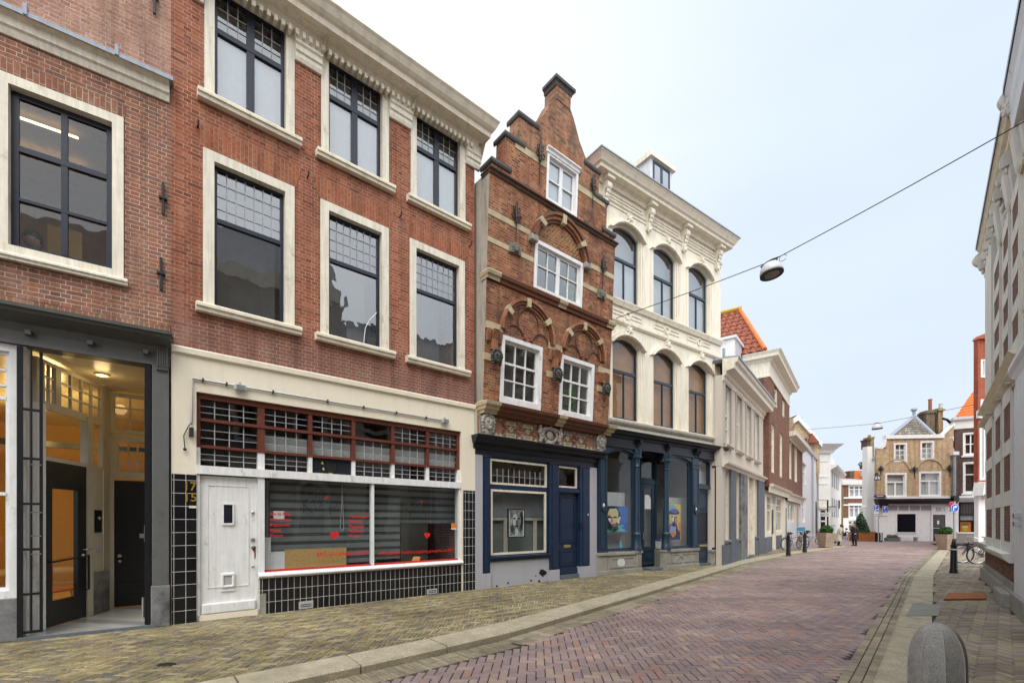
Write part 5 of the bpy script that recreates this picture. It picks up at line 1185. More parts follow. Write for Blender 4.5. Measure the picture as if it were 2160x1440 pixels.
for x, y in ((1085, 527), (1267, 623)):
    u, z = uz(x, y); m = MB(); m.box(u - .17, u + .17, -.06, .05, z - .11, z + .11); head(m, u, -.07, z, .19); m.build('carved_head', M['carveg'], H3, lean=ln, smooth=60)
# frieze
zfT, zfB = zL3b - .01, (uz(1018, 926)[1] + uz(1278, 958)[1])/2
zfB = (F3.uz(1018, 922)[1] + F3.uz(1278, 955)[1])/2
fu0, fu1 = -.02, L3 + .14; FD = .14
fr = MB().box(fu0, fu1, -FD, .25, zfB, zfT).build('frieze', patchy('frieze_terracotta', [(.20, .15, .12), (.36, .14, .075), (.27, .17, .12), (.42, .17, .09)], 9, .8), H3)
MB().box(fu0 - .004, fu0 + .0, -FD - .002, .3, zfB, zfT + .1).build('rendered_flank', M['grey_side'], fr)
fh = zfT - zfB; ym = -FD
mgold, mgrey, mred = MB(), MB(), MB()
def frame(mb, u, z, w_, h_): mb.ring([(u - w_, z - h_), (u + w_, z - h_), (u + w_, z + h_), (u - w_, z + h_)], [(u - w_*.68, z - h_*.45), (u + w_*.68, z - h_*.45), (u + w_*.68, z + h_*.45), (u - w_*.68, z + h_*.45)], ym - .035, ym + .01); mb.box(u - w_*.5, u + w_*.5, ym - .02, ym, z - h_*.25, z + h_*.25)
def lozenge(mb, u, z, w_, h_): mb.ring([(u - w_, z), (u, z - h_), (u + w_, z), (u, z + h_)], [(u - w_*.6, z), (u, z - h_*.6), (u + w_*.6, z), (u, z + h_*.6)], ym - .035, ym + .01); mb.prism([(u - w_*.3, z), (u, z - h_*.3), (u + w_*.3, z), (u, z + h_*.3)], ym - .03, ym + .01)
cxs = [(.26, .35), (.41, .47)]
spots = [.22, .34, .66, .78]
for f in spots:
    u = fu0 + (fu1 - fu0)*f; frame(mgold if f < .6 else mgrey, u, zfT - fh*.22, .15, fh*.10); frame(mgold, u, zfB + fh*.15, .15, fh*.10); lozenge(mgold, u, zfB + fh*.48, .085, fh*.17)
for f in (.12, .15, .28, .40, .59, .72, .84, .88):
    u = fu0 + (fu1 - fu0)*f; mgold.prism([(u - .07, zfB + .02), (u + .07, zfB + .02), (u, zfB + fh*.22)], ym - .025, ym + .01); mgold.prism([(u - .06, zfT - .03), (u, zfT - fh*.2), (u + .06, zfT - .03)], ym - .02, ym + .01)
for f in spots:
    for s_ in (-1, 1):
        for t_ in (-1, 1):
            for k_ in range(3):
                u = fu0 + (fu1 - fu0)*f; z = zfB + fh*.48; o = .04*k_
                mred.tube([(u + s_*(.12 + o), ym - .012, z + t_*(fh*.03 + o)), (u + s_*(.27), ym - .015, z + t_*(fh*.13 + o*1.2))], .016, 4)
                if k_ < 2: mgrey.tube([(u + s_*(.10 + o), ym - .012, z + t_*(fh*.06 + o*1.6)), (u + s_*.25, ym - .016, z + t_*(fh*.3 + o))], .013, 4)
mgold.build('gilt_ornament', M['sandstone'], fr)['kind'] = 'stuff'; mgrey.build('grey_ornament', M['carve'], fr)['kind'] = 'stuff'; mred.build('red_ornament', M['strek3'], fr)['kind'] = 'stuff'
for f in (.055, .955):
    u = fu0 + (fu1 - fu0)*f; m = MB(); m.box(u - .20, u + .20, ym - .02, ym + .01, zfB + .01, zfT - .01); head(m, u, ym - .08, zfB + fh*.55, .36); m.ball((u, ym - .05, zfB + fh*.15), .16, 8, 5, 1, .5, .8); m.build('carved_head', M['carve'], fr, smooth=60)
m = MB(); u = fu0 + (fu1 - fu0)*.51; zc_ = zfB + fh*.48
m.ball((u, ym - .03, zc_), fh*.24, 14, 8, 1.0, .45, 1.1)
for k in range(16): t = 2*math.pi*k/16; m.ball((u + .30*math.cos(t)*.85, ym - .04, zc_ + fh*.36*math.sin(t)), .05, 6, 4)
for s_ in (-1, 1):
    for t_, r_ in ((.28, .06), (.12, .075), (-.05, .07), (-.22, .065), (-.36, .055)): m.ball((u + s_*(.36 + .03*math.sin(t_*9)), ym - .06, zc_ + fh*t_), r_, 8, 5)
    m.ball((u + s_*.37, ym - .07, zc_ + fh*.42), .05, 8, 5); m.tube([(u + s_*.34, ym - .06, zc_ + fh*.22), (u + s_*.2, ym - .08, zc_ + fh*.36), (u + s_*.06, ym - .06, zc_ + fh*.4)], .03, 6)
m.ball((u, ym - .05, zc_ + fh*.40), .07, 8, 5); m.ball((u, ym - .04, zc_ - fh*.40), .10, 8, 5, 1.8, .6, .7)
m.build('coat_of_arms', M['carve'], fr, smooth=60)
# navy shopfront
zc0 = zfB - .20
MB().mould([(0, zfB), (0, zc0 - .12), (.03, zc0 - .12), (.05, zc0 - .02), (.16, zc0 + .03), (.20, zc0 + .10), (.27, zc0 + .13), (.30, zfB - .015)], -.05, L3 + .14, .2, .2, .2).build('shop_cornice', M['black4'], H3)
MB().mould([(0, zfB + .005), (0, zfB - .008), (.305, zfB - .02), (.31, zfB - .012)], -.05, L3 + .14, .2, .2, .2).build('cornice_lead', M['lead'], H3)
zsf = zc0 - .12
MB().box(.0, L3, -.0, .25, zsf - .14, zsf).build('shop_fascia', M['black4'], H3)
V = F3.U; ztop = zsf - .14
MB().box(.0, V(1019), -.03, .25, 0, ztop).build('side_pilaster', M['lilac'], H3)
MB().box(V(1242), L3 - .01, -.03, .25, 0, ztop).build('side_pilaster', M['lilac'], H3)
def post(x0, x1, z0, nm='blue_post', mat='blue3'):
    a, b = V(x0), V(x1); m = MB(); m.box(a, b, -.04, .15, z0, ztop); m.box(a + (b-a)*.25, b - (b-a)*.25, -.06, -.04, z0 + .05, ztop - .05); m.box(a, b, -.065, -.04, ztop - .04, ztop); o = m.build(nm, M[mat], H3, bevel=.006)
    MB().box(a - .01, b + .01, -.055, .15, 0, z0).build('post_base', M['lilac'], H3); return o
post(1016.5, 1032, .36); post(1158, 1177, .30); post(1222, 1242, .32)
ws = []
zs0 = (F3.Z(1030, 1172) + F3.Z(1160, 1168))/2
MB().mould([(-.1, zs0 - .12), (.03, zs0 - .12), (.05, zs0 - .05), (.09, zs0 - .04), (.09, zs0), (-.1, zs0 + .02)], V(1032), V(1158)).build('blue_sill', M['blue3'], H3)
MB().box(V(1032), V(1158), -.0, .2, 0, zs0 - .12).build('rendered_plinth', M['lilac'], H3)
for x, y, s_ in ((1143, 1208, .13), (1149, 1207, .10), (1137, 1225, .05), (1120, 1224, .04), (1072, 1229, .045), (1048, 1236, .05), (1130, 1214, .03)):
    u, z = F3.uz(x, y); MB().poly([(u + s_*random.uniform(.4, 1)*math.cos(-t*1.05), -.003, z + s_*random.uniform(.4, 1)*math.sin(-t*1.05)) for t in range(6)]).build('peeled_paint', M['blacklet'], H3, normals=False)
zmu = (F3.Z(1034, 1023) + F3.Z(1156, 1033))/2
window(H3, ws, V(1032), V(1158), zs0 + .02, zmu, .07, M['blue3'], -.03, .03, M['trim'], .055, [], glass=M['glassdisp'], name='display_window', casb=.01)
window(H3, ws, V(1032), V(1158), zmu, ztop, .05, M['blue3'], -.03, .03, M['trim'], .05, [], leads=[(0, 1, .0, .66, 10, 2), (0, 1, .0, .33, 1, 1)], lead_m=M['leadcame'], glass=M['glass'], name='top_light', backs=[(M['roomb'], .5, -.1, 1.1)])
# inside: cream half partition, room
m = MB(); a, b = V(1036, -.4), V(1152, -.4)
z1_ = F3.Z(1090, 1092, -.6); m.box(a - .3, b + .3, .42, .46, z1_ - .06, z1_)
for x in (1066, 1128): u = V(x, -.45); m.box(u - .06, u + .06, .425, .455, zs0 - .1, z1_ - .06)
MB().box(a - .3, b + .3, .5, .52, .3, z1_ - .03).build('green_panel', M['p_mid'], H3); MB().box(a - .2, b + .5, 1.0, 1.03, .3, 2.9).build('pale_screen', M['whitegrey'], H3)
o = m.build('half_partition', M['trim'], H3)
MB().box(V(1020, -1.6), V(1240, -1.6), 1.9, 1.94, .0, 3.2).build('back_room', M['greycurt'], H3)
MB().box(V(1035, -1), V(1075, -1), 1.2, 1.5, .3, 1.0).build('low_cabinet', M['greycurt'], H3)
# door and fanlight
zdh = (F3.Z(1178, 1036) + F3.Z(1220, 1040))/2
window(H3, ws, V(1177), V(1222), zdh + .09, ztop, .04, M['blue3'], -.03, .05, M['trim'], .05, [], glass=M['glass'], name='fanlight', backs=[(M['greycurt'], .6, -.1, 1.1)])
MB().box(V(1177), V(1222), -.02, .14, zdh, zdh + .09).build('transom', M['blue3'], H3)
m = MB(); a, b = V(1178), V(1221); m.box(a, b, .08, .13, .13, zdh)
D3 = m.build('front_door', M['blue3'], H3)
def panel(mb, u0, u1, z0, z1, y, w_=.035): mb.ring([(u0, z0), (u1, z0), (u1, z1), (u0, z1)], [(u0+w_, z0+w_), (u1-w_, z0+w_), (u1-w_, z1-w_), (u0+w_, z1-w_)], y - .025, y); mb.box(u0+w_*1.8, u1-w_*1.8, y - .012, y, z0+w_*1.8, z1-w_*1.8)
m = MB(); panel(m, a + .1, b - .1, 1.02, zdh - .1, .08); m.build('door_panel', M['blue3'], D3); m = MB(); panel(m, a + .1, b - .1, .38, .80, .08); m.build('door_panel', M['blue3'], D3)
MB().box(a + .02, b - .02, .04, .08, .13, .30).build('kick_board', M['blue3'], D3); MB().box((a+b)/2 - .14, (a+b)/2 + .14, .06, .08, .87, .95).build('letter_plate', M['brass'], D3, bevel=.01)
MB().box(a, b, -.02, .2, 0, .12).build('door_step', M['plinthblue'], H3)
u, z = F3.uz(1221, 1107); MB().box(u - .03, u + .03, -.09, -.04, z - .08, z + .08).build('intercom', M['black'], H3); u, z = F3.uz(1237, 1085); MB().lathe([(.04, 0), (.04, .01), (.02, .02)], (u, -.04, z), 12, mat=Matrix.Rotation(R(90), 3, 'X')).build('door_bell', M['plastic_white'], H3)
shell(H3, eL + .05, eR - .25, zL3b, 8, M['brick3'], M['roofing'], y0=.3)
# steep tiled roof behind the gable
m = MB(); zr_ = z2 + .6
xl, xr = uc - kk4 + .05, uc + kk4 - .05
for s_ in (-1, 1):
    x0 = uc + s_*(kk4 - .1); pantile(m, (x0, 8, zG + .1) if s_ < 0 else (x0, .4, zG + .1), (x0, .4, zG + .1) if s_ < 0 else (x0, 8, zG + .1), (uc + s_*.05, 8, zn0 - .6) if s_ < 0 else (uc + s_*.05, .4, zn0 - .6), (uc + s_*.05, .4, zn0 - .6) if s_ < 0 else (uc + s_*.05, 8, zn0 - .6), 26, 10)
m.build('pantile_roof', M['oranget'], H3, lean=lambda z: -0.1)
MB().prism([(uc - kk4 + .12, zG + .0), (uc + kk4 - .12, zG + .0), (uc, zn0 - .75)], .37, 8).build('roof_body', M['lead'], H3)
MB().box(eL + .06, eR - .3, .6, 8, zL3b + .12, zG + .02).build('upper_body', M['grey_side'], H3)
fancy_anchor(F3, 1135, 295, 388, 'ornate black wall anchor left of the attic window of the stepped gable'); fancy_anchor(F3, 1085, 424, 520, 'ornate black wall anchor on the left above the carved stone head')
fancy_anchor(F3, 1247, 368, 440, 'ornate black wall anchor right of the attic window of the stepped gable'); fancy_anchor(F3, 1268, 540, 612, 'ornate black wall anchor at the right of the latticed arch')
# portrait print and plants
def on3(name, label, cat, mb, mat, F=F3, group=None, **k):
    o = mb.build(name, mat, None, **k); o.location = (F.O.x, F.O.y, 0); o.rotation_euler = (0, 0, F.rz); tag(o, label, cat, group); return o
def picture(F, name, label, u0, u1, z0, z1, y, frame_m, ground_m, shapes, group=None, th=.03):
    r = empty(name, F.world(u0, y, z0), F.rz, label, 'picture', group); w_, h_ = u1 - u0, z1 - z0
    if frame_m: MB().ring([(0, 0), (w_, 0), (w_, h_), (0, h_)], [(.025, .025), (w_ - .025, .025), (w_ - .025, h_ - .025), (.025, h_ - .025)], -.02, .02).build('frame', frame_m, r)
    MB().box(.002, w_ - .002, -.005, .018, .002, h_ - .002).build('canvas', ground_m, r)
    for k, (mat, pts) in enumerate(shapes): MB().poly([(x*w_, -.006 - .0006*k, z*h_) for x, z in pts]).build('painted_shape', mat, r, normals=False)
    return r
def blob(cx, cz, rx, rz, n=18, a0=0, a1=2*math.pi, wob=0): return [(cx + rx*(1 + wob*math.sin(5*t + cx*9))*math.cos(t), cz + rz*(1 + wob*math.cos(4*t))*math.sin(t)) for t in [a0 - (a0 - a1)*(1 - k/n) for k in range(n)]][::1]
for nm, c in (('p_black', (.01, .01, .012)), ('p_dark', (.05, .05, .055)), ('p_mid', (.22, .25, .23)), ('p_light', (.6, .6, .61)), ('p_white', (.8, .8, .8)), ('p_blue', (.05, .17, .55)), ('p_cream', (.72, .66, .36)), ('p_navy', (.015, .02, .09)), ('p_pink', (.55, .12, .2)), ('p_green', (.02, .16, .07)), ('p_cyan', (.15, .5, .65)), ('p_yellow', (.75, .52, .02)), ('p_orange', (.75, .25, .03)), ('p_violet', (.12, .1, .4)), ('p_lblue', (.3, .42, .75))): M[nm] = plain(nm[2:] + '_picture_paint', c, .6)
M['bwphoto'] = patchy('black_and_white_print', [(.02, .02, .02), (.1, .1, .1), (.35, .35, .36), (.6, .6, .6)], 6, .4, 4, False, 0)
u0, u1, z0, z1 = F3.r(1072, 1107.5, 1072, 1133, d=-.12)
picture(F3, 'framed_print', 'framed black and white face print hanging behind the navy shop window', u0, u1, z0, z1, .14, M['p_black'], M['p_white'],
        [(M['bwphoto'], [(.1, .06), (.9, .06), (.9, .94), (.1, .94)]), (M['p_black'], blob(.8, .6, .12, .32)), (M['p_mid'], blob(.5, .58, .27, .3)), (M['p_light'], blob(.42, .6, .14, .22)), (M['p_black'], blob(.38, .66, .08, .03)), (M['p_black'], blob(.64, .66, .08, .03)), (M['p_dark'], blob(.52, .52, .05, .1)), (M['p_black'], blob(.5, .40, .12, .03)), (M['p_light'], blob(.5, .2, .1, .12)), (M['p_dark'], blob(.25, .3, .1, .14))])
def leaves(mb, c, rx, ry, rz, n, s, seed=0, shell_=.35, flat=.0, cone=0.0):
    rn = random.Random(seed)
    for _ in range(n):
        while True:
            x, y, z = rn.uniform(-1, 1), rn.uniform(-1, 1), rn.uniform(-1, 1); q = x*x + y*y + z*z
            k = 1 - cone*(z + 1)/2
            if cone:
                if x*x + y*y <= k*k and (x*x + y*y >= (k*shell_)**2 or z > .7): break
            elif shell_ < q <= 1: break
        p = Vector((c[0] + x*rx, c[1] + y*ry, c[2] + z*rz)); a = Vector((rn.gauss(0, 1), rn.gauss(0, 1), rn.gauss(0, 1) * (1 - flat) + flat)).normalized(); b = a.orthogonal().normalized(); d = a.cross(b); e = s*rn.uniform(.6, 1.3)
        t = rn.uniform(0, 6.28); f1 = b*math.cos(t) + d*math.sin(t); f2 = a.cross(f1)
        mb.add([p - f1*e, p + f2*e*.45, p + f1*e, p - f2*e*.45], [(0, 1, 2, 3)])
for x, y, dd, sc_, lb, gsd in ((1200, 840, -.35, 1.0, 'green hanging house plant inside the right first floor window of the gabled house', 3), (1196, 612, -.3, 1.0, 'leafy house plant inside the latticed-arch window of the gabled house', 4)):
    u, z = F3.uz(x, y, dd); d = LEAN3(z); r = empty('house_plant', F3.world(u, -dd - d - .02, z - .5), F3.rz, lb, 'plant', 'plants behind the upper windows')
    MB().lathe([(.08, 0), (.11, .2), (.1, .2), (.01, .19)], (0, 0, -.06), 12).build('pot', M['sandstone'], r); m = MB(); leaves(m, (0, 0, .48), .22, .12, .5, 170, .075, gsd, .05); m.build('foliage', M['houseplant'], r, normals=False)

# =================================================================== house 4 (cream stucco with slate blue shopfront)
F4 = Fac(*pl((1260, 1214), 2455, 1520)); L4 = F4.L; V4 = F4.U
H4 = F4.root('stucco_house', 'cream stucco house with arched windows and a slate blue shopfront with columns', 'house', 'houses along the left side')
h4 = []
Z = F4.Z
y2s, y2b = (Z(1350, 512) + Z(1427, 556) + Z(1495.7, 587))/3, (Z(1346, 649) + Z(1379, 664) + Z(1453, 694) + Z(1491, 706))/4
y1s, y1b = (Z(1347, 738) + Z(1377, 752) + Z(1423, 765) + Z(1492, 785))/4, (Z(1341, 888) + Z(1375, 895) + Z(1449.5, 908) + Z(1486, 915))/4
t1 = (Z(1344, 791) + Z(1422, 812) + Z(1490, 830))/3; t2 = Z(1350, 566)
wx = [(1293.5, 1348), (1379.5, 1425), (1453.5, 1494)]
RS = .22
for fl, (zs_, zb_, tz) in enumerate(((y1s, y1b, t1), (y2s, y2b, (y2s - y2b)*.64 + y2b))):
    for i, (xa, xb) in enumerate(wx):
        a, b = V4(xa, -.02) - .05, V4(xb, -.02) + .05; zt_ = zs_ + RS + .06
        f = (tz - zb_)/(zs_ + RS - zb_)
        back = [(M['woodblind'], .14, -.05, 1.05)] if fl == 0 else [((M['frost'], M['venetian'], M['frost'])[i], .12, -.05, f - .0), (M['greycurt'], .35, f, 1.1)]
        w_ = window(H4, h4, a, b, zb_ - .05, zt_, .05, M['cream4'], -.05, .12, M['blue4'], .055, [('h', f, .085, 0, 1), ('v', .5, .035, 0, f)], rise=RS, glass=M['glassup'] if fl else M['glass4'], backs=back)
        a_, b_ = a - .07, b + .07
        MB().ring(arch_pts(a_ - .13, b_ + .13, zs_ - .02, RS + .24, 14), arch_pts(a_, b_, zs_ - .02, RS + .08, 14), -.11, .03, False).build('hood_mould', M['cream4'], w_)
        MB().ring(arch_pts(a_ - .05, b_ + .05, zs_ - .02, RS + .145, 14), arch_pts(a_ - .02, b_ + .02, zs_ - .02, RS + .105, 14), -.14, -.10, False).build('hood_bead', M['cream4'], w_)
        m = MB(); floret(m, (a+b)/2, -.13, zs_ + RS + .24, .22); m.build('keystone', M['cream4'], w_, smooth=60)
        for s_, e in ((-1, a), (1, b)):
            x0, x1 = (e - .16, e - .08) if s_ < 0 else (e + .08, e + .16); MB().box(x0, x1, -.035, .02, zb_ - .05, zs_ - .02).build('jamb_strip', M['cream4'], w_)
zsb1, zsb0 = Z(1520, 721), Z(1520, 729)
zlw1, zlw0 = (Z(1294, 670) + Z(1518, 752))/2, (Z(1294, 681) + Z(1518, 758))/2
zfs1, zfs0 = (Z(1277, 882) + Z(1520, 924))/2, (Z(1277, 891) + Z(1520, 930))/2
zcs = (F4.Z(1267, 313, .55) + F4.Z(1558, 497, .55))/2
zar = (Z(1300, 440) + Z(1520, 560))/2
wall(H4, 'wall', M['cream4'], 0, L4, (Z(1282, 919) + Z(1520, 953))/2 - .05, zar + .05, h4)
MB().box(0, L4, .005, .25, zar + .05, zcs).build('frieze', M['cream4'], H4)
MB().mould([(0, zsb0 - .02), (.06, zsb0 - .02), (.08, zsb0 + .03), (.12, zsb1 - .03), (.12, zsb1), (0, zsb1 + .03)], 0, L4).build('sill_course', M['cream4'], H4)
MB().mould([(0, zlw0), (.04, zlw0), (.08, zlw0 + .05), (.08, zlw1), (0, zlw1 + .03)], 0, L4).build('string_course', M['cream4'], H4)
MB().mould([(0, zfs0 - .02), (.05, zfs0 - .02), (.1, zfs0 + .04), (.12, zfs1 - .02), (.12, zfs1), (0, zfs1 + .03)], 0, L4).build('sill_course', M['cream4'], H4)
for (x, y) in ((1323, 666), (1406, 697), (1474, 721.5)):
    u, z = F4.uz(x, y); m = MB(); n = 20; hh = (zsb0 - zlw1)*.30
    m.ring([(u + hh*.95*math.cos(2*math.pi*k/n), z + hh*math.sin(2*math.pi*k/n)) for k in range(n)], [(u + hh*.6*math.cos(2*math.pi*k/n), z + hh*.65*math.sin(2*math.pi*k/n)) for k in range(n)], -.04, .01)
    rp = m.build('oval_ornament', M['cream4'], H4)
    for s_ in (-1, 1):
        c_ = u + s_*.42; MB().ring([(c_ - .26, z - hh*.55), (c_ + .26, z - hh*.55), (c_ + .26, z + hh*.55), (c_ - .26, z + hh*.55)], [(c_ - .23, z - hh*.35), (c_ + .23, z - hh*.35), (c_ + .23, z + hh*.35), (c_ - .23, z + hh*.35)], -.025, .01).build('raised_panel', M['cream4'], H4)
# entablature
CT = zcs
MB().mould([(0, zar - .04), (.03, zar - .04), (.03, zar + .03), (.07, zar + .05), (.08, zar + .09), (0, zar + .11)], 0, L4).build('architrave', M['cream4'], H4)
so4 = CT - .34
MB().mould([(0, so4 - .14), (.07, so4 - .14), (.09, so4 - .05), (.15, so4 - .02), (.15, so4), (.36, so4 + .01), (.37, so4 + .10), (.43, so4 + .13), (.46, so4 + .18), (.53, so4 + .27), (.56, so4 + .29), (.56, CT), (0, CT + .03)], .1, L4 - .0, .9, .6, .3).build('cornice', M['whitecor'] if 'whitecor' in M else M['cream4'], H4)
MB().mould([(0, CT + .06), (0, CT + .031), (.57, CT + .001), (.575, CT - .02), (.59, CT - .02), (.59, CT + .02)], .1, L4 - .0, .9, .6, .3).build('gutter_edge', M['lead'], H4)
for xa, xb, yt, yb in ((1275, 1295, 375, 430), (1367, 1386, 432, 489), (1442, 1460, 477, 531), (1511, 1530, 517, 567)):
    u = (V4(xa, .2) + V4(xb, .2))/2; u = max(.16, min(L4 - .12, u + .0))
    m = MB(); scroll_console(m, u - .10, u + .10, zar - .22, so4 - .10, .24); m.build('console', M['cream4'], H4, smooth=50)
    MB().box(u - .15, u + .15, -.31, .02, so4 - .10, so4 + .012).build('console_block', M['cream4'], H4)
us = [.16, (V4(1367, .2) + V4(1386, .2))/2, (V4(1442, .2) + V4(1460, .2))/2, L4 - .12]
for a, b in zip(us, us[1:]): z0, z1 = zar + .2, so4 - .24; MB().ring([(a + .25, z0), (b - .25, z0), (b - .25, z1), (a + .25, z1)], [(a + .30, z0 + .05), (b - .30, z0 + .05), (b - .30, z1 - .05), (a + .30, z1 - .05)], -.03, .02).build('raised_panel', M['cream4'], H4)
shell(H4, 0.02, L4, CT - .2, 9, M['cream4'], M['roofing'])
# dormer
DY = 1.3
a, b = V4(1372, -DY), V4(1417, -DY); zt_ = Z(1393, 347, -DY); 
dm = MB().box(a, b, DY, DY + 3.0, CT - .3, zt_).build('dormer', M['whitegrey'], H4)
MB().mould([(-3.0, zt_), (.0, zt_), (.12, zt_), (.12, zt_ + .16), (.0, zt_ + .2), (-3.0, zt_ + .2)], a - .1, b + .1).build('dormer_roof', M['cream4'], dm).location = (0, DY, 0)
ga, gb = V4(1377, -DY), V4(1412, -DY)
m = MB(); m.ring([(ga, CT - .1), (gb, CT - .1), (gb, zt_ - .05), (ga, zt_ - .05)], [(ga + .07, CT - .1), (gb - .07, CT - .1), (gb - .07, zt_ - .13), (ga + .07, zt_ - .13)], DY - .03, DY + .0); m.box((ga+gb)/2 - .05, (ga+gb)/2 + .05, DY - .035, DY, CT - .1, zt_ - .1); m.build('dormer_sash', M['blue4'], dm)
MB().rect(ga + .05, gb - .05, CT - .1, zt_ - .1, DY - .012).build('window_pane', glass('dormer_glass', tint=(.3, .32, .36), base=.3), dm, normals=False)
# --- shopfront of house 4
zk1, zk0 = (Z(1286.5, 907) + Z(1522, 946))/2, (Z(1282, 922) + Z(1520, 954))/2
zfb = (Z(1282, 945) + Z(1520, 970))/2
MB().mould([(0, zk0 - .02), (.1, zk0 - .02), (.13, zk0 + .05), (.22, zk0 + .08), (.26, zk1 - .04), (.32, zk1 - .03), (.32, zk1), (0, zk1 + .06)], -.02, L4 + .05, .0, .3, .2).build('shop_cornice', M['black4'], H4)
MB().box(0, L4 - .02, -.06, .2, zfb, zk0 - .02).build('fascia', M['black4'], H4); MB().box(0, L4 - .02, -.09, -.06, zfb, zfb + .05).build('fascia_bead', M['black4'], H4)
zpt = (Z(1300, 1160) + Z(1450, 1158))/2; zpt = .80 if False else Z(1300, 1163)
zpr = Z(1430, 1157)
def pil4(x0, x1, z0, mat='blue4'):
    a, b = max(.0, V4(x0)), min(L4 - .02, V4(x1)); m = MB(); m.box(a, b, -.05, .18, z0, zfb); m.ring([(a+.03, z0+.1), (b-.03, z0+.1), (b-.03, zfb-.35), (a+.03, zfb-.35)], [(a+.06, z0+.14), (b-.06, z0+.14), (b-.06, zfb-.39), (a+.06, zfb-.39)], -.07, -.04); m.box(a-.02, b+.02, -.075, .1, zfb-.26, zfb-.2); m.box(a-.02, b+.02, -.08, .1, z0, z0+.08)
    p = m.build('pilaster', M[mat], H4)
    c_ = (a+b)/2; z_ = Z((x0+x1)/2, 1065 if x0 < 1300 else 1073); n = 20
    MB().ring([(c_ + .13*math.cos(6.2832*k/n), z_ + .19*math.sin(6.2832*k/n)) for k in range(n)], [(c_ + .075*math.cos(6.2832*k/n), z_ + .11*math.sin(6.2832*k/n)) for k in range(n)], -.10, -.04).build('oval_boss', M[mat], p)
    return c_, z_, p
for q in ((1262, 1278, zpt), (1458, 1472, zpr), (1503, 1516, Z(1510, 1158))):
    c_, z_, p = pil4(*q)
    if q[0] != 1503: MB().ball((c_, -.06, z_), .055, 10, 6, 1, .5, 1.3).build('bell_button', M['plastic_white'], p)
def col4(x0, x1, z0):
    a, b = V4(x0, .03), V4(x1, .03); c_ = (a+b)/2; r = (b-a)/2 * .80
    m = MB(); m.lathe([(r*1.6, z0), (r*1.6, z0+.12), (r*1.3, z0+.16), (r*1.3, z0+.5), (r*1.45, z0+.53), (r*1.05, z0+.57), (r, z0+.6), (r*.88, zfb-.55), (r*1.15, zfb-.53), (r*.9, zfb-.5), (r*1.0, zfb-.3), (r*1.7, zfb-.12), (r*1.7, zfb)], (c_, -.02, 0), 16)
    for k in range(8): t = k*math.pi/4; m.ball((c_ + r*1.3*math.cos(t), -.02 + r*1.3*math.sin(t), zfb - .22), r*.45, 6, 4, 1, 1, 1.5)
    m.build('column', M['blue4'], H4, smooth=40); return c_
cA, cB = col4(1339, 1349, zpt), col4(1400.5, 1410.5, zpr)
for u in (.08, cA, cB, V4(1463), V4(1469), V4(1507), L4 - .08):
    m = MB(); scroll_console(m, u - .055, u + .055, zfb + .03, zk0 - .0, .20); m.build('bracket', M['black4'], H4, smooth=50)
def plinth4(u0, u1, zt_, oval=None, y1=.18):
    m = MB(); m.box(u0, u1, -.06, y1, 0, zt_ - .09); m.box(u0 - .02, u1 + .02, -.10, y1, zt_ - .09, zt_); m.box(u0 - .01, u1 + .01, -.085, y1, 0, .13); p = m.build('stone_plinth', M['plinth4'], H4, bevel=.008)
    if u1 - u0 > .8: MB().ring([(u0+.08, .2), (u1-.08, .2), (u1-.08, zt_-.16), (u0+.08, zt_-.16)], [(u0+.12, .24), (u1-.12, .24), (u1-.12, zt_-.2), (u0+.12, zt_-.2)], -.075, -.05).build('plinth_panel', M['plinth4'], p)
    if oval:
        n = 18; c_, z_, full = oval
        if full: MB().prism([(c_ + .16*math.cos(6.2832*k/n), z_ + .15*math.sin(6.2832*k/n)) for k in range(n)], -.075, -.05).build('vent_plate', M['whitecurt'], p)
        else: MB().ring([(c_ + .2*math.cos(6.2832*k/n), z_ + .2*math.sin(6.2832*k/n)) for k in range(n)], [(c_ + .14*math.cos(6.2832*k/n), z_ + .14*math.sin(6.2832*k/n)) for k in range(n)], -.08, -.05).build('oval_boss', M['plinth4'], p)
plinth4(.0, V4(1279), zpt); plinth4(V4(1279) + .03, V4(1339), zpt - .012, (V4(1307), F4.Z(1307, 1186), True)); 
m = MB(); zq = zpt - .005
for c_ in (cA, cB):
    z_ = zpt if c_ == cA else zpr; mm = MB(); mm.box(c_ - .16, c_ + .16, -.12, .12, 0, .14); mm.box(c_ - .13, c_ + .13, -.1, .12, .14, z_ - .07); mm.box(c_ - .16, c_ + .16, -.13, .12, z_ - .07, z_ + .003)
    for k in range(3): mm.box(c_ - .09 + .07*k, c_ - .05 + .07*k, -.115, -.1, .2, z_ - .12)
    mm.build('column_base', M['plinth4'], H4)
plinth4(cB + .17, V4(1471), zpr, (V4(1432), F4.Z(1432, 1181), False)); plinth4(V4(1498), L4 - .01, Z(1510, 1158))
ws = []
zhd = zfb - .02
window(H4, ws, V4(1279), cA - .07, zpt + .02, zhd, .05, M['blue4'], -.02, .03, M['blue4'], .03, [], rise=.14, glass=M['glassdisp'], name='display_window')
window(H4, ws, cB + .07, V4(1457), zpr + .02, zhd, .05, M['blue4'], -.02, .03, M['blue4'], .03, [], rise=.14, glass=M['glassdisp'], name='display_window')
for u0, u1 in ((V4(1279), cA - .07), (cB + .07, V4(1457))):
    m = MB(); ar = arch_pts(u0, u1, zhd - .16, .14, 10)
    for p, q in zip(ar, ar[1:]): m.prism([(p[0], p[1]), (p[0], zhd + .03), (q[0], zhd + .03), (q[0], q[1])], -.03, .02)
    m.build('arched_head', M['blue4'], H4)
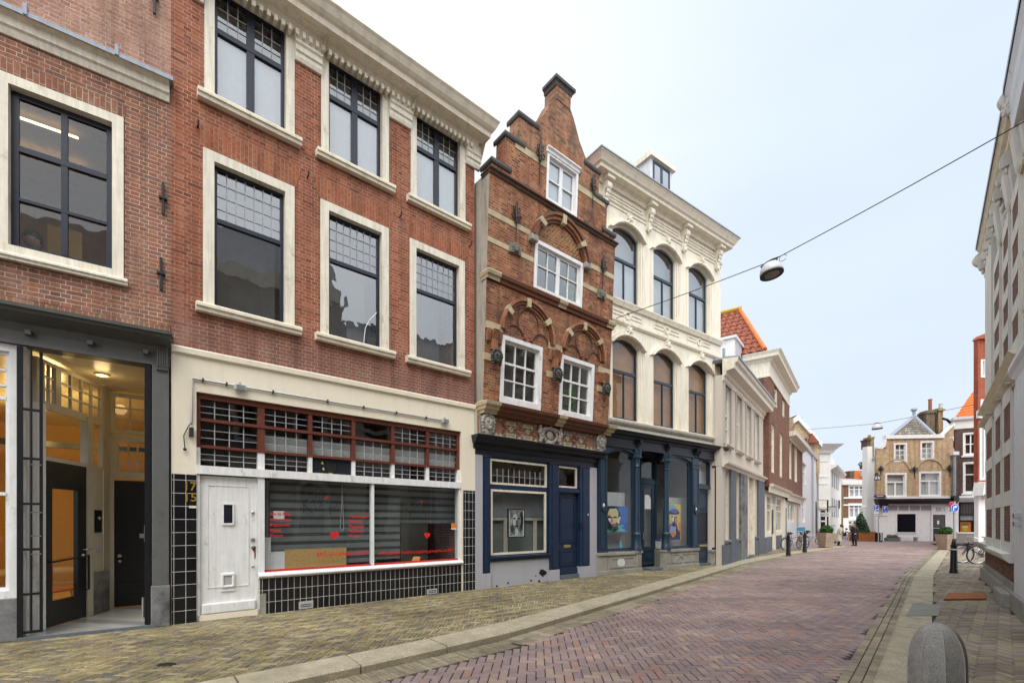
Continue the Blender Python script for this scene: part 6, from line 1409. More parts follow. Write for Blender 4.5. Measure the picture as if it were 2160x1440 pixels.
# recessed glazed door
dd = .55; a, b = V4(1350, -dd), V4(1382, -dd)
zdt = Z(1365, 1020, -dd)
D4 = MB().ring([(a, .12), (b, .12), (b, zdt), (a, zdt)], [(a + .22, .75), (b - .18, .75), (b - .18, zdt - .14), (a + .22, zdt - .14)], dd, dd + .05).build('shop_door', M['blue4'], H4)
MB().rect(a + .2, b - .16, .74, zdt - .13, dd + .02).build('door_pane', M['glassdisp'], D4, normals=False)
m = MB(); panel(m, a + .2, b - .15, .3, .64, dd); m.build('door_panel', M['blue4'], D4); MB().tube([(a + .1, dd - .05, 1.0), (a + .1, dd - .07, 1.25)], .02, 6).build('door_handle', M['steel'], D4)
st = MB(); u0, u1 = a + .26, b - .22; z0_ = Z(1365, 1073, -dd); z1_ = Z(1365, 1043, -dd); st.poly([(u0, dd + .012, z0_), (u1, dd + .012, z0_), (u1, dd + .012, z1_ - .12), (u1 - .12, dd + .012, z1_), (u0, dd + .012, z1_)]); o = st.build('door_notice', M['plastic_white'], D4, normals=False)
MB().box(a - .05, b + .1, dd - .02, dd + .06, zdt, zdt + .12).build('transom', M['blue4'], H4)
window(H4, [], a, b, zdt + .12, zhd + .05, .05, M['blue4'], 0, .03, M['blue4'], .04, [], rise=.18, glass=M['glass'], name='fanlight', y=dd)
# angled return panes either side of the door
for p0, p1, nm in (((b + .02, dd + .02), (cB - .05, .0), 'return_window'),):
    p0, p1 = Vector(p0), Vector(p1); d_ = p1 - p0; Ln = d_.length; d_ /= Ln; nn = Vector((-d_.y, d_.x))
    T_ = lambda mb: (setattr(mb, 'v', [(p0.x + d_.x*x + nn.x*y, p0.y + d_.y*x + nn.y*y, z) for x, y, z in mb.v]), mb)[1]
    z0_ = zpr; o = T_(MB().ring([(0, z0_), (Ln, z0_), (Ln, zhd), (0, zhd)], [(.06, z0_ + .06), (Ln - .04, z0_ + .06), (Ln - .04, zhd - .08), (.06, zhd - .08)], -.03, .03)).build(nm, M['blue4'], H4)
    T_(MB().rect(.05, Ln - .03, z0_ + .05, zhd - .07, 0)).build('window_pane', M['glassdisp'], o, normals=False)
    T_(MB().box(0, Ln, -.05, .05, 0, z0_)).build('return_plinth', M['plinth4'], o)
    T_(MB().box(Ln*.15, Ln*.75, -.045, -.035, z0_ + .02, z0_ + .36)).build('notice_board', M['plastic_white'], o); T_(MB().box(Ln*.15, Ln*.75, -.048, -.045, z0_ + .27, z0_ + .36)).build('notice_heading', M['p_violet'], o)
MB().vprism([(cA - .02, .0), (cA + .04, .0), (a + .02, dd + .05), (a - .04, dd + .05)], 0, zhd).build('return_post', M['blue4'], H4)
MB().box(a - .1, b + .3, -.0, dd + .1, -.02, .06).build('door_step', M['plinthblue'], H4); MB().box(a - .3, b + .5, 0, dd + .2, zhd + .02, zhd + .06).build('recess_ceiling', M['black4'], H4)
# narrow panelled door at the right
a, b = V4(1472), V4(1498); zd1 = Z(1485, 1031)
D5 = MB().box(a, b, .10, .15, .10, zd1).build('side_door', M['blue4'], H4)
for z0_, z1_ in ((.25, .62), (.85, 1.95), (2.05, zd1 - .12)): m = MB(); panel(m, a + .07, b - .05, z0_, z1_, .10, .03); m.build('door_panel', M['black4'] if z0_ == .85 else M['blue4'], D5)
MB().box(a + .1, b - .05, .07, .10, .69, .77).build('letter_plate', M['brass'], D5)
MB().box(a, b, -.02, .2, zd1, zd1 + .12).build('transom', M['blue4'], H4)
window(H4, [], a, b, zd1 + .12, zfb, .03, M['blue4'], 0, .06, M['blue4'], .04, [], rise=.10, glass=M['glass'], name='fanlight', backs=[(M['frost'], .2, -.1, .6), (M['greycurt'], .25, .6, 1.1)])
MB().box(a, b, -.03, .2, 0, .09).build('door_step', M['plinthblue'], H4)
# interior screens
for u0, u1, zt_, y_ in ((V4(1278), V4(1318, -.5), F4.Z(1300, 1038, -.5), .5), (V4(1404, -.6), V4(1458, -.5) + .4, F4.Z(1425, 1049, -.6), .6)):
    MB().box(u0, u1, y_, y_ + .03, .5, zt_).build('display_screen', M['plastic_white'], H4)
MB().box(.2, L4 - .3, 1.6, 1.65, 0, zhd).build('back_room', M['whitegrey'], H4)
u0, u1, z0, z1 = F4.r(1277, 1325, 1066, 1121, d=-.12)
picture(F4, 'portrait_painting', 'portrait of a bearded balding man on bright blue in the left shop window', u0, u1, z0, z1, .13, None, M['p_blue'],
        [(M['p_cyan'], [(.0, .0), (.95, .0), (.75, .12), (.6, .25), (.3, .3), (0, .2)]), (M['p_navy'], blob(.30, .55, .36, .43, wob=.05)), (M['p_cream'], blob(.34, .62, .24, .34)), (M['p_pink'], blob(.15, .50, .09, .16)), (M['p_white'], blob(.18, .42, .09, .12)), (M['p_black'], blob(.18, .56, .10, .035)), (M['p_black'], blob(.42, .56, .09, .03)), (M['p_navy'], blob(.08, .30, .12, .2, wob=.2)), (M['p_green'], blob(.33, .14, .24, .15, wob=.1)), (M['p_pink'], blob(.38, .27, .14, .05, wob=.2)), (M['p_black'], blob(.2, .18, .1, .1, wob=.2)), (M['p_white'], blob(.56, .40, .05, .10)), (M['p_navy'], blob(.60, .62, .05, .16)), (M['p_cream'], blob(.61, .52, .05, .07)), (M['p_pink'], [(.27, .56), (.31, .56), (.30, .38), (.22, .36)]), (M['p_navy'], blob(.30, .95, .22, .04, wob=.2)), (M['p_cyan'], blob(.70, .22, .10, .04, wob=.2)), (M['p_black'], blob(.40, .08, .08, .05, wob=.3))], 'paintings in the slate blue shop windows')
u0, u1, z0, z1 = F4.r(1409, 1436, 1062, 1138, d=-.12)
picture(F4, 'portrait_painting', 'portrait of a long-bearded man in a hat on bright yellow in the right shop window', u0, u1, z0, z1, .13, None, M['p_yellow'],
        [(M['p_orange'], [(.8, .1), (1, .1), (1, .5), (.85, .5)]), (M['p_cyan'], blob(.35, .85, .33, .12)), (M['p_navy'], [(0, 0), (.95, 0), (.95, .2), (.75, .3), (.1, .22), (0, .15)]), (M['p_cream'], blob(.45, .58, .30, .2)), (M['p_orange'], blob(.65, .55, .09, .1)), (M['p_violet'], blob(.42, .30, .36, .22, wob=.08)), (M['p_lblue'], blob(.40, .26, .26, .16, wob=.15)), (M['p_orange'], blob(.42, .16, .18, .08, wob=.3)), (M['p_navy'], blob(.45, .76, .46, .06)), (M['p_violet'], blob(.5, .81, .32, .06)), (M['p_black'], blob(.45, .42, .14, .055)), (M['p_black'], blob(.33, .64, .09, .02)), (M['p_black'], blob(.6, .64, .09, .02)), (M['p_yellow'], blob(.25, .52, .08, .08)), (M['p_white'], blob(.38, .57, .06, .07)), (M['p_navy'], [(.47, .63), (.52, .63), (.54, .48), (.44, .48)]), (M['p_lblue'], blob(.2, .28, .06, .1, wob=.2)), (M['p_yellow'], blob(.5, .2, .05, .04)), (M['p_orange'], blob(.3, .14, .05, .03)), (M['p_navy'], blob(.68, .24, .08, .12, wob=.2))], 'paintings in the slate blue shop windows')
u, z = F4.uz(1309, 1158, -.3); m = MB(); m.lathe([(.05, 0), (.06, .12), (.03, .2), (.03, .26), (.01, .27)], (0, 0, 0), 10); o = m.build('bottle', M['p_cyan'], None, smooth=40); o.location = F4.world(u, .3, zpt + .06); tag(o, 'small pale blue bottle on the sill below the blue portrait', 'bottle')
# downpipe
dp = F4.root('downpipe', 'grey zinc downpipe between the cream stucco house and the beige house', 'downpipe')
ud = L4 + .05; m = MB(); m.tube([(ud, -.10, Z(1522, 737)), (ud, -.10, 1.0)], .05, 10); m.build('pipe', M['lead'], dp, smooth=50); MB().tube([(ud, -.10, 1.0), (ud, -.10, .02)], .056, 10).build('cast_foot', M['pole'], dp, smooth=50)
for z_ in (2.2, 4.6, 6.4): MB().lathe([(.062, 0), (.062, .07)], (ud, -.1, z_), 10).build('collar', M['lead'], dp)
# =================================================================== house 5 (beige, four bays)
F5 = Fac(gpt(1523, 1192), gpt(1612, 1165.6)); L5 = F5.L; V5 = F5.U; Z5 = F5.Z
H5 = F5.root('beige_house', 'beige rendered two-storey house with a row of four narrow sash windows', 'house', 'houses along the left side')
h5 = []
b5 = [(1526, 1540, 806, 927), (1550, 1563.5, 829, 946), (1572.5, 1584, 851, 961), (1589.5, 1599.5, 869, 975)]
zt5 = sum(Z5(a[0], a[2]) for a in b5)/4; zb5 = sum(Z5(a[0], a[3]) for a in b5)/4
cs = [(V5(a[0]) + V5(a[1]))/2 for a in b5]; wd5 = .95
st5 = (cs[3] - cs[0])/3
for i in range(4):
    c_ = cs[0] + st5*i + .1
    window(H5, h5, c_ - wd5/2, c_ + wd5/2, zb5, zt5, .06, M['trim'], -.06, .10, M['white'], .06, [('h', .52, .07, 0, 1), ('v', .5, .03, 0, 1), ('h', .26, .025, 0, 1)], glass=M['glass'], backs=[(M['greycurt'], .25, -.1, 1.1)], sill=(M['beige5d'], .12, .08, .14))
    m = MB(); a, b = c_ - wd5/2, c_ + wd5/2; m.ring([(a - .14, zb5), (b + .14, zb5), (b + .14, zt5 + .14), (a - .14, zt5 + .14)], [(a, zb5 + .001), (b, zb5 + .001), (b, zt5), (a, zt5)], -.04, .02); m.build('window_surround', M['beige5d'], H5)
zc5 = (Z5(1527, 978) + Z5(1610, 1014))/2; zg5 = (F5.Z(1532.5, 723, .5) + F5.Z(1623.6, 839.5, .5))/2
wall(H5, 'wall', M['beige5'], 0, L5, zc5 - .05, zg5 - .55, h5)
MB().mould([(0, zg5 - .75), (.03, zg5 - .75), (.05, zg5 - .6), (.12, zg5 - .55), (.14, zg5 - .42), (.40, zg5 - .36), (.42, zg5 - .2), (.50, zg5 - .14), (.54, zg5 - .02), (.54, zg5), (0, zg5 + .05)], .05, L5 - .02).build('cornice', M['trim'], H5)
MB().mould([(0, zg5 + .12), (0, zg5 + .052), (.55, zg5 + .002), (.57, zg5 - .02), (.57, zg5 + .05)], .05, L5 - .02).build('gutter_edge', M['lead'], H5)
MB().mould([(0, zc5 - .1), (.06, zc5 - .1), (.10, zc5 - .02), (.20, zc5 + .03), (.22, zc5 + .10), (0, zc5 + .14)], 0, L5 + .1).build('shop_cornice', M['trim'], H5)
gb5 = []
for x0, x1, mat, kind in ((1529, 1538, 'trim', 'w'), (1538.5, 1549.5, 'plinthblue', 'p'), (1551, 1558.5, 'trim', 'w'), (1559.5, 1573.5, 'bluestone', 'p'), (1575, 1589, 'trim', 'd'), (1590.5, 1596.5, 'trim', 'w'), (1597, 1610, 'plinthblue', 'p')):
    a, b = max(0, V5(x0)), min(L5, V5(x1))
    if kind == 'w': window(H5, gb5, a, b, .9, zc5 - .1, .05, M['trim'], -.05, .10, M['trim'], .09, [('h', .62, .07, 0, 1)], glass=M['glass'], backs=[(M['whitecurt'], .12, -.1, 1.1)], sill=(M['bluestone'], .1, .02, .1))
    elif kind == 'p': MB().box(a, b, -.07, .1, 0, zc5 - .1).build('pier', M[mat], H5)
    else:
        gb5.append((a, b, 0, zc5 - .1)); m = MB(); m.box(a + .12, b, .16, .2, .08, zc5 - .75); m.box(a, a + .14, -.05, .18, 0, zc5 - .1); m.box(b - .07, b + .06, -.05, .18, 0, zc5 - .1); m.box(a, b, .14, .22, zc5 - .78, zc5 - .1); m.build('doorway', M['trim'], H5); MB().box(a, b, -.05, .2, 0, .08).build('door_step', M['plinthblue'], H5)
wall(H5, 'lower_wall', M['beige5'], 0, L5, 0, zc5 - .06, gb5, y=.01, dep=.2)
for a, b in ((0, V5(1574)), (V5(1590), L5)): MB().box(a, b, -.05, .05, 0, .75).build('stone_plinth', M['plinthblue'], H5)
shell(H5, 0, L5 - .05, zg5 - .1, 8, M['beige5'], M['roofing'])
MB().prism([(0.05, zg5), (L5 - .1, zg5), (L5 - .1, zg5 + .1), (0.05, zg5 + .1)], .05, 7).build('roof_edge', M['lead'], H5)
d0, d1 = V5(1549, -1), V5(1565, -1); ztd = F5.Z(1549, 712, -1)
dm = MB().box(d0, d1, 1.0, 4.2, zg5 - .2, ztd).build('dormer', M['white'], H5)
MB().box(d0 - .08, d1 + .08, .9, 4.3, ztd, ztd + .12).build('dormer_roof', M['white'], dm)
for f in (.12, .55): a = d0 + (d1 - d0)*f; MB().box(a, a + (d1 - d0)*.33, .97, 1.0, ztd - 1.0, ztd - .14).build('dormer_window', M['frost'], dm)
xA, xB = V5(1520, -1.2), V5(1600, -1.2)
MB().prism([(0.02, zg5), (0.02, zg5 + .05), (L5 - .05, zg5 + .05), (L5 - .05, zg5)], 2.9, 7).build('roof_body', M['roofing'], H5)

# =================================================================== house 6 (tall narrow brown brick with a hipped roof)
F6 = Fac(gpt(1612, 1166), gpt(1655, 1152.5)); L6 = F6.L; Z6 = F6.Z; D6 = .25
V6 = lambda x: F6.U(x, D6)
H6 = F6.root('brick_house', 'tall narrow brown brick house with a white cornice and a red tiled hipped roof', 'house', 'houses along the left side')
h6 = []
r6 = [((1632, 1642.5, 790, 852), (1648, 1658, 810, 872)), ((1624, 1637, 891, 993), (1642, 1653.5, 906, 1003))]
e0, e1 = -.1, L6 + .15
for (A_, B_) in r6:
    zt_ = (F6.Z(A_[0], A_[2], D6) + F6.Z(B_[0], B_[2], D6))/2; zb_ = (F6.Z(A_[0], A_[3], D6) + F6.Z(B_[0], B_[3], D6))/2
    for q in (A_, B_):
        a, b = V6(q[0]), V6(q[1]); c_ = (a+b)/2; 
        window(H6, h6, c_ - .62, c_ + .62, zb_, zt_, .07, M['trim'], -.04, .1, M['trim'], .10, [('h', .62, .08, 0, 1)], glass=M['glass'], backs=[(M['whitecurt'], .2, -.1, 1.1)], sill=(M['trim'], .1, .08, .1), y=-D6)
zc6 = (Z6(1615, 1015, .3) + Z6(1655.6, 1037, .3))/2; zt6 = (F6.Z(1621, 719, .8) + F6.Z(1683, 778, .8))/2
zfr = zt6 - 1.25
wall(H6, 'wall', M['brick6'], e0, e1, zc6 - .05, zfr, h6, y=-D6)
MB().mould([(0, zfr), (.04, zfr), (.05, zfr + .1), (.02, zfr + .12), (.02, zt6 - .5), (.10, zt6 - .45), (.14, zt6 - .34), (.42, zt6 - .3), (.44, zt6 - .16), (.55, zt6 - .02), (.55, zt6), (0, zt6 + .04)], e0, e1, .55, .55, 1.2).build('cornice', M['trim'], H6).location = (0, -D6, 0)
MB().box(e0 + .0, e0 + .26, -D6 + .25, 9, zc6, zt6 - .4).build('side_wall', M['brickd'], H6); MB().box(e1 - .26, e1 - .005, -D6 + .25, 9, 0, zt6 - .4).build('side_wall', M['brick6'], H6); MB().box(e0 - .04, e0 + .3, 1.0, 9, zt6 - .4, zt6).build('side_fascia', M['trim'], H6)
MB().box(e0 + .1, e1 - .1, -D6 + .3, 9, zt6 - .5, zt6 - .02).build('roof_deck', M['roofing'], H6)
# hip roof: side slope faces the camera
rx = (e0 + e1)/2; yq = min([i*.05 for i in range(10, 160)], key=lambda q: abs(F6.U(1561, -q) - rx)); zr6 = F6.Z(1561, 655, -yq)
m = MB(); pantile(m, (e0 - .3, yq + 6, zt6 + .02), (e0 - .3, -.1, zt6 + .02), (rx, yq + 6, zr6), (rx, yq, zr6), 22, 11, .045, .045); m.build('side_roof', M['redt'], H6)
m = MB(); pantile(m, (e0 - .3, -.1, zt6 + .02), (e1 + .3, -.1, zt6 + .02), (rx - .02, yq, zr6), (rx + .02, yq, zr6), 10, 11, .045, .045); m.build('front_roof', M['redt'], H6)
MB().poly([(e1 + .3, -.1, zt6), (e1 + .3, yq + 6, zt6), (rx, yq + 6, zr6), (rx, yq, zr6)]).build('far_roof', M['redt'], H6, normals=False)
MB().tube([(e0 - .3, -.1, zt6 + .08), (rx, yq, zr6 + .06)], .11, 6).build('hip_tiles', M['oranget'], H6); MB().tube([(rx, yq - .1, zr6 + .08), (rx, yq + 6, zr6 + .08)], .14, 6).build('ridge_tiles', M['lichen'], H6)
dz = F6.Z(1655, 700, -1.2)
dm = MB().box(e1 - 1.6, e1 - .3, .5, 2.5, zt6 - .1, zt6 + 1.25).build('dormer', M['trim'], H6); MB().box(e1 - 1.7, e1 - .2, .38, 2.6, zt6 + 1.25, zt6 + 1.4).build('dormer_roof', M['trim'], dm); MB().box(e1 - 1.35, e1 - .55, .46, .5, zt6 + .1, zt6 + 1.1).build('dormer_window', M['frost'], dm)
# its ground floor
MB().mould([(0, zc6 - .35), (.05, zc6 - .35), (.08, zc6 - .1), (.2, zc6 - .05), (.26, zc6 + .05), (0, zc6 + .12)], 0, L6).build('shop_cornice', M['trim'], H6).location = (0, -D6 + .05, 0)
hh6 = []
U6 = F6.U
window(H6, hh6, U6(1617.5), U6(1627), 1.0, zc6 - .4, .05, M['trim'], -.02, .06, M['trim'], .07, [('h', .6, .06, 0, 1), ('v', .5, .05, 0, 1), ('h', .8, .04, 0, 1)], glass=M['glass'], backs=[(M['greycurt'], .3, -.1, 1.1)], name='display_window')
window(H6, hh6, U6(1637), U6(1649), 1.0, zc6 - .4, .05, M['trim'], -.02, .06, M['trim'], .07, [('h', .6, .06, 0, 1), ('v', .5, .05, 0, 1), ('h', .8, .04, 0, 1)], glass=M['glass'], backs=[(M['greycurt'], .3, -.1, 1.1)], name='display_window')
a, b = U6(1627.5), U6(1636.5); hh6.append((a, b, 0, zc6 - .4)); d6 = MB().box(a, b, .12, .18, .08, 2.5).build('front_door', M['trim'], H6); MB().box(a + .18, b - .14, .1, .12, .9, 2.3).build('door_pane', M['black4'], d6); MB().box(a, b, .08, .2, 2.5, 2.62).build('transom', M['trim'], H6); MB().rect(a, b, 2.6, zc6 - .38, .14).build('fanlight_pane', M['frost'], H6, normals=False)
wall(H6, 'shop_wall', M['trim'], 0.01, L6, 0, zc6 - .2, hh6, y=.0, dep=.2)
MB().box(0.01, U6(1627), -.05, .02, 0, .8).build('stone_plinth', M['plinthblue'], H6); MB().box(U6(1637), U6(1648), -.05, .02, 0, .8).build('stone_plinth', M['plinthblue'], H6)
MB().box(U6(1650.5), L6 - .02, -.06, .05, 0, zc6 - .4).build('side_pier', M['trim'], H6)

# =================================================================== house 7 (lower brown brick) and house 8 (white)
F7 = Fac(gpt(1655, 1152.5), gpt(1688, 1143)); L7 = F7.L
H7 = F7.root('brick_house', 'low brown brick house with a pale gutter, between the tall brown and the white house', 'house', 'houses along the left side')
h7 = []; D7 = .15; V7 = lambda x: F7.U(x, D7); Z7 = lambda x, y: F7.Z(x, y, D7)
zt_ = (Z7(1661, 918) + Z7(1674, 930))/2; zb_ = (Z7(1661, 1008) + Z7(1674, 1012))/2
for q in ((1661, 1671), (1674, 1683)):
    c_ = (V7(q[0]) + V7(q[1]))/2; window(H7, h7, c_ - .68, c_ + .68, zb_, zt_, .08, M['trim'], .0, .1, M['trim'], .10, [('v', .5, .06, 0, 1), ('h', .55, .08, 0, 1)], glass=M['glassold'], backs=[(M['greycurt'], .4, -.1, 1.1)], sill=(M['trim'], .1, .06, .1), y=-D7)
zg7 = (F7.Z(1659, 889, .6) + F7.Z(1696, 926, .6))/2; zc7 = (F7.Z(1656, 1037, .25) + F7.Z(1690, 1052, .25))/2
wall(H7, 'wall', M['brick6'], 0, L7 + .05, zc7, zg7 - .35, h7, y=-D7)
MB().mould([(0, zg7 - .45), (.06, zg7 - .45), (.1, zg7 - .33), (.5, zg7 - .28), (.52, zg7 - .1), (.55, zg7), (0, zg7)], 0.02, L7, 0, .4, .3).build('gutter', M['trim'], H7).location = (0, -D7, 0)
MB().poly([(0, .2, zg7), (L7 + .2, .2, zg7), (L7 + .2, 4, zg7 + 3.2), (0, 4, zg7 + 3.2)]).build('roof', M['slated'], H7, normals=False)
MB().mould([(0, zc7 - .4), (.05, zc7 - .4), (.1, zc7 - .1), (.25, zc7 - .02), (.28, zc7 + .06), (0, zc7 + .1)], 0, L7 + .05).build('shop_cornice', M['trim'], H7).location = (0, -D7, 0)
g7 = []; q = F7.U(1661), F7.U(1675)
window(H7, g7, q[0], q[1], 1.55, zc7 - .45, .08, M['trim'], .0, .08, M['trim'], .1, [('v', .45, .14, 0, 1)], glass=M['glass'], backs=[(M['room'], .4, -.1, 1.1)], name='display_window')
wall(H7, 'shop_wall', M['trim'], 0.02, L7 + .05, 0, zc7 - .38, g7)
MB().box(F7.U(1657.5), L7 + .03, -.03, .02, 0, 1.52).build('grey_panel', M['whitegrey'], H7)
MB().box(.06, .5, -.05, .03, 0, 2.5).build('door', M['black4'], H7); MB().tube([(L7*.72, -.08, 2.7), (L7*.72, -.08, 0)], .04, 6).build('drain_pipe', M['pole'], H7)
shell(H7, 0.03, L7, zg7 - .3, 8, M['brick6'], M['roofing'])
F8 = Fac(gpt(1688, 1143), gpt(1722, 1133.5)); L8 = F8.L
H8 = F8.root('white_house', 'plain white rendered house with two narrow windows one above the other', 'house', 'houses along the left side')
h8 = []; zt8 = (F8.Z(1690, 934, .1) + F8.Z(1729, 966, .1))/2
for xa, xb, ya, yb in ((1690.6, 1700.5, 970, 1020), (1690, 1699, 1046, 1103)): window(H8, h8, F8.U(xa), F8.U(xb), F8.Z(xa, yb), F8.Z(xa, ya), .07, M['white'], .01, .12, M['white'], .1, [('v', .5, .1, 0, 1), ('h', .62, .1, 0, 1)], glass=M['glass'], backs=[(M['greycurt'], .3, -.1, 1.1)])
wall(H8, 'wall', M['white8'], 0, L8, 0, zt8 - .1, h8)
MB().mould([(0, zt8 - .2), (.15, zt8 - .2), (.22, zt8), (0, zt8 + .02)], 0, L8, 0, .3, .2).build('eaves', M['white8'], H8)
MB().poly([(0, -.15, zt8), (L8, -.15, zt8), (L8, 5, zt8 + 4.5), (0, 5, zt8 + 4.5)]).build('roof', M['slated'], H8, normals=False)
MB().box(F8.U(1712), F8.U(1713.2), -.12, -.02, 0, zt8 - .15).build('drain_pipe', M['pole'], H8); MB().box(F8.U(1707), F8.U(1715), -.02, .0, .0, 3.4).build('board_door', M['white8'], H8)
shell(H8, 0.03, L8, zt8 - .3, 8, M['white8'], M['roofing'])
p = F8.uz(1699.5, 935, -.4)
MB().lathe([(.28, -.3), (.25, .5), (.33, .6), (.3, 1.0)], (p[0], .6, zt8 + .3), 8).build('chimney_pot', M['black4'], H8)
MB().prism([(L8 - .9, 0), (L8 + .12, 0), (L8 + .12, 3.0), (L8 - .9, 3.6)], -.08, .05).build('dark_doorway', M['black'], H8)

# =================================================================== far left: tall white gable, white corner house, mossy wall, brick block
def block(name, label, x0, x1, yT, Y, depth, mat, cat='house', yb=None, group='buildings beyond the square'):
    a, b = at(x0, HY, Y), at(x1, HY, Y); zt = CAMH + (HY - yT)/FPX*Y
    r = empty(name, (a.x, Y, 0), 0, label, cat, group)
    r['w'] = b.x - a.x; r['z'] = zt; return r, b.x - a.x, zt
def tz(y, Y): return CAMH + (HY - y)/FPX*Y
def tx(x, Y, x0): return (x - x0)/FPX*Y
# white gable behind house 7/8
Y_ = 46.0; r, w_, zt = block('gabled_roof_house', 'white gable with a red roof rising behind the low brown house', 1668, 1732, 878, Y_, 6, None)
x0 = 1668; T = lambda x, y: (tx(x, Y_, x0), tz(y, Y_))
MB().prism([T(1668, 945), T(1681, 877), T(1729, 935), T(1729, 1000), T(1668, 1000)], .0, 6).build('gable_wall', M['brickE'], r)
MB().prism([T(1672, 885), T(1681, 876), T(1731, 933), T(1731, 943), T(1681, 887), T(1672, 893)], -.25, .0).build('verge_board', M['white'], r)
MB().prism([T(1681, 875), T(1690, 880), T(1732, 932), T(1729, 934)], .01, 7).build('roof', M['slated'], r)
MB().prism([T(1700, 935), T(1706, 915), T(1722, 935)], -.5, -.26).build('red_roof', M['redt'], r)
# white corner house
Y_ = 48.0; r, w_, zt = block('white_house', 'tall white corner house with a flaring cornice at the end of the left row', 1727, 1752, 938, Y_, 8, None)
x0 = 1727; T = lambda x, y: (tx(x, Y_, x0), tz(y, Y_)); B0 = -.1
xe = tx(1752, Y_, x0); 
MB().box(0, xe, 0, .3, B0, tz(942, Y_)).build('wall', M['white9'], r)
# street side going back to the right
d9 = Vector((tx(1774, 58, 1080) - tx(1752, 48, 1080), 10.0)); s9 = d9.length; ang9 = math.atan2(d9.y, d9.x)
sw = empty('side', (0, 0, 0)); bpy.data.objects.remove(sw)
def side_pts(x, y, z): c, s = math.cos(ang9), math.sin(ang9); return (xe + x*c - y*s, x*s + y*c, z)
def SB(m): m.v = [side_pts(*v) for v in m.v]; return m
hs9 = []; zt9 = tz(985, 50)
SB(MB().box(0, s9, 0, .3, B0, zt9)).build('side_wall', M['white9'], r)
SB(MB().mould([(0, zt9 - .5), (.1, zt9 - .4), (.5, zt9 - .2), (.6, zt9), (0, zt9 + .1)], 0, s9)).build('side_cornice', M['white9'], r)
SB(MB().box(.3, s9 - 2, .5, 3, zt9, zt9 + 1.6)).build('roof_dormer', M['white9'], r)
for k in range(4):
    for zz in (tz(1090, 52), tz(1030, 52)):
        SB(MB().box(1.2 + 2.3*k, 2.2 + 2.3*k, -.03, .0, zz, zz + 2.0)).build('window', M['greycurt'], r)
MB().mould([(0, tz(956, Y_)), (.15, tz(956, Y_)), (.3, tz(950, Y_)), (.55, tz(945, Y_)), (.9, tz(938, Y_)), (0, tz(936, Y_))], 0, xe, .3, .9, 1.0).build('cornice', M['white9'], r)
for y in (972, 1005, 1020, 1052): MB().box(.0, .9, -.05, 0, tz(y, Y_) - .05, tz(y, Y_)).build('ledge', M['white8'], r)
MB().box(0, xe + .4, -.12, .02, tz(1073, Y_), tz(1068, Y_)).build('shop_fascia', M['trim'], r)
MB().box(.2, xe - .6, -.06, 0, .3, tz(1076, Y_)).build('shop_window', M['black4'], r); MB().box(.9, 1.0, -.1, -.05, .0, 3).build('shop_post', M['white9'], r); MB().box(.2, xe - .6, -.1, -.055, 1.6, 1.75).build('shop_rail', M['white9'], r)
# mossy brown side wall
Y_ = 56.0; r, w_, zt = block('side_wall', 'narrow mossy brown side wall at the mouth of the far street', 1768, 1783, 1020, Y_, 5, None, 'wall')
x0 = 1768; T = lambda x, y: (tx(x, Y_, x0), tz(y, Y_))
MB().prism([T(1768, 1140), T(1778, 1140), T(1780, 1030), T(1775, 1020), T(1766, 1010)], 0, 4).build('wall', patchy('mossy_wood', [(.14, .11, .06), (.22, .18, .1), (.1, .1, .04)], 3), r)
MB().box(-1.2, -.05, -.6, 3, -.1, tz(1015, Y_)).build('white_pier', M['white9'], r)
MB().box(tx(1768, Y_, x0) - .9, tx(1771, Y_, x0) - .5, -.75, -.6, tz(1072, Y_), tz(1055, Y_)).build('black_box', M['black'], r)
# far brick block with bands of windows
Y_ = 62.0; r, w_, zt = block('brick_block', 'brown brick block with broad white-framed windows closing the far street', 1775, 1838, 1022, Y_, 8, None)
x0 = 1775; hb = []
def wb(xa, xb, ya, yb, n, **k): window(r, hb, tx(xa, Y_, x0), tx(xb, Y_, x0), tz(yb, Y_), tz(ya, Y_), .14, M['white'], .0, .15, M['white'], .06, [('v', i/n, .16, 0, 1) for i in range(1, n)] + [('h', .74, .12, 0, 1)], glass=M['glass'], backs=[(M['whitecurt'], .3, .0, .7), (M['room'], .5, -.1, 1.1)], **k)
wb(1790, 1827, 1023, 1049, 3); wb(1790, 1826, 1061, 1092, 3); wb(1788, 1800, 1097, 1122, 1)
wall(r, 'wall', M['brick6'], 0, w_, -.1, tz(1021, Y_), hb)
for ya, yb in ((1048, 1051), (1063, 1066), (1092, 1097)): MB().box(-.05, w_, -.08, 0, tz(yb, Y_), tz(ya, Y_)).build('white_band', M['white9'], r)
MB().box(tx(1802, Y_, x0), w_, -.12, .05, -.1, tz(1097, Y_)).build('white_base', M['white9'], r); MB().box(0, tx(1788, Y_, x0), -.12, .05, -.1, tz(1097, Y_)).build('white_base', M['white9'], r)
MB().mould([(0, tz(1023, Y_)), (.3, tz(1022, Y_)), (.4, tz(1014, Y_)), (0, tz(1013, Y_))], -.1, w_ + .1).build('eaves', M['white9'], r)
MB().poly([(0, -.3, tz(1014, Y_)), (w_, -.3, tz(1014, Y_)), (w_, 4, tz(1003, Y_)), (0, 4, tz(1003, Y_))]).build('zinc_roof', M['lead'], r, normals=False)
MB().box(-1, w_ + 1, 4, 9, -.1, tz(1004, Y_)).build('body', M['brick6'], r)
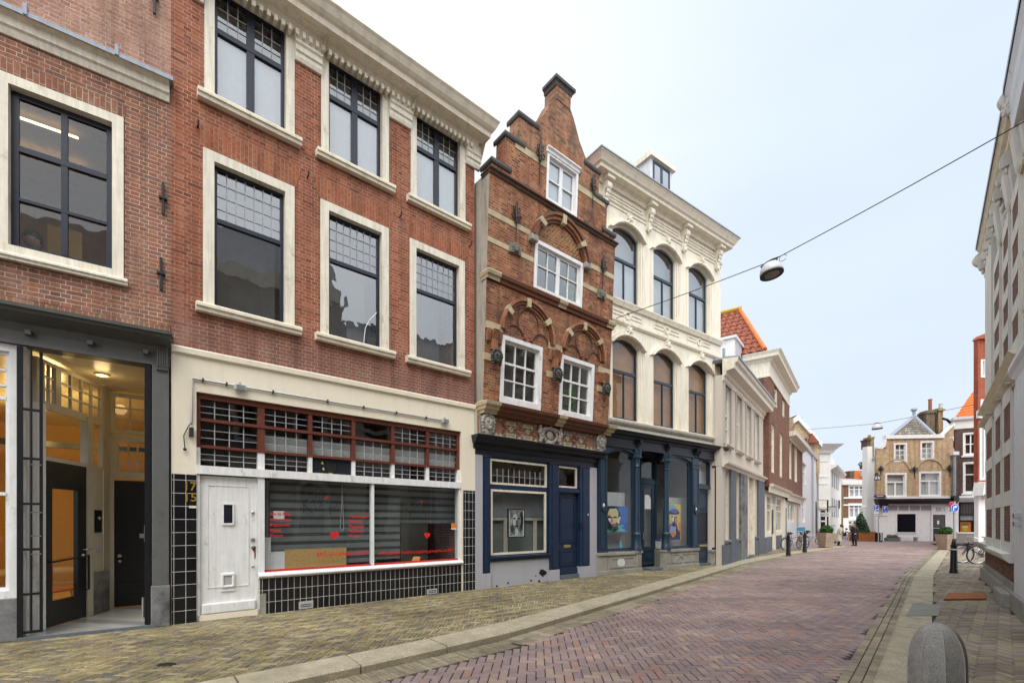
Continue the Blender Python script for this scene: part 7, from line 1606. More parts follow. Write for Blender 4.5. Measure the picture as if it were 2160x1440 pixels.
# roofs further away
Y_ = 80.0; r, w_, zt = block('red_roof_house', 'distant red tiled roof with chimneys and a rooftop terrace', 1768, 1832, 990, Y_, 8, None)
x0 = 1768; T = lambda x, y: (tx(x, Y_, x0), tz(y, Y_))
MB().prism([T(1766, 1040), T(1832, 1040), T(1832, 992), T(1800, 992), T(1800, 996), T(1768, 994)], 0, 6).build('roof', M['oranget'], r)
MB().prism([T(1784, 1010), T(1793, 1010), T(1793, 994), T(1784, 994)], -1, 1).build('chimney', M['brickd'], r); MB().box(tx(1815, Y_, x0), tx(1825, Y_, x0), -.8, 0, tz(1005, Y_), tz(997, Y_)).build('dormer', M['white9'], r)
m = MB(); q = [T(1812, 990), T(1832, 990), T(1832, 975), T(1817, 975)]
for i in range(4): a, b = q[i], q[(i+1) % 4]; m.tube([(a[0], -1, a[1]), (b[0], -1, b[1])], .06, 4)
for f in (.3, .6): m.tube([(T(1812 + 20*f, 990)[0], -1, T(0, 990)[1]), (T(1817 + 15*f, 975)[0], -1, T(0, 975)[1])], .05, 4)
m.build('glass_terrace', M['pole'], r); m = MB(); leaves(m, (tx(1804, Y_, x0), -1.5, tz(981, Y_)), .5, .5, .4, 60, .2, 2); m.build('roof_plant', M['bush'], r, normals=False); MB().box(tx(1802, Y_, x0), tx(1807, Y_, x0), -1.8, -1.2, tz(991, Y_), tz(984, Y_)).build('plant_pot', M['brickd'], r)

# =================================================================== end house (yellow brick over white ground floor)
EY = 38.8; a = at(1849, HY, EY); b = at(2012, HY, EY - .6)
FE = Fac((a.x, a.y), (b.x, b.y)); LE = FE.L; VE = FE.U; ZE = FE.Z
E = FE.root('end_house', 'old yellow brick house with a slate roof and a white ground floor closing the street', 'house', 'buildings beyond the square')
hE = []
def wE(xa, xb, ya, yb, bars, cas=.13, backs=None, **k): return window(E, hE, VE(xa), VE(xb), ZE((xa+xb)/2, yb), ZE((xa+xb)/2, ya), cas, M['white'], .03, .08, M['white'], .05, bars, glass=M['glass'], backs=backs or [(M['room'], .5, -.1, 1.1)], **k)
sm = [('v', .5, .05, 0, 1), ('h', .66, .07, 0, 1), ('h', .33, .04, 0, 1)]
wE(1885, 1913, 934, 974, sm); wE(1941, 1970, 930, 970, sm)
bg_ = [('h', .66, .1, 0, 1), ('v', .5, .12, 0, .66)]
cu = [(M['whitecurt'], .12, -.05, .64), (M['room'], .4, .6, 1.1)]
wE(1867, 1912, 997, 1049, bg_, .15, cu); wE(1938, 1985, 994, 1047.5, bg_, .15, cu)
zE0 = ZE(1930, 1054); zE1 = ZE(1930, 924)
wall(E, 'wall', M['brickE'], 0, LE, zE0 - .3, ZE(1860, 946), hE)
wall(E, 'gable_wall', M['brickE'], VE(1868), LE - .05, ZE(1860, 946), zE1, hE)
MB().box(VE(1867), VE(1990), -.12, .3, zE1 - .02, zE1 + .28).build('parapet', M['white'], E)
MB().prism([(0, ZE(1850, 946)), (VE(1866), ZE(1866, 943)), (VE(1870), zE1), (VE(1866), zE1), (VE(1862), ZE(1862, 940)), (0, ZE(1850, 942))], -.08, .3).build('shoulder_coping', M['white'], E)
MB().prism([(VE(1990), zE1), (LE, zE1 + .1), (LE, ZE(2010, 890)), (VE(1992), ZE(1990, 918))], .0, .3).build('right_gable', M['brickE'], E)
MB().prism([(VE(1988), ZE(1990, 919)), (LE, ZE(2012, 896)), (LE, ZE(2012, 892)), (VE(1988), ZE(1990, 914))], -.1, .3).build('verge_board', M['white'], E)
for c_x in (1890, 1961):
    c_ = VE(c_x); zs_ = ZE(c_x, 990)
    MB().ring(arch_pts(c_ - 1.15, c_ + 1.15, zs_, .95, 16), arch_pts(c_ - 1.0, c_ + 1.0, zs_, .82, 16), -.06, .02, False).build('blind_arch', M['sandstone'], E)
MB().box(0, LE, -.0, .3, -.1, zE0 - .28).build('shop_wall', M['white'], E)
MB().mould([(0, zE0 - .32), (.35, zE0 - .30), (.4, zE0 - .05), (.1, zE0 + .05), (0, zE0 + .1)], VE(1869), VE(2003)).build('awning_box', M['black'], E)
MB().box(VE(1867), VE(2004), -.2, .0, zE0 + .11, zE0 + .3).build('shop_cornice', M['white'], E)
for k in range(4): x0_, x1_ = VE(1872 + 23.5*k), VE(1893 + 23.5*k); MB().rect(x0_, x1_, ZE(1915, 1076), ZE(1915, 1066), -.012).build('top_light', M['greycurt'], E, normals=False)
MB().box(VE(1869), VE(1966), -.03, 0, ZE(1915, 1078), ZE(1915, 1077)).build('top_rail', M['white'], E)
o = MB().box(VE(1891), VE(1931), -.03, .0, ZE(1915, 1122), ZE(1915, 1083)).build('display_window', M['black4'], E); MB().rect(VE(1892), VE(1930), ZE(1915, 1121), ZE(1915, 1084), -.036).build('window_pane', glass('dark_glass', tint=(.5, .6, .7), base=.03), o, normals=False)
m = MB(); x0_, x1_, z0_, z1_ = VE(1889.5), VE(1932.5), ZE(1915, 1123.5), ZE(1915, 1081.5); m.ring([(x0_, z0_), (x1_, z0_), (x1_, z1_), (x0_, z1_)], [(x0_ + .07, z0_ + .07), (x1_ - .07, z0_ + .07), (x1_ - .07, z1_ - .07), (x0_ + .07, z1_ - .07)], -.06, .0); m.build('window_surround', M['white'], o)
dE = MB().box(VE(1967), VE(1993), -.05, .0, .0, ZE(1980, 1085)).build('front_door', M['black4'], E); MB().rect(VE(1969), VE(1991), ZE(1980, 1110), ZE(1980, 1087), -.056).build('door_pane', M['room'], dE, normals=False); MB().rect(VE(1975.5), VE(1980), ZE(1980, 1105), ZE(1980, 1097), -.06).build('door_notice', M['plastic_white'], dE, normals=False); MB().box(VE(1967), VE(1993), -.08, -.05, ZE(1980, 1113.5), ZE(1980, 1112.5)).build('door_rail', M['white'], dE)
m = MB(); c_ = VE(1980); m.ring(arch_pts(c_ - .58, c_ + .58, ZE(1980, 1078), .5, 12), arch_pts(c_ - .5, c_ + .5, ZE(1980, 1078), .42, 12), -.05, 0, False); m.build('door_arch', M['white'], E); MB().box(VE(1975), VE(1985), -.03, 0, ZE(1980, 1077), ZE(1980, 1069)).build('vent', M['plastic_grey'], E)
MB().box(VE(1964), VE(1967), -.06, 0, 0, ZE(1965, 1064)).build('pilaster', M['white'], E)
# slate roof with a hipped front
rz0 = zE1 + .2; ap_ = (VE(1928, -2.6), 2.6, ZE(1928, 878, -2.6)); l_ = (VE(1881), .25, rz0); r_ = (VE(1977), .25, rz0); bl_ = (VE(1881) + 6.2, 9, rz0); br_ = (VE(1990) + 7, 9, rz0); apb = (ap_[0] + 5.1, 9, ap_[2])
def shingles(name, P, rows, cols, mat, root):
    a_, b_, c_, d_ = map(Vector, P); n_ = (b_ - a_).cross(c_ - a_).normalized(); m = MB()
    for i in range(rows):
        for j in range(cols + 1):
            t0 = max(0, (j - (.5 if i % 2 else 0))/cols); t1 = min(1, (j + 1 - (.5 if i % 2 else 0))/cols)
            if t1 <= t0: continue
            lo0, lo1 = a_.lerp(c_, i/rows), b_.lerp(d_, i/rows); hi0, hi1 = a_.lerp(c_, min(1, (i+1.15)/rows)), b_.lerp(d_, min(1, (i+1.15)/rows)); o_ = n_*(.05 + random.uniform(0, .02))
            if (lo1 - lo0).length < .15: continue
            p0, p1 = lo0.lerp(lo1, t0 + .01), lo0.lerp(lo1, t1 - .01); q0, q1 = hi0.lerp(hi1, t0 + .01), hi0.lerp(hi1, t1 - .01)
            m.add([p0 + o_, p1 + o_, q1, q0, p0, p1], [(0,1,2,3), (4,5,1,0)])
    return m.build(name, mat, root, normals=False)
M['slatei'] = island('scalloped_slates', [(.22, .19, .15), (.28, .25, .2), (.18, .16, .13), (.32, .28, .2)], .75)
MB().poly([l_, r_, ap_]).build('roof_front_bed', M['slated'], E, normals=False)
shingles('roof_front', (l_, r_, ap_, ap_), 9, 12, M['slatei'], E)
MB().poly([bl_, l_, ap_, apb]).build('roof_left', M['slated'], E, normals=False); MB().poly([r_, br_, apb, ap_]).build('roof_right', M['slated'], E, normals=False)
for q in (l_, r_): MB().tube([q, ap_], .16, 6).build('hip_flashing', M['lead'], E)
MB().lathe([(.1, 0), (.12, .5), (.25, .6), (.22, .75), (.03, .8)], (ap_[0], ap_[1], ap_[2] - .05), 8).build('finial', M['lead'], E)
def stack(x0, x1, ya, yb, d, mat, nm='chimney'):
    a_, b_ = VE(x0, -d), VE(x1, -d); z0_, z1_ = ZE((x0+x1)/2, yb, -d) - 1.5, ZE((x0+x1)/2, ya, -d); m = MB(); m.box(a_, b_, d, d + .8, z0_, z1_ - .25); m.box(a_ - .1, b_ + .1, d - .1, d + .9, z1_ - .25, z1_ - .1); m.box(a_, b_, d, d + .8, z1_ - .1, z1_); return m.build(nm, M[mat], E)
M['chimbrick'] = brick('sooty_chimney_brick', [(.16, .12, .08), (.24, .19, .12), (.11, .085, .06)], (.2, .17, .12), dirt=.5); M['chimyel'] = brick('yellow_chimney_brick', [(.36, .26, .12), (.42, .31, .16), (.28, .2, .1)], (.3, .25, .17))
stack(1954, 1972, 865, 918, 2.0, 'chimbrick'); stack(1948, 1957, 872, 910, 2.6, 'chimbrick'); stack(1979.5, 1989.5, 860, 918, 2.0, 'chimyel')
c_ = VE(1962, -2.4); MB().lathe([(.13, 0), (.13, 1.0), (.16, 1.0), (.16, 1.05)], (c_, 2.4, ZE(1962, 867, -2.4)), 8).build('flue_pipe', M['rust'], E)
c_ = VE(1984.5, -2.4); MB().lathe([(.16, 0), (.14, .35), (.16, .4)], (c_, 2.4, ZE(1984, 861, -2.4)), 8).build('chimney_pot', M['plastic_grey'], E)
c_ = VE(1998, -1); MB().tube([(c_ + .3, 1, ZE(1998, 893, -1)), (c_, 1, ZE(1998, 885, -1)), (c_ - .35, 1, ZE(1998, 882, -1))], .10, 6).build('bent_flue', M['black'], E)
MB().sbox(.02, LE, .3, 8, -.1, ZE(1860, 946), .85).build('body', M['white9'], E); MB().sbox(VE(1868), LE - .1, .3, 8, ZE(1860, 946), zE1 - .05, .85).build('upper_body', M['brickE'], E)
# white flank with small chimneys, left of the end house
r = empty('white_flank_house', (at(1826, HY, 41).x, 41, 0), 0, 'white flank wall with two small chimneys left of the yellow brick house', 'house', 'buildings beyond the square')
x0 = 1826; Y_ = 41.0; T = lambda x, y: (tx(x, Y_, x0), tz(y, Y_))
MB().prism([T(1826, 1142), T(1849.5, 1142), T(1849.5, 965), T(1846, 960), T(1840, 968), T(1840, 941), T(1830, 941), T(1829, 1066), T(1826, 1068)], 0, .6).build('wall', M['white9'], r)
MB().prism([T(1838, 968), T(1849, 957), T(1849, 961), T(1840, 971)], -.15, .2).build('verge', M['lead'], r)
for q in ((1832.5, 1839.5, 928, 945), (1838.5, 1847.5, 923, 965)): m = MB(); a_, b_ = T(q[0], q[3]), T(q[1], q[2]); m.box(a_[0], b_[0], .2, .9, a_[1], b_[1]); m.box(a_[0] - .05, b_[0] + .05, .15, .95, b_[1], b_[1] + .12); m.build('chimney', M['chimyel' if q[0] > 1835 else 'brickd'], r)
MB().lathe([(.12, 0), (.12, .3)], (T(1843, 0)[0], .5, T(0, 922)[1]), 8).build('chimney_pot', M['chimyel'], r)
# lead downpipe
dp = FE.root('downpipe', 'white downpipe with a hopper at the right corner of the yellow brick house', 'downpipe')
u_ = VE(2013, .15); MB().tube([(u_, -.15, ZE(2013, 958)), (u_, -.15, ZE(2013, 1052))], .11, 8).build('pipe', M['lead'], dp); MB().box(u_ - .22, u_ + .22, -.35, .0, ZE(2013, 960), ZE(2013, 953)).build('hopper', M['white'], dp)

# =================================================================== dark brick house with an orange roof, right of the end house
F9 = Fac((at(2014, HY, 38.6).x, 38.6), (at(2110, HY, 37.2).x, 37.2)); L9 = F9.L
H9 = F9.root('brick_house', 'dark brown brick house with an orange pantiled roof right of the yellow brick house', 'house', 'buildings beyond the square')
h9 = []; V9 = F9.U; Z9 = F9.Z
for ya, yb in ((912, 960), (974, 1040)): window(H9, h9, V9(2031), V9(2062), Z9(2045, yb), Z9(2045, ya), .13, M['white'], .02, .1, M['white'], .06, [('h', .5 if ya < 950 else .62, .08, 0, 1)] + ([('v', .6, .08, 0, 1)] if ya < 950 else []), glass=M['glass'], backs=[(M['room'], .6, -.1, 1.1)], sill=(M['white'], .15, .1, .1))
zt9 = Z9(2040, 903)
wall(H9, 'wall', M['brickd'], 0, L9, Z9(2040, 1048), zt9, h9)
MB().mould([(0, zt9), (.05, zt9), (.08, zt9 + .6), (.3, zt9 + .75), (.35, zt9 + .95), (0, zt9 + 1.0)], -.05, L9, .3, 0, .5).build('cornice', M['white9'], H9)
g9 = []
window(H9, g9, V9(2022), V9(2059), Z9(2040, 1125), Z9(2040, 1058), .08, M['black4'], .0, .06, M['black4'], .04, [('h', .36 + .24, .1, 0, 1), ('h', .40, .05, 0, 1)], glass=M['glassshop'], leads=[(0, 1, .62, 1, 9, 5), (0, 1, .42, .58, 4, 1)], lead_m=M['leaddark'], name='display_window', backs=[(M['whitecurt'], .12, .42, .58)])
wall(H9, 'shop_wall', M['white9'], 0, V9(2072), 0, Z9(2040, 1050), g9)
MB().mould([(0, Z9(2040, 1056)), (.15, Z9(2040, 1055)), (.3, Z9(2040, 1050)), (.3, Z9(2040, 1048)), (0, Z9(2040, 1045))], 0, V9(2066)).build('shop_cornice', M['whitegrey'], H9)
MB().box(.0, V9(2061), -.1, .05, 0, .62).build('stone_plinth', M['plinth4'], H9); MB().box(V9(2019), V9(2062), -.14, .05, .62, .75).build('shop_sill', M['white'], H9); MB().box(V9(2066), V9(2072), -.06, .0, 0, 3).build('side_door', M['plinthblue'], H9)
ps = empty('poster', F9.world(V9(2024), .2, .75), F9.rz, 'orange poster with a pale triangle in the leaded shop window', 'poster'); w_ = V9(2050) - V9(2024); h_ = Z9(2040, 1100) - .75
MB().box(0, w_, 0, .02, 0, h_).build('sheet', M['p_orange'], ps); MB().poly([(w_*.3, -.003, h_*.35), (w_*.75, -.003, h_*.35), (w_*.62, -.003, .1), (w_*.45, -.003, .1)]).build('printed_cup', M['p_yellow'], ps, normals=False); MB().rect(w_*.28, w_*.75, h_*.4, h_*.6, -.003).build('printed_panel', M['p_cream'], ps, normals=False); MB().rect(w_*.2, w_*.8, h_*.7, h_*.78, -.003).build('printed_bar', M['brownframe'], ps, normals=False)
m = MB(); zz = zt9 + 1.0
pantile(m, (V9(1990), .3, Z9(1990, 920)), (L9, .3, zz), (V9(2052, -4.5), 4.5, Z9(2052, 826, -4.5)), (L9 + 4, 4.5, Z9(2052, 826, -4.5)), 30, 14, .05, .05); m.build('pantile_roof', M['oranget'], H9)
MB().sbox(.02, L9 - .02, .26, 7, -.1, zt9, 1.05).build('body', M['brickd'], H9)
# red brick house with a white bay
Y_ = 26.0; r, w_, zt = block('brick_house', 'bright red brick house with a white bay, beyond the white-banded pillars', 2063, 2150, 712, Y_, 8, None, group='houses along the right side')
x0 = 2063; hr_ = []
T = lambda x, y: (tx(x, Y_, x0), tz(y, Y_))
def wr(xa, xb, ya, yb): window(r, hr_, tx(xa, Y_, x0), tx(xb, Y_, x0), tz(yb, Y_), tz(ya, Y_), .10, M['white'], .02, .1, M['white'], .05, [('h', .55, .06, 0, 1)], glass=M['glass'], backs=[(M['whitecurt'], .2, -.1, 1.1)])
wr(2068.5, 2080, 758, 796); wr(2068, 2080, 842, 865); wr(2066, 2079, 888, 1012)
wall(r, 'wall', M['brickred'], 0, w_, tz(1015, Y_), tz(716, Y_), hr_)
MB().prism([T(2061, 716), T(2100, 716), T(2100, 706), T(2070, 706), T(2064, 711)], -.15, .3).build('coping', M['brickred'], r)
MB().box(-.05, w_, -.12, .05, tz(882, Y_), tz(866, Y_)).build('white_panel', M['white'], r)
MB().prism([T(2058, 1045), T(2062, 1018), T(2100, 1012), T(2100, 1028), T(2066, 1040)], -.4, .2).build('bay_base', M['white'], r)
for q in (2072, 2078): MB().prism([T(q, 1042), T(q + 4, 1042), T(q + 3, 1052), T(q + 1, 1052)], -.3, .2).build('bracket', M['white'], r)
MB().box(tx(2066, Y_, x0), w_, .05, .3, 0, tz(1015, Y_)).build('lower_wall', M['white9'], r)
MB().sbox(.05, w_, .3, 8, -.1, tz(720, Y_), 1.08).build('body', M['brickred'], r)
# =================================================================== right row seen at a grazing angle
FR = Fac(gpt(2067, 1217), gpt(2131, 1282)); VR, ZR = FR.U, FR.Z
RB = FR.root('banded_house', 'brown brick house with white stone bands, wedge keystones and a heavy cream cornice', 'house', 'houses along the right side')
ue = VR(2118); HB = ZR(2100, 270, .6)
def stepz(x, y, d): return ZR(x, y, d)
zsA, zsB = 4.36, 4.70
ztp = (ZR(2070, 490, .08) + ZR(2100, 285, .08))/2
y0w = .28
hR = []
low = [(VR(a_), VR(b_)) for a_, b_ in ((2079.5, 2093), (2098.5, 2111), (2116, 2132))]; up = [(VR(a_, -.06), VR(b_, -.06)) for a_, b_ in ((2095, 2107), (2114, 2126), (2133, 2147))]
ue = VR(2136); uB = ue; pus = [q[1] for q in low]
def tier(spans, z0, z1, n, y):
    for a, b in spans:
        p = MB().box(a, b, y, .32, z0, z1).build('pier', M['brickR'], RB); step = (z1 - z0)/n; m = MB(); w_ = b - a
        m.box(b - .03, b + .035, y - .004, .33, z0, z1); m.box(a - .012, a + w_*.14, y - .008, .33, z0, z1)
        for i in range(n + 1): zz = z0 + step*i; m.box(a - .016, b + .04, y - .012, .335, zz - .14, zz + .14)
        m.build('stone_bands', M['whiteR'], p)
zp0, zp1 = 1.08, ZR(2098, 880); zq0, zq1 = zsB + .12, ZR(2092, 560)
tier(low, zp0, zp1, 3, .0); tier(up, zq0, zq1, 4, .07)
MB().box(VR(2080, -.06), VR(2093, -.06), .04, .4, zq0, ztp - .5).build('corner_pier', M['whiteR'], RB)
for sp, z0, z1 in ((low, zp0, zp1), (up, zq0, zq1)):
    for (a0_, b0_), (a1_, b1_) in zip(sp, sp[1:]): window(RB, hR, b0_ + .05, a1_ - .03, z0 + .15, z1 - .1, .04, M['white'], 0, .05, M['white'], .04, [('h', .66, .07, 0, 1)], glass=M['glass'], backs=[(M['room'], .3, -.1, 1.1)], y=.30)
wall(RB, 'wall', M['brickR'], 0.02, uB, 0, ztp - .4, hR, y=.30)
# plinth: stone steps, brick panel, moulded white sill
MB().box(0.0, ue - .2, .0, .35, 0, .30).build('stone_plinth', M['plinth4'], RB, bevel=.01); MB().box(0.03, ue - .2, .06, .35, .30, .42).build('upper_plinth', M['plinth4'], RB, bevel=.01)
MB().box(0.05, ue - .25, .10, .34, .42, .86).build('brick_panel', M['brickR'], RB)
MB().mould([(-.3, .84), (.02, .84), (.10, .92), (.12, 1.0), (-.3, 1.08)], -.06, ue - .2).build('window_sill', M['whiteR'], RB)
for k in range(6): MB().box(.1 + .55*k, .3 + .55*k, -.135, -.05, .93, 1.03).build('sill_block', M['plinth4'], RB)
MB().box(VR(2112), VR(2131), -.12, .1, 0, .26).build('side_step', M['plinth4'], RB, bevel=.01)
# keystones with little fluted corbels over the openings
def keyrow(cs_, z0, z1, y):
    for c_ in cs_:
        h_ = z1 - z0; m = MB(); m.mould([(-.3, z0), (-y + .02, z0), (-y + .05, z0 + h_*.1), (-y + .12, z0 + h_*.9), (-y + .06, z1), (-.3, z1)], c_ - .17, c_ + .17); ks = m.build('keystone', M['whiteR'], RB)
        for k in range(2): x = c_ + .25 + .11*k; MB().mould([(-.3, z0 + h_*.15), (-y, z0 + h_*.15), (-y + .05, z0 + h_*.85), (-.3, z0 + h_*.85)], x - .04, x + .04).build('flute', M['whiteR'], ks)
        for k in range(2): MB().box(c_ - .2, c_ + .42, y - .02 + .05*k, .32, z0 - .14 - .13*k, z0 - .05 - .13*k).build('dentil_course', M['sandstone'], ks)
keyrow([q[1] - .08 for q in low], zp1 + .2, zsA - .22, .02); keyrow([q[1] - .08 for q in up], zq1 + .25, zq1 + 1.0, .1)
def cornice(z, proj, h_, u0, u1, nm, mat, m0=.6):
    MB().mould([(-.3, z - h_), (-.2, z - h_), (-.17, z - h_*.75), (proj*.5 - .1, z - h_*.6), (proj*.5 - .09, z - h_*.35), (proj - .07, z - h_*.3), (proj, z - h_*.05), (proj, z), (-.3, z + .06)], u0, u1, m0, 0, .3).build(nm, mat, RB)
M['corn_under'] = paint('weathered_timber_soffit', (.36, .33, .23), .7, .2, .25, .1)
cornice(zsA, .05, .20, 0, uB, 'string_cornice', M['trim_grey']); cornice(zsB, .06, .22, .0, uB, 'upper_string', M['trim_grey'])
cornice(ztp, .08, .5, .1, uB, 'main_cornice', M['trim_grey'], 0)
MB().mould([(-.3, ztp + .12), (-.3, ztp + .061), (.081, ztp + .002), (.10, ztp - .04), (.10, ztp + .08)], .1, uB).build('gutter_edge', M['lead'], RB)
for k in range(9):
    c_ = .5 + .62*k
    if c_ > uB - .2: break
    m = MB(); scroll_console(m, c_ - .09, c_ + .09, ztp - 1.3, ztp - .48, .32); m.build('console', M['whiteR'], RB, smooth=50).location = (0, .25, 0)
MB().lathe([(.01, -.12), (.19, -.10), (.22, 0), (.19, .10), (.01, .12)], (.03, .05, ztp - .30), 18, mat=Matrix.Rotation(R(90), 3, 'Y')).build('cornice_scroll', M['whiteR'], RB, smooth=50)
MB().box(.3, uB - .02, .6, 8, 0, ztp - .02).build('body', M['brickR'], RB)
MB().box(.0, .28, .36, 8, 0, ztp - .5).build('end_wall', M['brickR'], RB)
# nearest right house: white door surround, continues past the camera
RA = FR.root('white_house', 'pale house with a white painted door surround and bell boxes at the right edge', 'house', 'houses along the right side')
u0 = uB + .02; u1 = u0 + 5.6; hA = []; zA = ZR(2118, 195, .10)
da, db = VR(2121), VR(2121) + 1.6
for k in range(2):
    for z0, z1 in ((1.0, 3.6), (4.9, 7.6)):
        c_ = u0 + 2.4 + 1.95*k
        if c_ + .6 < u1: window(RA, hA, c_ - .55, c_ + .55, z0, z1, .1, M['white'], .02, .1, M['navy'], .05, [('h', .65, .07, 0, 1), ('v', .5, .05, 0, 1)], glass=M['glass'], backs=[(M['room'], .4, -.1, 1.1)], rise=.25, y=.12)
wall(RA, 'wall', M['cream4'], u0, u1, 0, zA - .4, hA, y=.12)
for z_ in (1.0, 1.9, 2.8, 4.4, 5.4, 6.4): MB().box(u0, u1, .108, .14, z_ - .08, z_ + .08).build('stone_band', M['whiteR'], RA)
MB().mould([(-.2, zA - .8), (.0, zA - .8), (.02, zA - .55), (.04, zA - .45), (.05, zA - .2), (.10, zA - .05), (.10, zA), (-.2, zA + .06)], VR(2118, .1), u1).build('main_cornice', M['whitegrey'], RA)
MB().mould([(-.2, zA + .12), (-.2, zA + .062), (.101, zA + .003), (.12, zA - .03), (.12, zA + .08)], VR(2118, .1), u1).build('gutter_edge', M['lead'], RA)
m = MB(); head(m, VR(2121, .08), -.04, ZR(2121, 232, .08), .26); m.build('carved_head', M['whiteR'], RA, smooth=60)
MB().lathe([(.01, -.1), (.15, -.08), (.17, 0), (.15, .08), (.01, .1)], (VR(2125, .05), -.02, ZR(2125, 212, .05)), 18, mat=Matrix.Rotation(R(90), 3, 'Y')).build('cornice_scroll', M['whiteR'], RA, smooth=50)
MB().box(u0 + .02, u1, .40, 8, 0, zA - .1).build('body', M['brickR'], RA)
MB().box(ue - .05, ue + 1.75, .02, .38, .32, ZR(2140, 800)).build('door_surround', M['whitegrey'], RA, bevel=.01); MB().box(ue - .07, ue + 1.77, -.02, .38, 0, .32).build('surround_base', M['plinth4'], RA, bevel=.01)
MB().mould([(-.2, 0), (.06, 0), (.09, .12), (.13, .2), (.13, .28), (-.2, .3)], ue - .1, ue + 3.2).build('door_hood', M['whitegrey'], RA).location = (0, .08, ZR(2140, 800))
MB().box(ue + 1.78, ue + 3, .1, .36, .15, ZR(2140, 800)).build('front_door', M['black4'], RA)
for i, yy in enumerate((1079, 1096)):
    u, z = FR.uz(2152, yy + 8, -.02); r = empty('bell_box', FR.world(u, .0, z), FR.rz, ('upper' if i == 0 else 'lower') + ' of the two grey bell boxes on the white door surround at the right edge', 'bell box', 'bell boxes on the door surround')
    MB().box(-.10, .10, -.06, .03, -.045, .05).build('case', M['plastic_grey'], r, bevel=.012); MB().box(-.075, .075, -.065, -.06, -.03, .035).build('face', M['black4'], r)
# cellar grating / rusty plate on the right pavement
p0, p1, p2, p3 = gpt(1990, 1266), gpt(2080, 1265), gpt(2078, 1253.5), gpt(2000, 1252.5)
c_ = (p0 + p1 + p2 + p3)/4
o = MB().vprism([((p - c_).x, (p - c_).y) for p in (p0, p1, p2, p3)], 0, .035).build('steel_plate', M['rust'], None, bevel=.006); o.location = (c_.x, c_.y, .004); tag(o, 'rusty steel plate lying on the right pavement', 'plate')
# repair slab in the right kerb
q = [gpt(1911, 1299), gpt(1980, 1299), gpt(1985, 1275), gpt(1926, 1273)]
o = MB().vprism([(p.x, p.y) for p in q], .0, .010).build('kerb_slab', stone('wet_green_slab', (.16, .165, .12), .3, 5, .2, .5), None); o['kind'] = 'structure'
# the other houses of the right row, beyond the picture's edge behind the camera
M['oldpale'] = brick('pale_brown_brick', [(.30, .24, .18), (.24, .19, .145), (.35, .28, .2)], (.4, .35, .28), dirt=.2)
for k in range(2):
    u2, u3 = u1 + .02 + 6.5*k, u1 + 6.5 + 6.5*k; hh = []; hR0 = (10.6, 9.6)[k]
    r = FR.root('brick_house', ('pale brown brick house of the right row with cream arched windows, beside the camera', 'pale brown brick house of the right row with cream arched windows, behind the camera')[k], 'house', 'houses along the right side')
    for j in range(3):
        for z0, z1 in ((1.0, 3.2), (4.4, 6.6), (7.4, 9.0)): c_ = u2 + 1.2 + 2.05*j; window(r, hh, c_ - .6, c_ + .6, z0, z1, .16, M['trim'], .03, .1, M['navy'], .05, [('h', .65, .07, 0, 1), ('v', .5, .05, 0, 1)], glass=M['glass'], backs=[(M['room'], .4, -.1, 1.1)], rise=.35)
    wall(r, 'wall', M['oldpale'], u2, u3, 0, hR0, hh); MB().mould([(-.2, hR0 - .5), (.05, hR0 - .45), (.2, hR0), (-.2, hR0 + .1)], u2, u3).build('cornice', M['trim'], r)
    MB().box(u2, u3, -.05, .02, 3.7, 4.0).build('string_course', M['trim'], r); MB().box(u2, u3, .27, 8, 0, hR0 - .05).build('body', M['oldpale'], r)
    MB().poly([(u2, .1, hR0 + .1), (u3, .1, hR0 + .1), (u3, 4, hR0 + 3.5), (u2, 4, hR0 + 3.5)]).build('roof', M['slated'], r, normals=False)
# =================================================================== street lamps on span wires
def lamp(p, tilt_dir, tilt, r, label):
    o = empty('street_lamp', p, 0, label, 'street lamp', 'street lamps on span wires')
    o.rotation_euler = Matrix.Rotation(tilt, 3, tilt_dir).to_euler()
    k = r/.30
    MB().lathe([(.03*k, .32*k), (.12*k, .305*k), (.2*k, .26*k), (.265*k, .17*k), (.295*k, .06*k), (.30*k, -.02*k), (.29*k, -.03*k), (.285*k, .02*k), (.25*k, .14*k), (.05*k, .27*k)], (0, 0, -.33*k), 28).build('lamp_shade', M['lampgrey'], o, smooth=50)
    MB().lathe([(.298*k, .0), (.302*k, .0), (.302*k, .03*k), (.298*k, .03*k)], (0, 0, -.37*k), 28).lathe([(.265*k, 0), (.298*k, 0), (.298*k, .012*k), (.265*k, .012*k)], (0, 0, -.365*k), 28).build('rim', M['cable'], o, smooth=50)
    MB().lathe([(.005, 0), (.17*k, .005*k), (.27*k, .03*k), (.27*k, .04*k), (.005, .04*k)], (0, 0, -.38*k), 24).build('diffuser', M['plinth4'], o, smooth=50)
    return o
def wire(name, label, pts, r, group='span wires'):
    m = MB().tube(pts, r, 5); o = m.build(name, M['cable'], None); tag(o, label, 'wire', group); return o
u_, z_ = F4.uz(1296, 672); WA = F4.world(u_, 0, z_); u_, z_ = FR.uz(2172, 250, -.1); WB = FR.world(u_, .1, z_)
def on_line(A, B, x):     # point of the span AB (in plan) seen at pixel column x
    k = (x - CX)/FPX; t = (k*A.y - A.x)/((B.x - A.x) - k*(B.y - A.y)); return t, A.lerp(B, t)
t, pL = on_line(WA, WB, 1624); zl = CAMH + (HY - 552)/FPX*pL.y; pL.z = zl
def span(A, Mid, B, sag=.0):
    pts = [A.lerp(Mid, i/8) - Vector((0, 0, sag*math.sin(math.pi*i/8))) for i in range(9)] + [Mid.lerp(B, i/8) - Vector((0, 0, sag*math.sin(math.pi*i/8))) for i in range(1, 9)]; return pts
wire('span_wire', 'thin black wire across the street carrying the near lamp', span(WA, pL, WB, .03), .010)
d_ = (WB - WA).normalized(); ax = Vector((0, 1, 0))
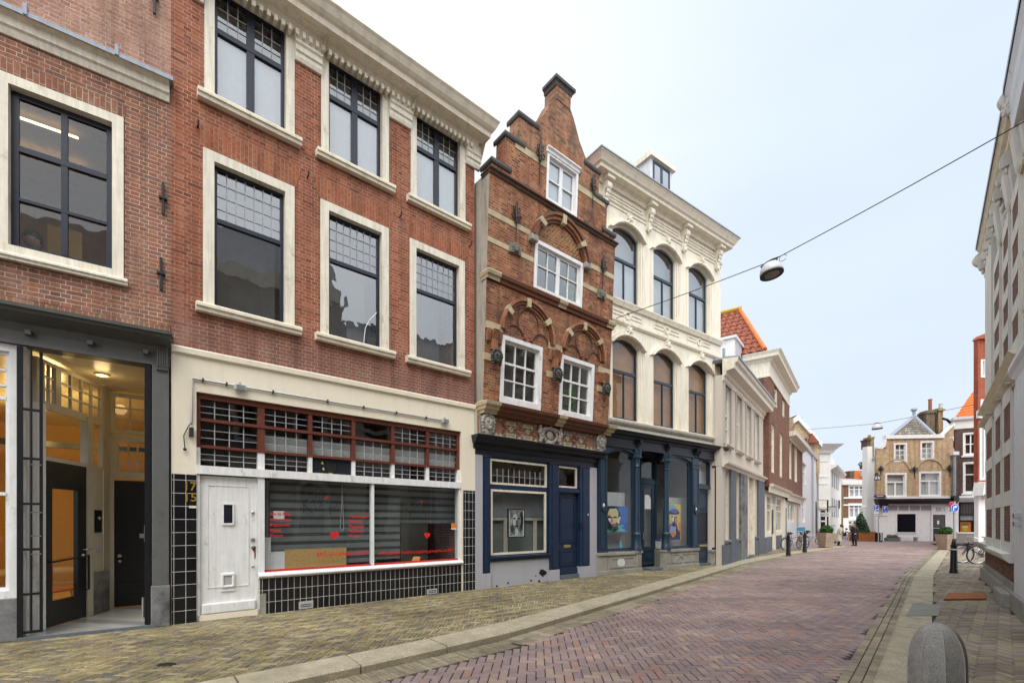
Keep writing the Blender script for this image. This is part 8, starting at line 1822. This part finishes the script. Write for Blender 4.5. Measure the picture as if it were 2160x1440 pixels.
lampA = lamp(pL - Vector((0, 0, .02)), Vector((-d_.y, d_.x, 0)), -R(8), .245, 'grey hemispherical street lamp hanging nearer the camera on its wire')
side = Vector((d_.x, d_.y, 0)).normalized(); sx_ = lampA
m = MB(); m.tube([(-.20, 0, .01), (-.06, 0, .03), (.06, 0, .03), (.2, 0, .02)], [.012, .03, .03, .012], 6); [m.tube([(q, 0, .02), (q*.8, 0, -.08)], .014, 6) for q in (-.2, .16)]
m.tube([(.2 + .07 + .08*math.cos(t_*.7), 0, -.05 + .07*math.sin(t_*.7)) for t_ in range(9)], .006, 5)
m.v = [(x*side.x, x*side.y, z) for x, y, z in m.v] if False else [(x*side.x - y*side.y, x*side.y + y*side.x, z) for x, y, z in m.v]
m.build('suspension', M['cable'], lampA)
w2a = at(1690, 906, 40); w2b = at(2064, 851, 26.0); t, pM = on_line(w2a, w2b, 1850); pM.z = tz(893, pM.y)
wire('span_wire', 'thin black wire across the square carrying the far lamp', span(w2a, pM, w2b, .02), .014)
lampB = lamp(pM, Vector((0, 1, 0)), R(-3), .32, 'small grey hemispherical street lamp hanging over the square in the distance')
m = MB(); m.tube([(-.22, 0, .0), (0, 0, .04), (.22, 0, .0)], .03, 5); m.build('suspension', M['cable'], lampB)

# =================================================================== bollards
p = gpt(1977, 1100 + 970*1.6/3.0); hb_ = CAMH - (1313 - HY)/FPX*3.0
sb = empty('stone_bollard', (p.x, p.y, 0), R(-6), 'weathered octagonal stone bollard with a domed top in the right foreground', 'bollard')
m = MB(); rb = .148; n = 8
m.lathe([(rb*1.04, 0), (rb*1.02, .3), (rb, .68)] + [(rb*math.cos(a)**.85, .68 + (hb_ - .68)*math.sin(a)) for a in [R(q) for q in (12, 24, 36, 48, 60, 72, 82)]] + [(.004, hb_)], (0, 0, 0), 8, ph=R(22.5))
MB().lathe([(rb*1.12, -.02), (rb*1.12, .012), (rb*1.0, .016)], (0, 0, 0), 8, ph=R(22.5)).build('mossy_foot', M['pavebase'], sb)
po = m.build('post', M['bollardstone'], sb, smooth=25)
for i in range(8):
    a = R(22.5 + 45*i); MB().tube([(rr_*math.cos(a)*1.003, rr_*math.sin(a)*1.003, z_) for rr_, z_ in [(rb*1.04, 0), (rb*1.02, .3), (rb, .68)] + [(rb*math.cos(t)**.85, .68 + (hb_ - .68)*math.sin(t)) for t in [R(q) for q in (12, 24, 36, 48, 60)]]], .0035, 4).build('worn_edge', M['carve'], po)
def bollard(px, yb, yt, label, white=False, r=.075):
    p = gpt(px, yb); h_ = (yb - yt)/FPX*p.y; b = empty('bollard', p, 0, label, 'bollard', 'black metal street bollards')
    MB().lathe([(r*1.5, 0), (r*1.45, h_*.08), (r*1.25, h_*.12), (r*1.05, h_*.75), (r*1.0, h_*.80), (r*1.12, h_*.82), (r*1.12, h_*.86), (r*.85, h_*.87), (r*.8, h_*.93), (r*.55, h_*.985), (.005, h_)], (0, 0, 0), 14).build('post', M['black'], b, smooth=40)
    if white: MB().lathe([(r*1.07, 0), (r*1.07, .035)], (0, 0, h_*.71), 14).build('reflective_band', M['signwhite'], b)
    return b
bollard(1663, 1171, 1124, 'black bollard in front of the left bikes, nearer the camera')
bollard(1697.5, 1163.5, 1121, 'black bollard in front of the bikes, farther from the camera')
bollard(2012, 1208, 1139, 'black bollard with a white band at the edge of the right pavement', True)
bollard(1761, 1145, 1124, 'small black bollard behind the left tilted planter', True)

# =================================================================== planters, bush, tree
def bush_planter(px, yb, w_px, h_px, label, tilt):
    p = gpt(px, yb); k = p.y/FPX; w_, h_ = w_px*k, h_px*k; r = empty('planter', p, 0, label, 'planter', 'tilted wooden planters with clipped box')
    r.rotation_euler = (0, tilt, R(10)); m = MB(); a, b = w_*.36, w_*.5
    m.add([(-a, -a, .04), (a, -a, .04), (a, a, .04), (-a, a, .04), (-b, -b, h_), (b, -b, h_), (b, b, h_), (-b, b, h_), (-b*.85, -b*.85, h_), (b*.85, -b*.85, h_), (b*.85, b*.85, h_), (-b*.85, b*.85, h_)], [(3,2,1,0), (0,1,5,4), (1,2,6,5), (2,3,7,6), (3,0,4,7), (4,5,9,8), (5,6,10,9), (6,7,11,10), (7,4,8,11), (8,9,10,11)])
    m.build('box', M['wood'], r); MB().box(-a*.9, a*.9, -a*.9, a*.9, 0, .04).build('foot', M['black'], r); MB().rect(-b*.85, b*.85, 0, 0, 0).box(-b*.8, b*.8, -b*.8, b*.8, h_ - .02, h_ + .02).build('soil', M['soil'], r)
    m = MB(); leaves(m, (0, 0, h_ + b*.55), b*.95, b*.95, b*.72, 1500, .055, int(px), .45); m.ball((0, 0, h_ + b*.5), b*.62, 10, 7); m.build('clipped_bush', M['bush'], r, normals=False); return r
bush_planter(1741, 1154.5, 25, 31, 'tilted wooden planter with a clipped bush left of the two pedestrians', R(5))
bush_planter(1995, 1159, 25, 33, 'wooden planter with a clipped bush at the end of the right pavement', R(-1))
p = gpt(1828, 1141); k = p.y/FPX; tr = empty('corten_planter', p, 0, 'long rusty steel planter in front of the white flank wall', 'planter')
m = MB(); w_, h_ = 40*k, 20*k; m.ring([(-w_/2, 0), (w_/2, 0), (w_/2, h_), (-w_/2, h_)], [(-w_/2 + .03, .02), (w_/2 - .03, .02), (w_/2 - .03, h_ - .0), (-w_/2 + .03, h_)], 0, .02); m = MB(); m.box(-w_/2, w_/2, 0, .9, 0, h_ - .06); m.box(-w_/2, w_/2, -.01, .03, h_ - .08, h_); m.box(-w_/2, -w_/2 + .03, .03, .9, h_ - .06, h_); m.box(w_/2 - .03, w_/2, .03, .9, h_ - .06, h_); m.build('box', M['rust'], tr)
t_ = empty('conifer_tree', p + Vector((-.15, .45, h_ - .08)), 0, 'dark green cone-shaped tree growing in the rusty steel planter', 'tree')
ht = 44*k; MB().tube([(0, 0, 0), (.03, 0, ht*.5), (0, 0, ht*.97)], [.07, .05, .01], 6).build('trunk', M['bark'], t_); m = MB(); leaves(m, (0, 0, ht*.52), .72, .6, ht*.5, 1500, .10, 5, .3, cone=.88); m.build('crown', M['conifer'], t_, normals=False)
lw = empty('grass_plant', p + Vector((-.75, .4, h_ - .05)), 0, 'reddish plant at the left end of the rusty planter', 'plant'); m = MB(); leaves(m, (0, 0, .35), .28, .25, .4, 160, .1, 8, .1); m.build('foliage', leaf('red_leaves', [(.10, .09, .03), (.16, .08, .03), (.08, .12, .03)]), lw, normals=False); MB().tube([(0, 0, 0), (0, 0, .3)], .02, 5).build('stem', M['bark'], lw)
p = gpt(1886, 1141); k = p.y/FPX; r = empty('flower_trough', p, 0, 'grey trough with low heather beside the white bench', 'planter'); w_ = 25*k; MB().box(-w_/2, w_/2, 0, .45, 0, 7.5*k).build('trough', M['plinthblue'], r, bevel=.02)
for s_ in (-1, 1): m = MB(); leaves(m, (s_*w_*.22, .2, 9*k), w_*.26, .22, .2, 260, .06, 9 + s_, .1); m.build('heather', leaf('heather_leaves', [(.08, .10, .03), (.14, .12, .05), (.06, .09, .02)]), r, normals=False)
p = gpt(1918, 1141); k = p.y/FPX; r = empty('bench', p, 0, 'white bench against the white ground floor of the end house', 'bench'); w_ = 42*k
MB().box(-w_/2, w_/2, 0, .4, 8.5*k, 10*k).build('seat', M['white'], r)
for s_ in (-1, 1): MB().box(s_*w_*.43 - .06, s_*w_*.43 + .06, .05, .35, 0, 8.5*k).build('leg', M['pole'], r); MB().box(s_*w_*.43 - .2, s_*w_*.43 + .2, .03, .37, 8.2*k, 8.6*k).build('bracket', M['black'], r)

# =================================================================== signs
p = gpt(1853, 1143.5); k = p.y/FPX; sp = empty('parking_sign', p, 0, 'grey pole with two blue parking signs by the corner of the end house', 'sign')
MB().tube([(0, 0, 0), (0, 0, 42*k), (-.06, 0, 46*k), (.03, 0, 52*k), (.03, 0, 76*k)], .04, 8).build('pole', M['pole'], sp, smooth=50)
MB().box(-.32, .72, -.02, .02, 55*k, 56*k).build('cross_bar', M['pole'], sp)
for x0, x1, y0, y1, kind in ((-11, -1, 79, 65.5, 0), (7.5, 18.5, 77, 62.5, 1)):
    a, b, z0, z1 = x0*k, x1*k, (79 - (79 - y1))*k, y0*k; pn = MB().box(a, b, -.07, -.04, z0, z1).build('sign_panel', M['signblue'], sp, bevel=.01)
    m = MB(); m.ring([(a, z0), (b, z0), (b, z1), (a, z1)], [(a + .02, z0 + .02), (b - .02, z0 + .02), (b - .02, z1 - .02), (a + .02, z1 - .02)], -.074, -.069); m.build('sign_border', M['signwhite'], pn)
    m = MB(); put_text(m, 'P', a + (b-a)*.22, z0 + (z1-z0)*.48, (z1-z0)*.58, -.076); m.build('sign_letter', M['signwhite'], pn, normals=False)
    m = MB()
    if kind == 0: m.tube([(a + (b-a)*.2, -.078, z0 + (z1-z0)*.14), (a + (b-a)*.4, -.078, z0 + (z1-z0)*.3), (a + (b-a)*.62, -.078, z0 + (z1-z0)*.25), (a + (b-a)*.85, -.078, z0 + (z1-z0)*.36)], .035, 5)
    else: m.tube([(a + (b-a)*.45, -.078, z0 + (z1-z0)*.42), (a + (b-a)*.45, -.078, z0 + (z1-z0)*.25), (a + (b-a)*.62, -.078, z0 + (z1-z0)*.22), (a + (b-a)*.7, -.078, z0 + (z1-z0)*.1)], .02, 5); m.tube([(a + (b-a)*(.45 + .18*math.cos(t_)), -.078, z0 + (z1-z0)*(.19 + .12*math.sin(t_))) for t_ in [-2.6 + .5*i for i in range(8)]], .016, 5)
    m.build('sign_pictogram', M['signwhite'], pn)
    MB().box(a, b, -.065, -.045, z0 - 5*k, z0 - .6*k).build('sub_plate', M['signwhite'], sp)
MB().box(-11*k, -5*k, -.068, -.06, 60*k - .9*k + .05, 60*k - .5*k + .05).build('arrow', M['blacklet'], sp)
p = gpt(2012.5, 1206.5); p = gpt(2013, 1165); k = p.y/FPX; sp = empty('direction_sign', p, 0, 'round blue turn-right arrow sign with a red-edged sign on its back, on a grey pole', 'sign')
MB().tube([(0, 0, 0), (0, 0, 108*k)], .05, 8).build('pole', M['pole'], sp, smooth=50)
zc_ = (1165 - 1071)*k; rr = 8.3*k
MB().lathe([(.001, 0), (rr, 0), (rr, .03), (.001, .03)], (-2.5*k, -.06, zc_), 28, mat=Matrix.Rotation(R(90), 3, 'X')).build('blue_disc', M['signblue'], sp)
m = MB(); n = 28; m.ring([(-2.5*k + rr*math.cos(6.2832*i/n), zc_ + rr*math.sin(6.2832*i/n)) for i in range(n)], [(-2.5*k + rr*.93*math.cos(6.2832*i/n), zc_ + rr*.93*math.sin(6.2832*i/n)) for i in range(n)], -.097, -.088); m.build('white_rim', M['signwhite'], sp)
m = MB(); X = lambda a, b: (-2.5*k + a*rr, -.094, zc_ + b*rr)
m.poly([X(-.42, -.6), X(-.18, -.6), X(-.18, .08), X(-.08, .2), X(.12, .2), X(.12, -.05), X(.62, .33), X(.12, .72), X(.12, .46), X(-.16, .46), X(-.42, .2)]); m.build('white_arrow', M['signwhite'], sp, normals=False)
MB().lathe([(.001, 0), (rr, 0), (rr, .03), (.001, .03)], (.9*k, .12, zc_ + .15), 28, mat=Matrix.Rotation(R(80), 3, 'X')).build('red_edged_disc', M['signred'], sp)
MB().lathe([(.09, 0), (.085, 28*k), (.05, 30*k)], (0, 0, 0), 10).build('pole_sleeve', M['black'], sp); MB().lathe([(.092, 0), (.092, .1)], (0, 0, 10*k), 10).build('green_band', plain('green_band', (.02, .1, .06), .5), sp)
# street name plate, lantern, corner bracket (end house)
def onE(name, label, cat, x, y, d=.0): u, z = FE.uz(x, y, d); return empty(name, FE.world(u, -d, z), FE.rz, label, cat)
kE = EY/FPX
r = onE('street_name_plate', 'dark blue street name plate low on the yellow brick corner', 'sign', 1855.5, 1048.5); MB().box(-11.5*kE, 11.5*kE, -.05, .0, 0, 4.6*kE).build('plate', M['signnavy'], r); MB().box(-6.5*kE, 7*kE, -.055, -.05, 1.7*kE, 2.9*kE).build('worn_lettering', M['signwhite'], r)
r = onE('folded_awning', 'folded black awning on the left corner of the white ground floor', 'awning', 1856, 1070, 0); MB().prism([(-13*kE, 18*kE), (13*kE, 18*kE), (9*kE, 6*kE), (8*kE, 0), (-4*kE, 0), (-9*kE, 6*kE)], -.5, -.02).build('canvas', M['black'], r); 
r = onE('folded_awning', 'folded black awning arm at the right corner of the white ground floor', 'awning', 2006, 1070, 0); MB().prism([(-5*kE, 24*kE), (6*kE, 24*kE), (6*kE, 14*kE), (0, 6*kE), (-3*kE, 8*kE)], -.5, -.02).build('canvas', M['black'], r); MB().tube([(-1*kE, -.1, 8*kE), (-13*kE, -.6, -8*kE)], .035, 5).build('arm', M['black'], r)
r = onE('wall_lantern', 'black lantern with pale panes on the left corner of the yellow brick wall', 'lantern', 1851, 1011, .5)
MB().lathe([(3.0*kE, 0), (6.2*kE, 0), (3.4*kE, 7.6*kE), (3.0*kE, 7.6*kE)], (0, 0, 0), 6).build('pane_case', M['frost'], r); m = MB()
for i in range(6): a = i*math.pi/3; m.tube([(6.3*kE*math.cos(a), 6.3*kE*math.sin(a), 0), (3.4*kE*math.cos(a), 3.4*kE*math.sin(a), 7.6*kE)], .03, 4)
m.lathe([(6.9*kE, -.9*kE), (6.9*kE, .5*kE), (5.9*kE, .5*kE), (5.9*kE, -.9*kE)], (0, 0, 0), 6); m.lathe([(4*kE, 7.4*kE), (3*kE, 9.5*kE), (1.2*kE, 11*kE), (.5*kE, 13*kE), (.1, 13.2*kE)], (0, 0, 0), 8); m.tube([(0, 0, 12*kE), (2*kE, .25, 15*kE), (3*kE, .5, 10*kE)], .05, 5); m.build('iron_frame', M['iron'], r)
for x, y0, y1, lb in ((1857, 982, 1002, 'left ornate black anchor on the yellow brick wall above the lantern'), (1927.5, 982, 1008, 'middle ornate black anchor between the two blind arches'), (2002, 979, 1006, 'right ornate black anchor near the white downpipe')):
    a = fancy_anchor(FE, x, y0, y1, lb); a.scale = (2.2, 1.6, 1)
ab = gpt(1856, 1142); k = ab.y/FPX; r = empty('advertising_board', ab, R(-4), 'narrow black pavement board with white marks behind the parking sign pole', 'board'); MB().box(-5.5*k, 5.5*k, 0, .25, 0, 19*k).build('panel', M['black'], r)
for i in range(4): MB().tube([(1.5*k + 2*k*math.sin(i), -.012, (3 + 4*i)*k), (3.2*k, -.012, (5 + 4*i)*k), (1*k, -.012, (6 + 4*i)*k)], .03, 4).build('white_mark', M['signwhite'], r)
ab = gpt(2004, 1144); k = ab.y/FPX; r = empty('advertising_board', ab, R(5), 'narrow black pavement board with white marks behind the right planter', 'board'); MB().box(-4*k, 5*k, 0, .25, 0, 24*k).build('panel', M['black'], r)
for i in range(4): MB().box(2*k, 4*k, -.02, .0, (11 + 3*i)*k, (12.4 + 3*i)*k).build('white_mark', M['signwhite'], r)
# finger post
p = gpt(1746, 1140); k = p.y/FPX; r = empty('finger_post', p, 0, 'black finger post with small direction arms behind the left planter', 'sign'); MB().tube([(0, 0, 0), (0, 0, 86*k)], .06, 6).build('post', M['black'], r)
for x0, x1, y0, y1, mt in ((0, 17, 71, 73, 'brownframe'), (0, 15, 66, 70.5, 'frost'), (-17, 0, 56, 60, 'frost'), (-15, 0, 51, 55, 'frost'), (0, 15, 61, 64, 'lampgrey')): MB().box(x0*k, x1*k, -.1, -.06, y0*k, y1*k).build('direction_arm', M[mt], r)
p = gpt(1733, 1137); k = p.y/FPX; r = empty('cabinet', p, R(10), 'dark red cabinet behind the left planter', 'cabinet'); MB().box(-5*k, 5*k, 0, .4, 0, 20*k).build('case', plain('dark_red_metal', (.13, .01, .015), .5), r, bevel=.02); MB().box(-5.2*k, 5.2*k, -.02, .42, 20*k, 20.8*k).build('lid', M['black'], r)
p = gpt(1757, 1139); k = p.y/FPX; r = empty('utility_cabinet', p, 0, 'pale grey utility cabinet behind the pedestrian in the cream coat', 'cabinet'); MB().box(-6*k, 5*k, 0, .5, 0, 31*k).build('case', M['whitegrey'], r, bevel=.02); MB().box(-6.5*k, 5.5*k, -.03, .53, 31*k, 32.5*k).build('lid', M['plastic_grey'], r)

# =================================================================== bicycles
def wheel(mb_t, mb_r, c, R_, n=28):
    ring = [(c[0] + R_*math.cos(6.2832*i/n), c[1], c[2] + R_*math.sin(6.2832*i/n)) for i in range(n)]; mb_t.tube(ring, .022, 6, True)
    ring = [(c[0] + (R_ - .03)*math.cos(6.2832*i/n), c[1], c[2] + (R_ - .03)*math.sin(6.2832*i/n)) for i in range(n)]; mb_r.tube(ring, .012, 5, True)
    for i in range(14): a = 6.2832*i/14; mb_r.tube([(c[0], c[1] + (.02 if i % 2 else -.02), c[2]), (c[0] + (R_ - .03)*math.cos(a), c[1], c[2] + (R_ - .03)*math.sin(a))], .0035, 3)
    mb_r.tube([(c[0], c[1] - .05, c[2]), (c[0], c[1] + .05, c[2])], .02, 6)
def bicycle(p, rz, fm, label, group='parked bicycles', lean_=0.08, rimm='rim', name='bicycle'):
    b = empty(name, p, 0, label, 'bicycle', group, rot=(lean_, 0, rz)); Rw = .34
    for wx_ in (-.52, .53):
        t, r_ = MB(), MB(); wheel(t, r_, (wx_, 0, Rw), Rw); w_ = t.build('wheel', M['tyre'], b, smooth=50); r_.build('rim', M[rimm], w_)
        m = MB(); m.tube([(wx_ + (Rw + .035)*math.cos(a), 0, Rw + (Rw + .035)*math.sin(a)) for a in [R(20 + 14*i) for i in range(11)]], .02, 5); m.build('mudguard', fm, b)
    m = MB(); bb, st, hd = (-.05, 0, .30), (-.20, 0, .78), (.36, 0, .82)
    for a, c_ in ((bb, st), (bb, (.40, 0, .60)), ((-.16, 0, .66), (.37, 0, .74)), (bb, (-.52, 0, Rw)), ((-.18, 0, .70), (-.52, 0, Rw)), ((.41, 0, .56), hd)): m.tube([a, c_], .018, 7)
    for s_ in (-.045, .045): m.tube([(.40, s_, .58), (.53, s_, Rw)], .013, 6)
    m.build('frame', fm, b, smooth=50)
    MB().tube([(-.42, 0, .93), (-.28, 0, .95), (-.12, 0, .93)], [.09, .08, .025], 8).tube([st, (-.24, 0, .93)], .014, 6).build('saddle', M['tyre'], b, smooth=50)
    MB().tube([(.2, -.28, .98), (.30, -.26, 1.02), (.36, -.1, 1.03), (.36, .1, 1.03), (.30, .26, 1.02), (.2, .28, .98)], .014, 6).tube([hd, (.35, 0, 1.03)], .014, 6).build('handlebar', M['steel'], b, smooth=50)
    MB().box(-.82, -.28, -.06, .06, .72, .74).tube([(-.7, .06, .72), (-.52, .06, Rw)], .007, 4).tube([(-.7, -.06, .72), (-.52, -.06, Rw)], .007, 4).build('carrier', M['pole'], b)
    MB().lathe([(.09, -.01), (.09, .01)], (-.05, -.03, .30), 14, mat=Matrix.Rotation(R(90), 3, 'X')).build('chainring', M['steel'], b); m = MB(); m.tube([(-.05, -.06, .30), (.06, -.07, .17)], .012, 5); m.tube([(-.05, .06, .30), (-.16, .07, .43)], .012, 5); m.box(.02, .1, -.13, -.06, .15, .18); m.box(-.2, -.12, .06, .13, .42, .45); m.build('crank', M['pole'], b)
    MB().lathe([(.01, 0), (.05, .02), (.055, .06)], (.42, 0, .78), 10, mat=None).build('headlight', M['plastic_grey'], b)
    return b
fb_ = M['black']; fr_ = plain('bronze_bicycle_paint', (.12, .055, .035), .35); fg_ = plain('silver_bicycle_paint', (.4, .41, .42), .3, .6)
p = gpt(1668, 1158.5); bicycle(p + Vector((.15, .0, 0)), R(12), fr_, 'bronze framed bicycle standing first in the row by the grey panel')
p = gpt(1686, 1156); bicycle(p, R(62), fb_, 'black bicycle with a pale mudguard in the middle of the row by the white wall'); p = gpt(1692, 1154); bicycle(p + Vector((.1, .1, 0)), R(78), fg_, 'silver bicycle with a blue crate in the middle of the row by the white wall')
cr = empty('bicycle_crate', p + Vector((.05, .2, .95)), R(50), 'bright blue bag on the carrier of the silver bicycle', 'bag'); MB().box(-.25, .25, -.2, .2, 0, .32).build('bag', plain('bright_blue_bag', (.03, .25, .45), .6), cr, bevel=.05); MB().box(-.26, .26, -.21, .21, .30, .36).build('flap', M['frost'], cr)
p = gpt(1713, 1149); bicycle(p, R(-8), fg_, 'grey bicycle leaning at the far end of the row by the white wall')
p = gpt(1780, 1136); bicycle(p, R(75), fb_, 'black bicycle in the distance behind the pedestrian in the cream coat')
p = gpt(2098, 1190.5); bicycle(p + Vector((.25, .25, 0)), R(165), fb_, 'black bicycle with a bright rim, half hidden behind the banded pillars', lean_=-.08); bicycle(p + Vector((.12, .65, 0)), R(158), fb_, 'black bicycle with a red reflector, behind the other bicycle at the right', lean_=-.05)

# =================================================================== pedestrians
def skin_body(name, mat, parent, joints, edges, radii, root=0):
    me = bpy.data.meshes.new(name); me.from_pydata(joints, edges, []); o = bpy.data.objects.new(name, me); COL.objects.link(o); o.parent = parent; me.materials.append(mat)
    sk = o.modifiers.new('skin', 'SKIN'); sv = me.skin_vertices[0].data
    for i, r_ in enumerate(radii): sv[i].radius = (r_, r_) if not isinstance(r_, tuple) else r_
    sv[root].use_root = True; o.modifiers.new('subsurf', 'SUBSURF').levels = 2; o.modifiers['subsurf'].render_levels = 2; me.polygons.foreach_set('use_smooth', [True]*len(me.polygons)); sk.use_smooth_shade = True; return o
def person(p, rz, sc_, label, coat, hood, trousers, pose):
    r = empty('person', p, rz, label, 'person', None); r.scale = (sc_, sc_, sc_); lean_ = pose.get('lean', 0)
    L_ = lambda x, y, z: (x, y - lean_*max(0, z - .9), z)
    J = [L_(0, 0, .92), L_(0, 0, 1.12), L_(0, -.01, 1.36), L_(0, -.02, 1.47), L_(0, -.03, 1.58), L_(0, -.04, 1.68),
         (-.10, 0, .86), (-.10, -.02 - pose.get('step', 0), .47), (-.10, .0 - pose.get('step', 0)*.6, .08), (-.10, -.16 - pose.get('step', 0)*.6, .03),
         (.10, 0, .86), (.10, -.02, .47), (.10, .03, .08), (.10, -.13, .03),
         L_(-.19, -.01, 1.38), L_(-.25, .02, 1.12), L_(-.22, -.14, .95), L_(-.17, -.24, .96), L_(.19, -.01, 1.38), L_(.25, .02, 1.12), L_(.22, -.14, .95), L_(.17, -.24, .96)]
    Ed = [(0,1),(1,2),(2,3),(3,4),(4,5),(0,6),(6,7),(7,8),(8,9),(0,10),(10,11),(11,12),(12,13),(2,14),(14,15),(15,16),(16,17),(2,18),(18,19),(19,20),(20,21)]
    Rd = [(.15,.12),(.15,.11),(.16,.11),.055,(.085,.10),(.075,.09),.095,.065,.05,.045,.095,.065,.05,.045,.07,.055,.042,.035,.07,.055,.042,.035]
    skin_body('body', M['skin'], r, J, Ed, Rd)
    def loft(name, mat, rows):
        m = MB(); n = 18; base = 0
        for (cx_, cy_, z, rx, ry) in rows:
            for i in range(n): a = 6.2832*i/n; f_ = 1 + .05*math.sin(3*a + z*7); m.v.append((cx_ + rx*math.cos(a)*f_, cy_ + ry*math.sin(a)*f_, z))
        for k_ in range(len(rows) - 1):
            for i in range(n): j = (i + 1) % n; m.f.append((k_*n + i, k_*n + j, (k_+1)*n + j, (k_+1)*n + i))
        m.f.append(tuple(range((len(rows)-1)*n, len(rows)*n))); return m.build(name, mat, r, smooth=60)
    y_ = lambda z: -lean_*max(0, z - .9)
    loft('coat', coat, [(0, .02, pose['hem'], .27*pose['w'], .24*pose['w']), (0, .01, .75, .25*pose['w'], .21), (0, y_(1.05), 1.05, .225*pose['w'], .18), (0, y_(1.3), 1.3, .235*pose['w'], .175), (0, y_(1.43), 1.43, .18, .14), (0, y_(1.5), 1.5, .085, .09)])
    for s_ in (-1, 1): MB().tube([L_(s_*.17, -.01, 1.40), L_(s_*.25, .0, 1.26), L_(s_*.275, .02, 1.10), L_(s_*.235, -.12, .97)], [.08, .085, .075, .055], 10).build('sleeve', coat, r, smooth=60)
    for s_ in (-1, 1): MB().tube([(s_*.10, 0, .86), (s_*.10, -.02 - (pose.get('step', 0) if s_ < 0 else 0), .47), (s_*.10, .01 - (pose.get('step', 0)*.6 if s_ < 0 else 0), .09)], [.105, .085, .065], 10).build('trouser_leg', trousers, r, smooth=60)
    for s_ in (-1, 1): o_ = (pose.get('step', 0)*.6 if s_ < 0 else 0); MB().tube([(s_*.10, .07 - o_, .045), (s_*.10, -.04 - o_, .05), (s_*.10, -.17 - o_, .035)], [.05, .055, .04], 8).build('shoe', M['tyre'], r, smooth=60)
    hx, hy, hz = L_(0, -.04, 1.63)
    m = MB(); m.ball((hx, hy + .025, hz + .035), .118, 14, 8, .95, 1.02, 1.08); m.build('hat' if pose.get('hat') else 'hood', hood, r, smooth=60)
    m = MB(); m.ball((hx, hy - .085, hz - .01), .075, 10, 8, .9, .65, 1.2); m.ball((hx, hy - .14, hz - .01), .018, 6, 5, .8, 1, 1.5); m.build('face', M['skin'], r, smooth=60)
    m = MB(); [m.ball((hx + s_*.028, hy - .128, hz + .02), .009, 6, 4) for s_ in (-1, 1)]; m.build('eyes', M['hair'], r)
    for s_ in (-1, 1):
        b_ = Vector(L_(s_*.21, -.17, .955)); m = MB(); m.ball(tuple(b_ + Vector((0, -.03, 0))), .036, 8, 5, .7, 1.1, .5)
        for i, ln_ in enumerate((.055, .065, .06, .045)): x = (i - 1.5)*.017; m.tube([b_ + Vector((x, -.055, 0)), b_ + Vector((x, -.055 - ln_*.6, -.008)), b_ + Vector((x*.9, -.055 - ln_*.85, -.035))], [.009, .008, .006], 5)
        m.tube([b_ + Vector((-s_*.025, -.02, .005)), b_ + Vector((-s_*.045, -.05, .0)), b_ + Vector((-s_*.04, -.075, -.012))], [.01, .009, .007], 5); m.build('hand', M['skin'], r, smooth=60)
    return r
cc = paint('cream_raincoat', (.46, .42, .33), .7, .1, .08, .1); ck = paint('black_coat', (.012, .012, .018), .7, .2, .1, .1)
p1 = gpt(1769, 1150.5); s1 = (1150.5 - 1106)/FPX*p1.y/1.75
pr1 = person(p1, R(68), s1, 'person in a long cream raincoat and dark cap, stooping towards the other pedestrian', cc, M['hair'], ck, {'lean': .26, 'hem': .40, 'w': 1.15, 'hat': 1})
p2 = gpt(1803, 1150.5); s2 = (1150.5 - 1104)/FPX*p2.y/1.75
pr2_ = person(p2, R(-75), s2, 'person in a black knee-length coat with a violet cap, facing the one in cream', ck, plain('violet_cap', (.11, .085, .16), .8), ck, {'lean': .03, 'hem': .52, 'w': 1.0, 'hat': 1, 'step': .05})
bgp = empty('handbag', p1 + Vector((.30, -.12, .75)), R(20), 'dark strapped handbag at the side of the person in the cream raincoat', 'bag'); MB().box(-.14, .14, -.06, .06, -.1, .14).build('bag', M['black'], bgp, bevel=.03); MB().tube([(-.1, 0, .14), (-.12, .0, .5), (-.05, .05, .62)], .012, 5).build('strap', M['black'], bgp)
# person inside the first floor window of house 1 (only the back of the head shows)
u_, z_ = F1.uz(66, 505, -.5); r = empty('person', F1.world(u_, .55, z_), F1.rz, 'dark-haired person sitting inside the big window of the brown brick house', 'person')
m = MB(); m.ball((0, 0, .0), .11, 12, 8, .9, 1, 1.15); m.tube([(0, 0, -.08), (0, .02, -.18), (0, .03, -.26)], [.05, .055, .1], 10); m.tube([(-.2, .03, -.36), (-.12, .03, -.28), (.12, .03, -.28), (.2, .03, -.36)], [.06, .09, .09, .06], 10); m.build('body', M['skin'], r, smooth=60)
MB().ball((0, .02, .03), .125, 12, 8, .9, 1, 1.1).tube([(0, .08, .0), (.02, .11, -.12), (.02, .10, -.22)], [.06, .06, .03], 8).build('hair', M['hair'], r, smooth=60); MB().tube([(-.24, .03, -.42), (-.14, .03, -.28), (.14, .03, -.28), (.24, .03, -.42)], [.09, .1, .1, .09], 10).build('sweater', M['plinthblue'], r, smooth=60)
# =================================================================== small weeds along the walls, wall litter
for i, (x, y) in enumerate(((663, 1278), (734, 1271), (790, 1266), (850, 1255))):
    p = gpt(x, y); r = empty('weed', p, i, 'small green weed at the foot of the black tile plinth', 'weed', 'weeds under the tile plinth'); m = MB(); leaves(m, (0, 0, .04), .07, .07, .05, 16, .03, i, .0, .4); m.build('leaves', M['weed'], r, normals=False)
p = gpt(351, 1401); o = MB().lathe([(.005, .004), (.075, .006), (.085, .0)], (0, 0, 0), 14, 1.2, .8).build('drain_cover', M['iron'], None); o.location = (p.x, p.y, .004); tag(o, 'small dark oval cover in the left pavement', 'cover')
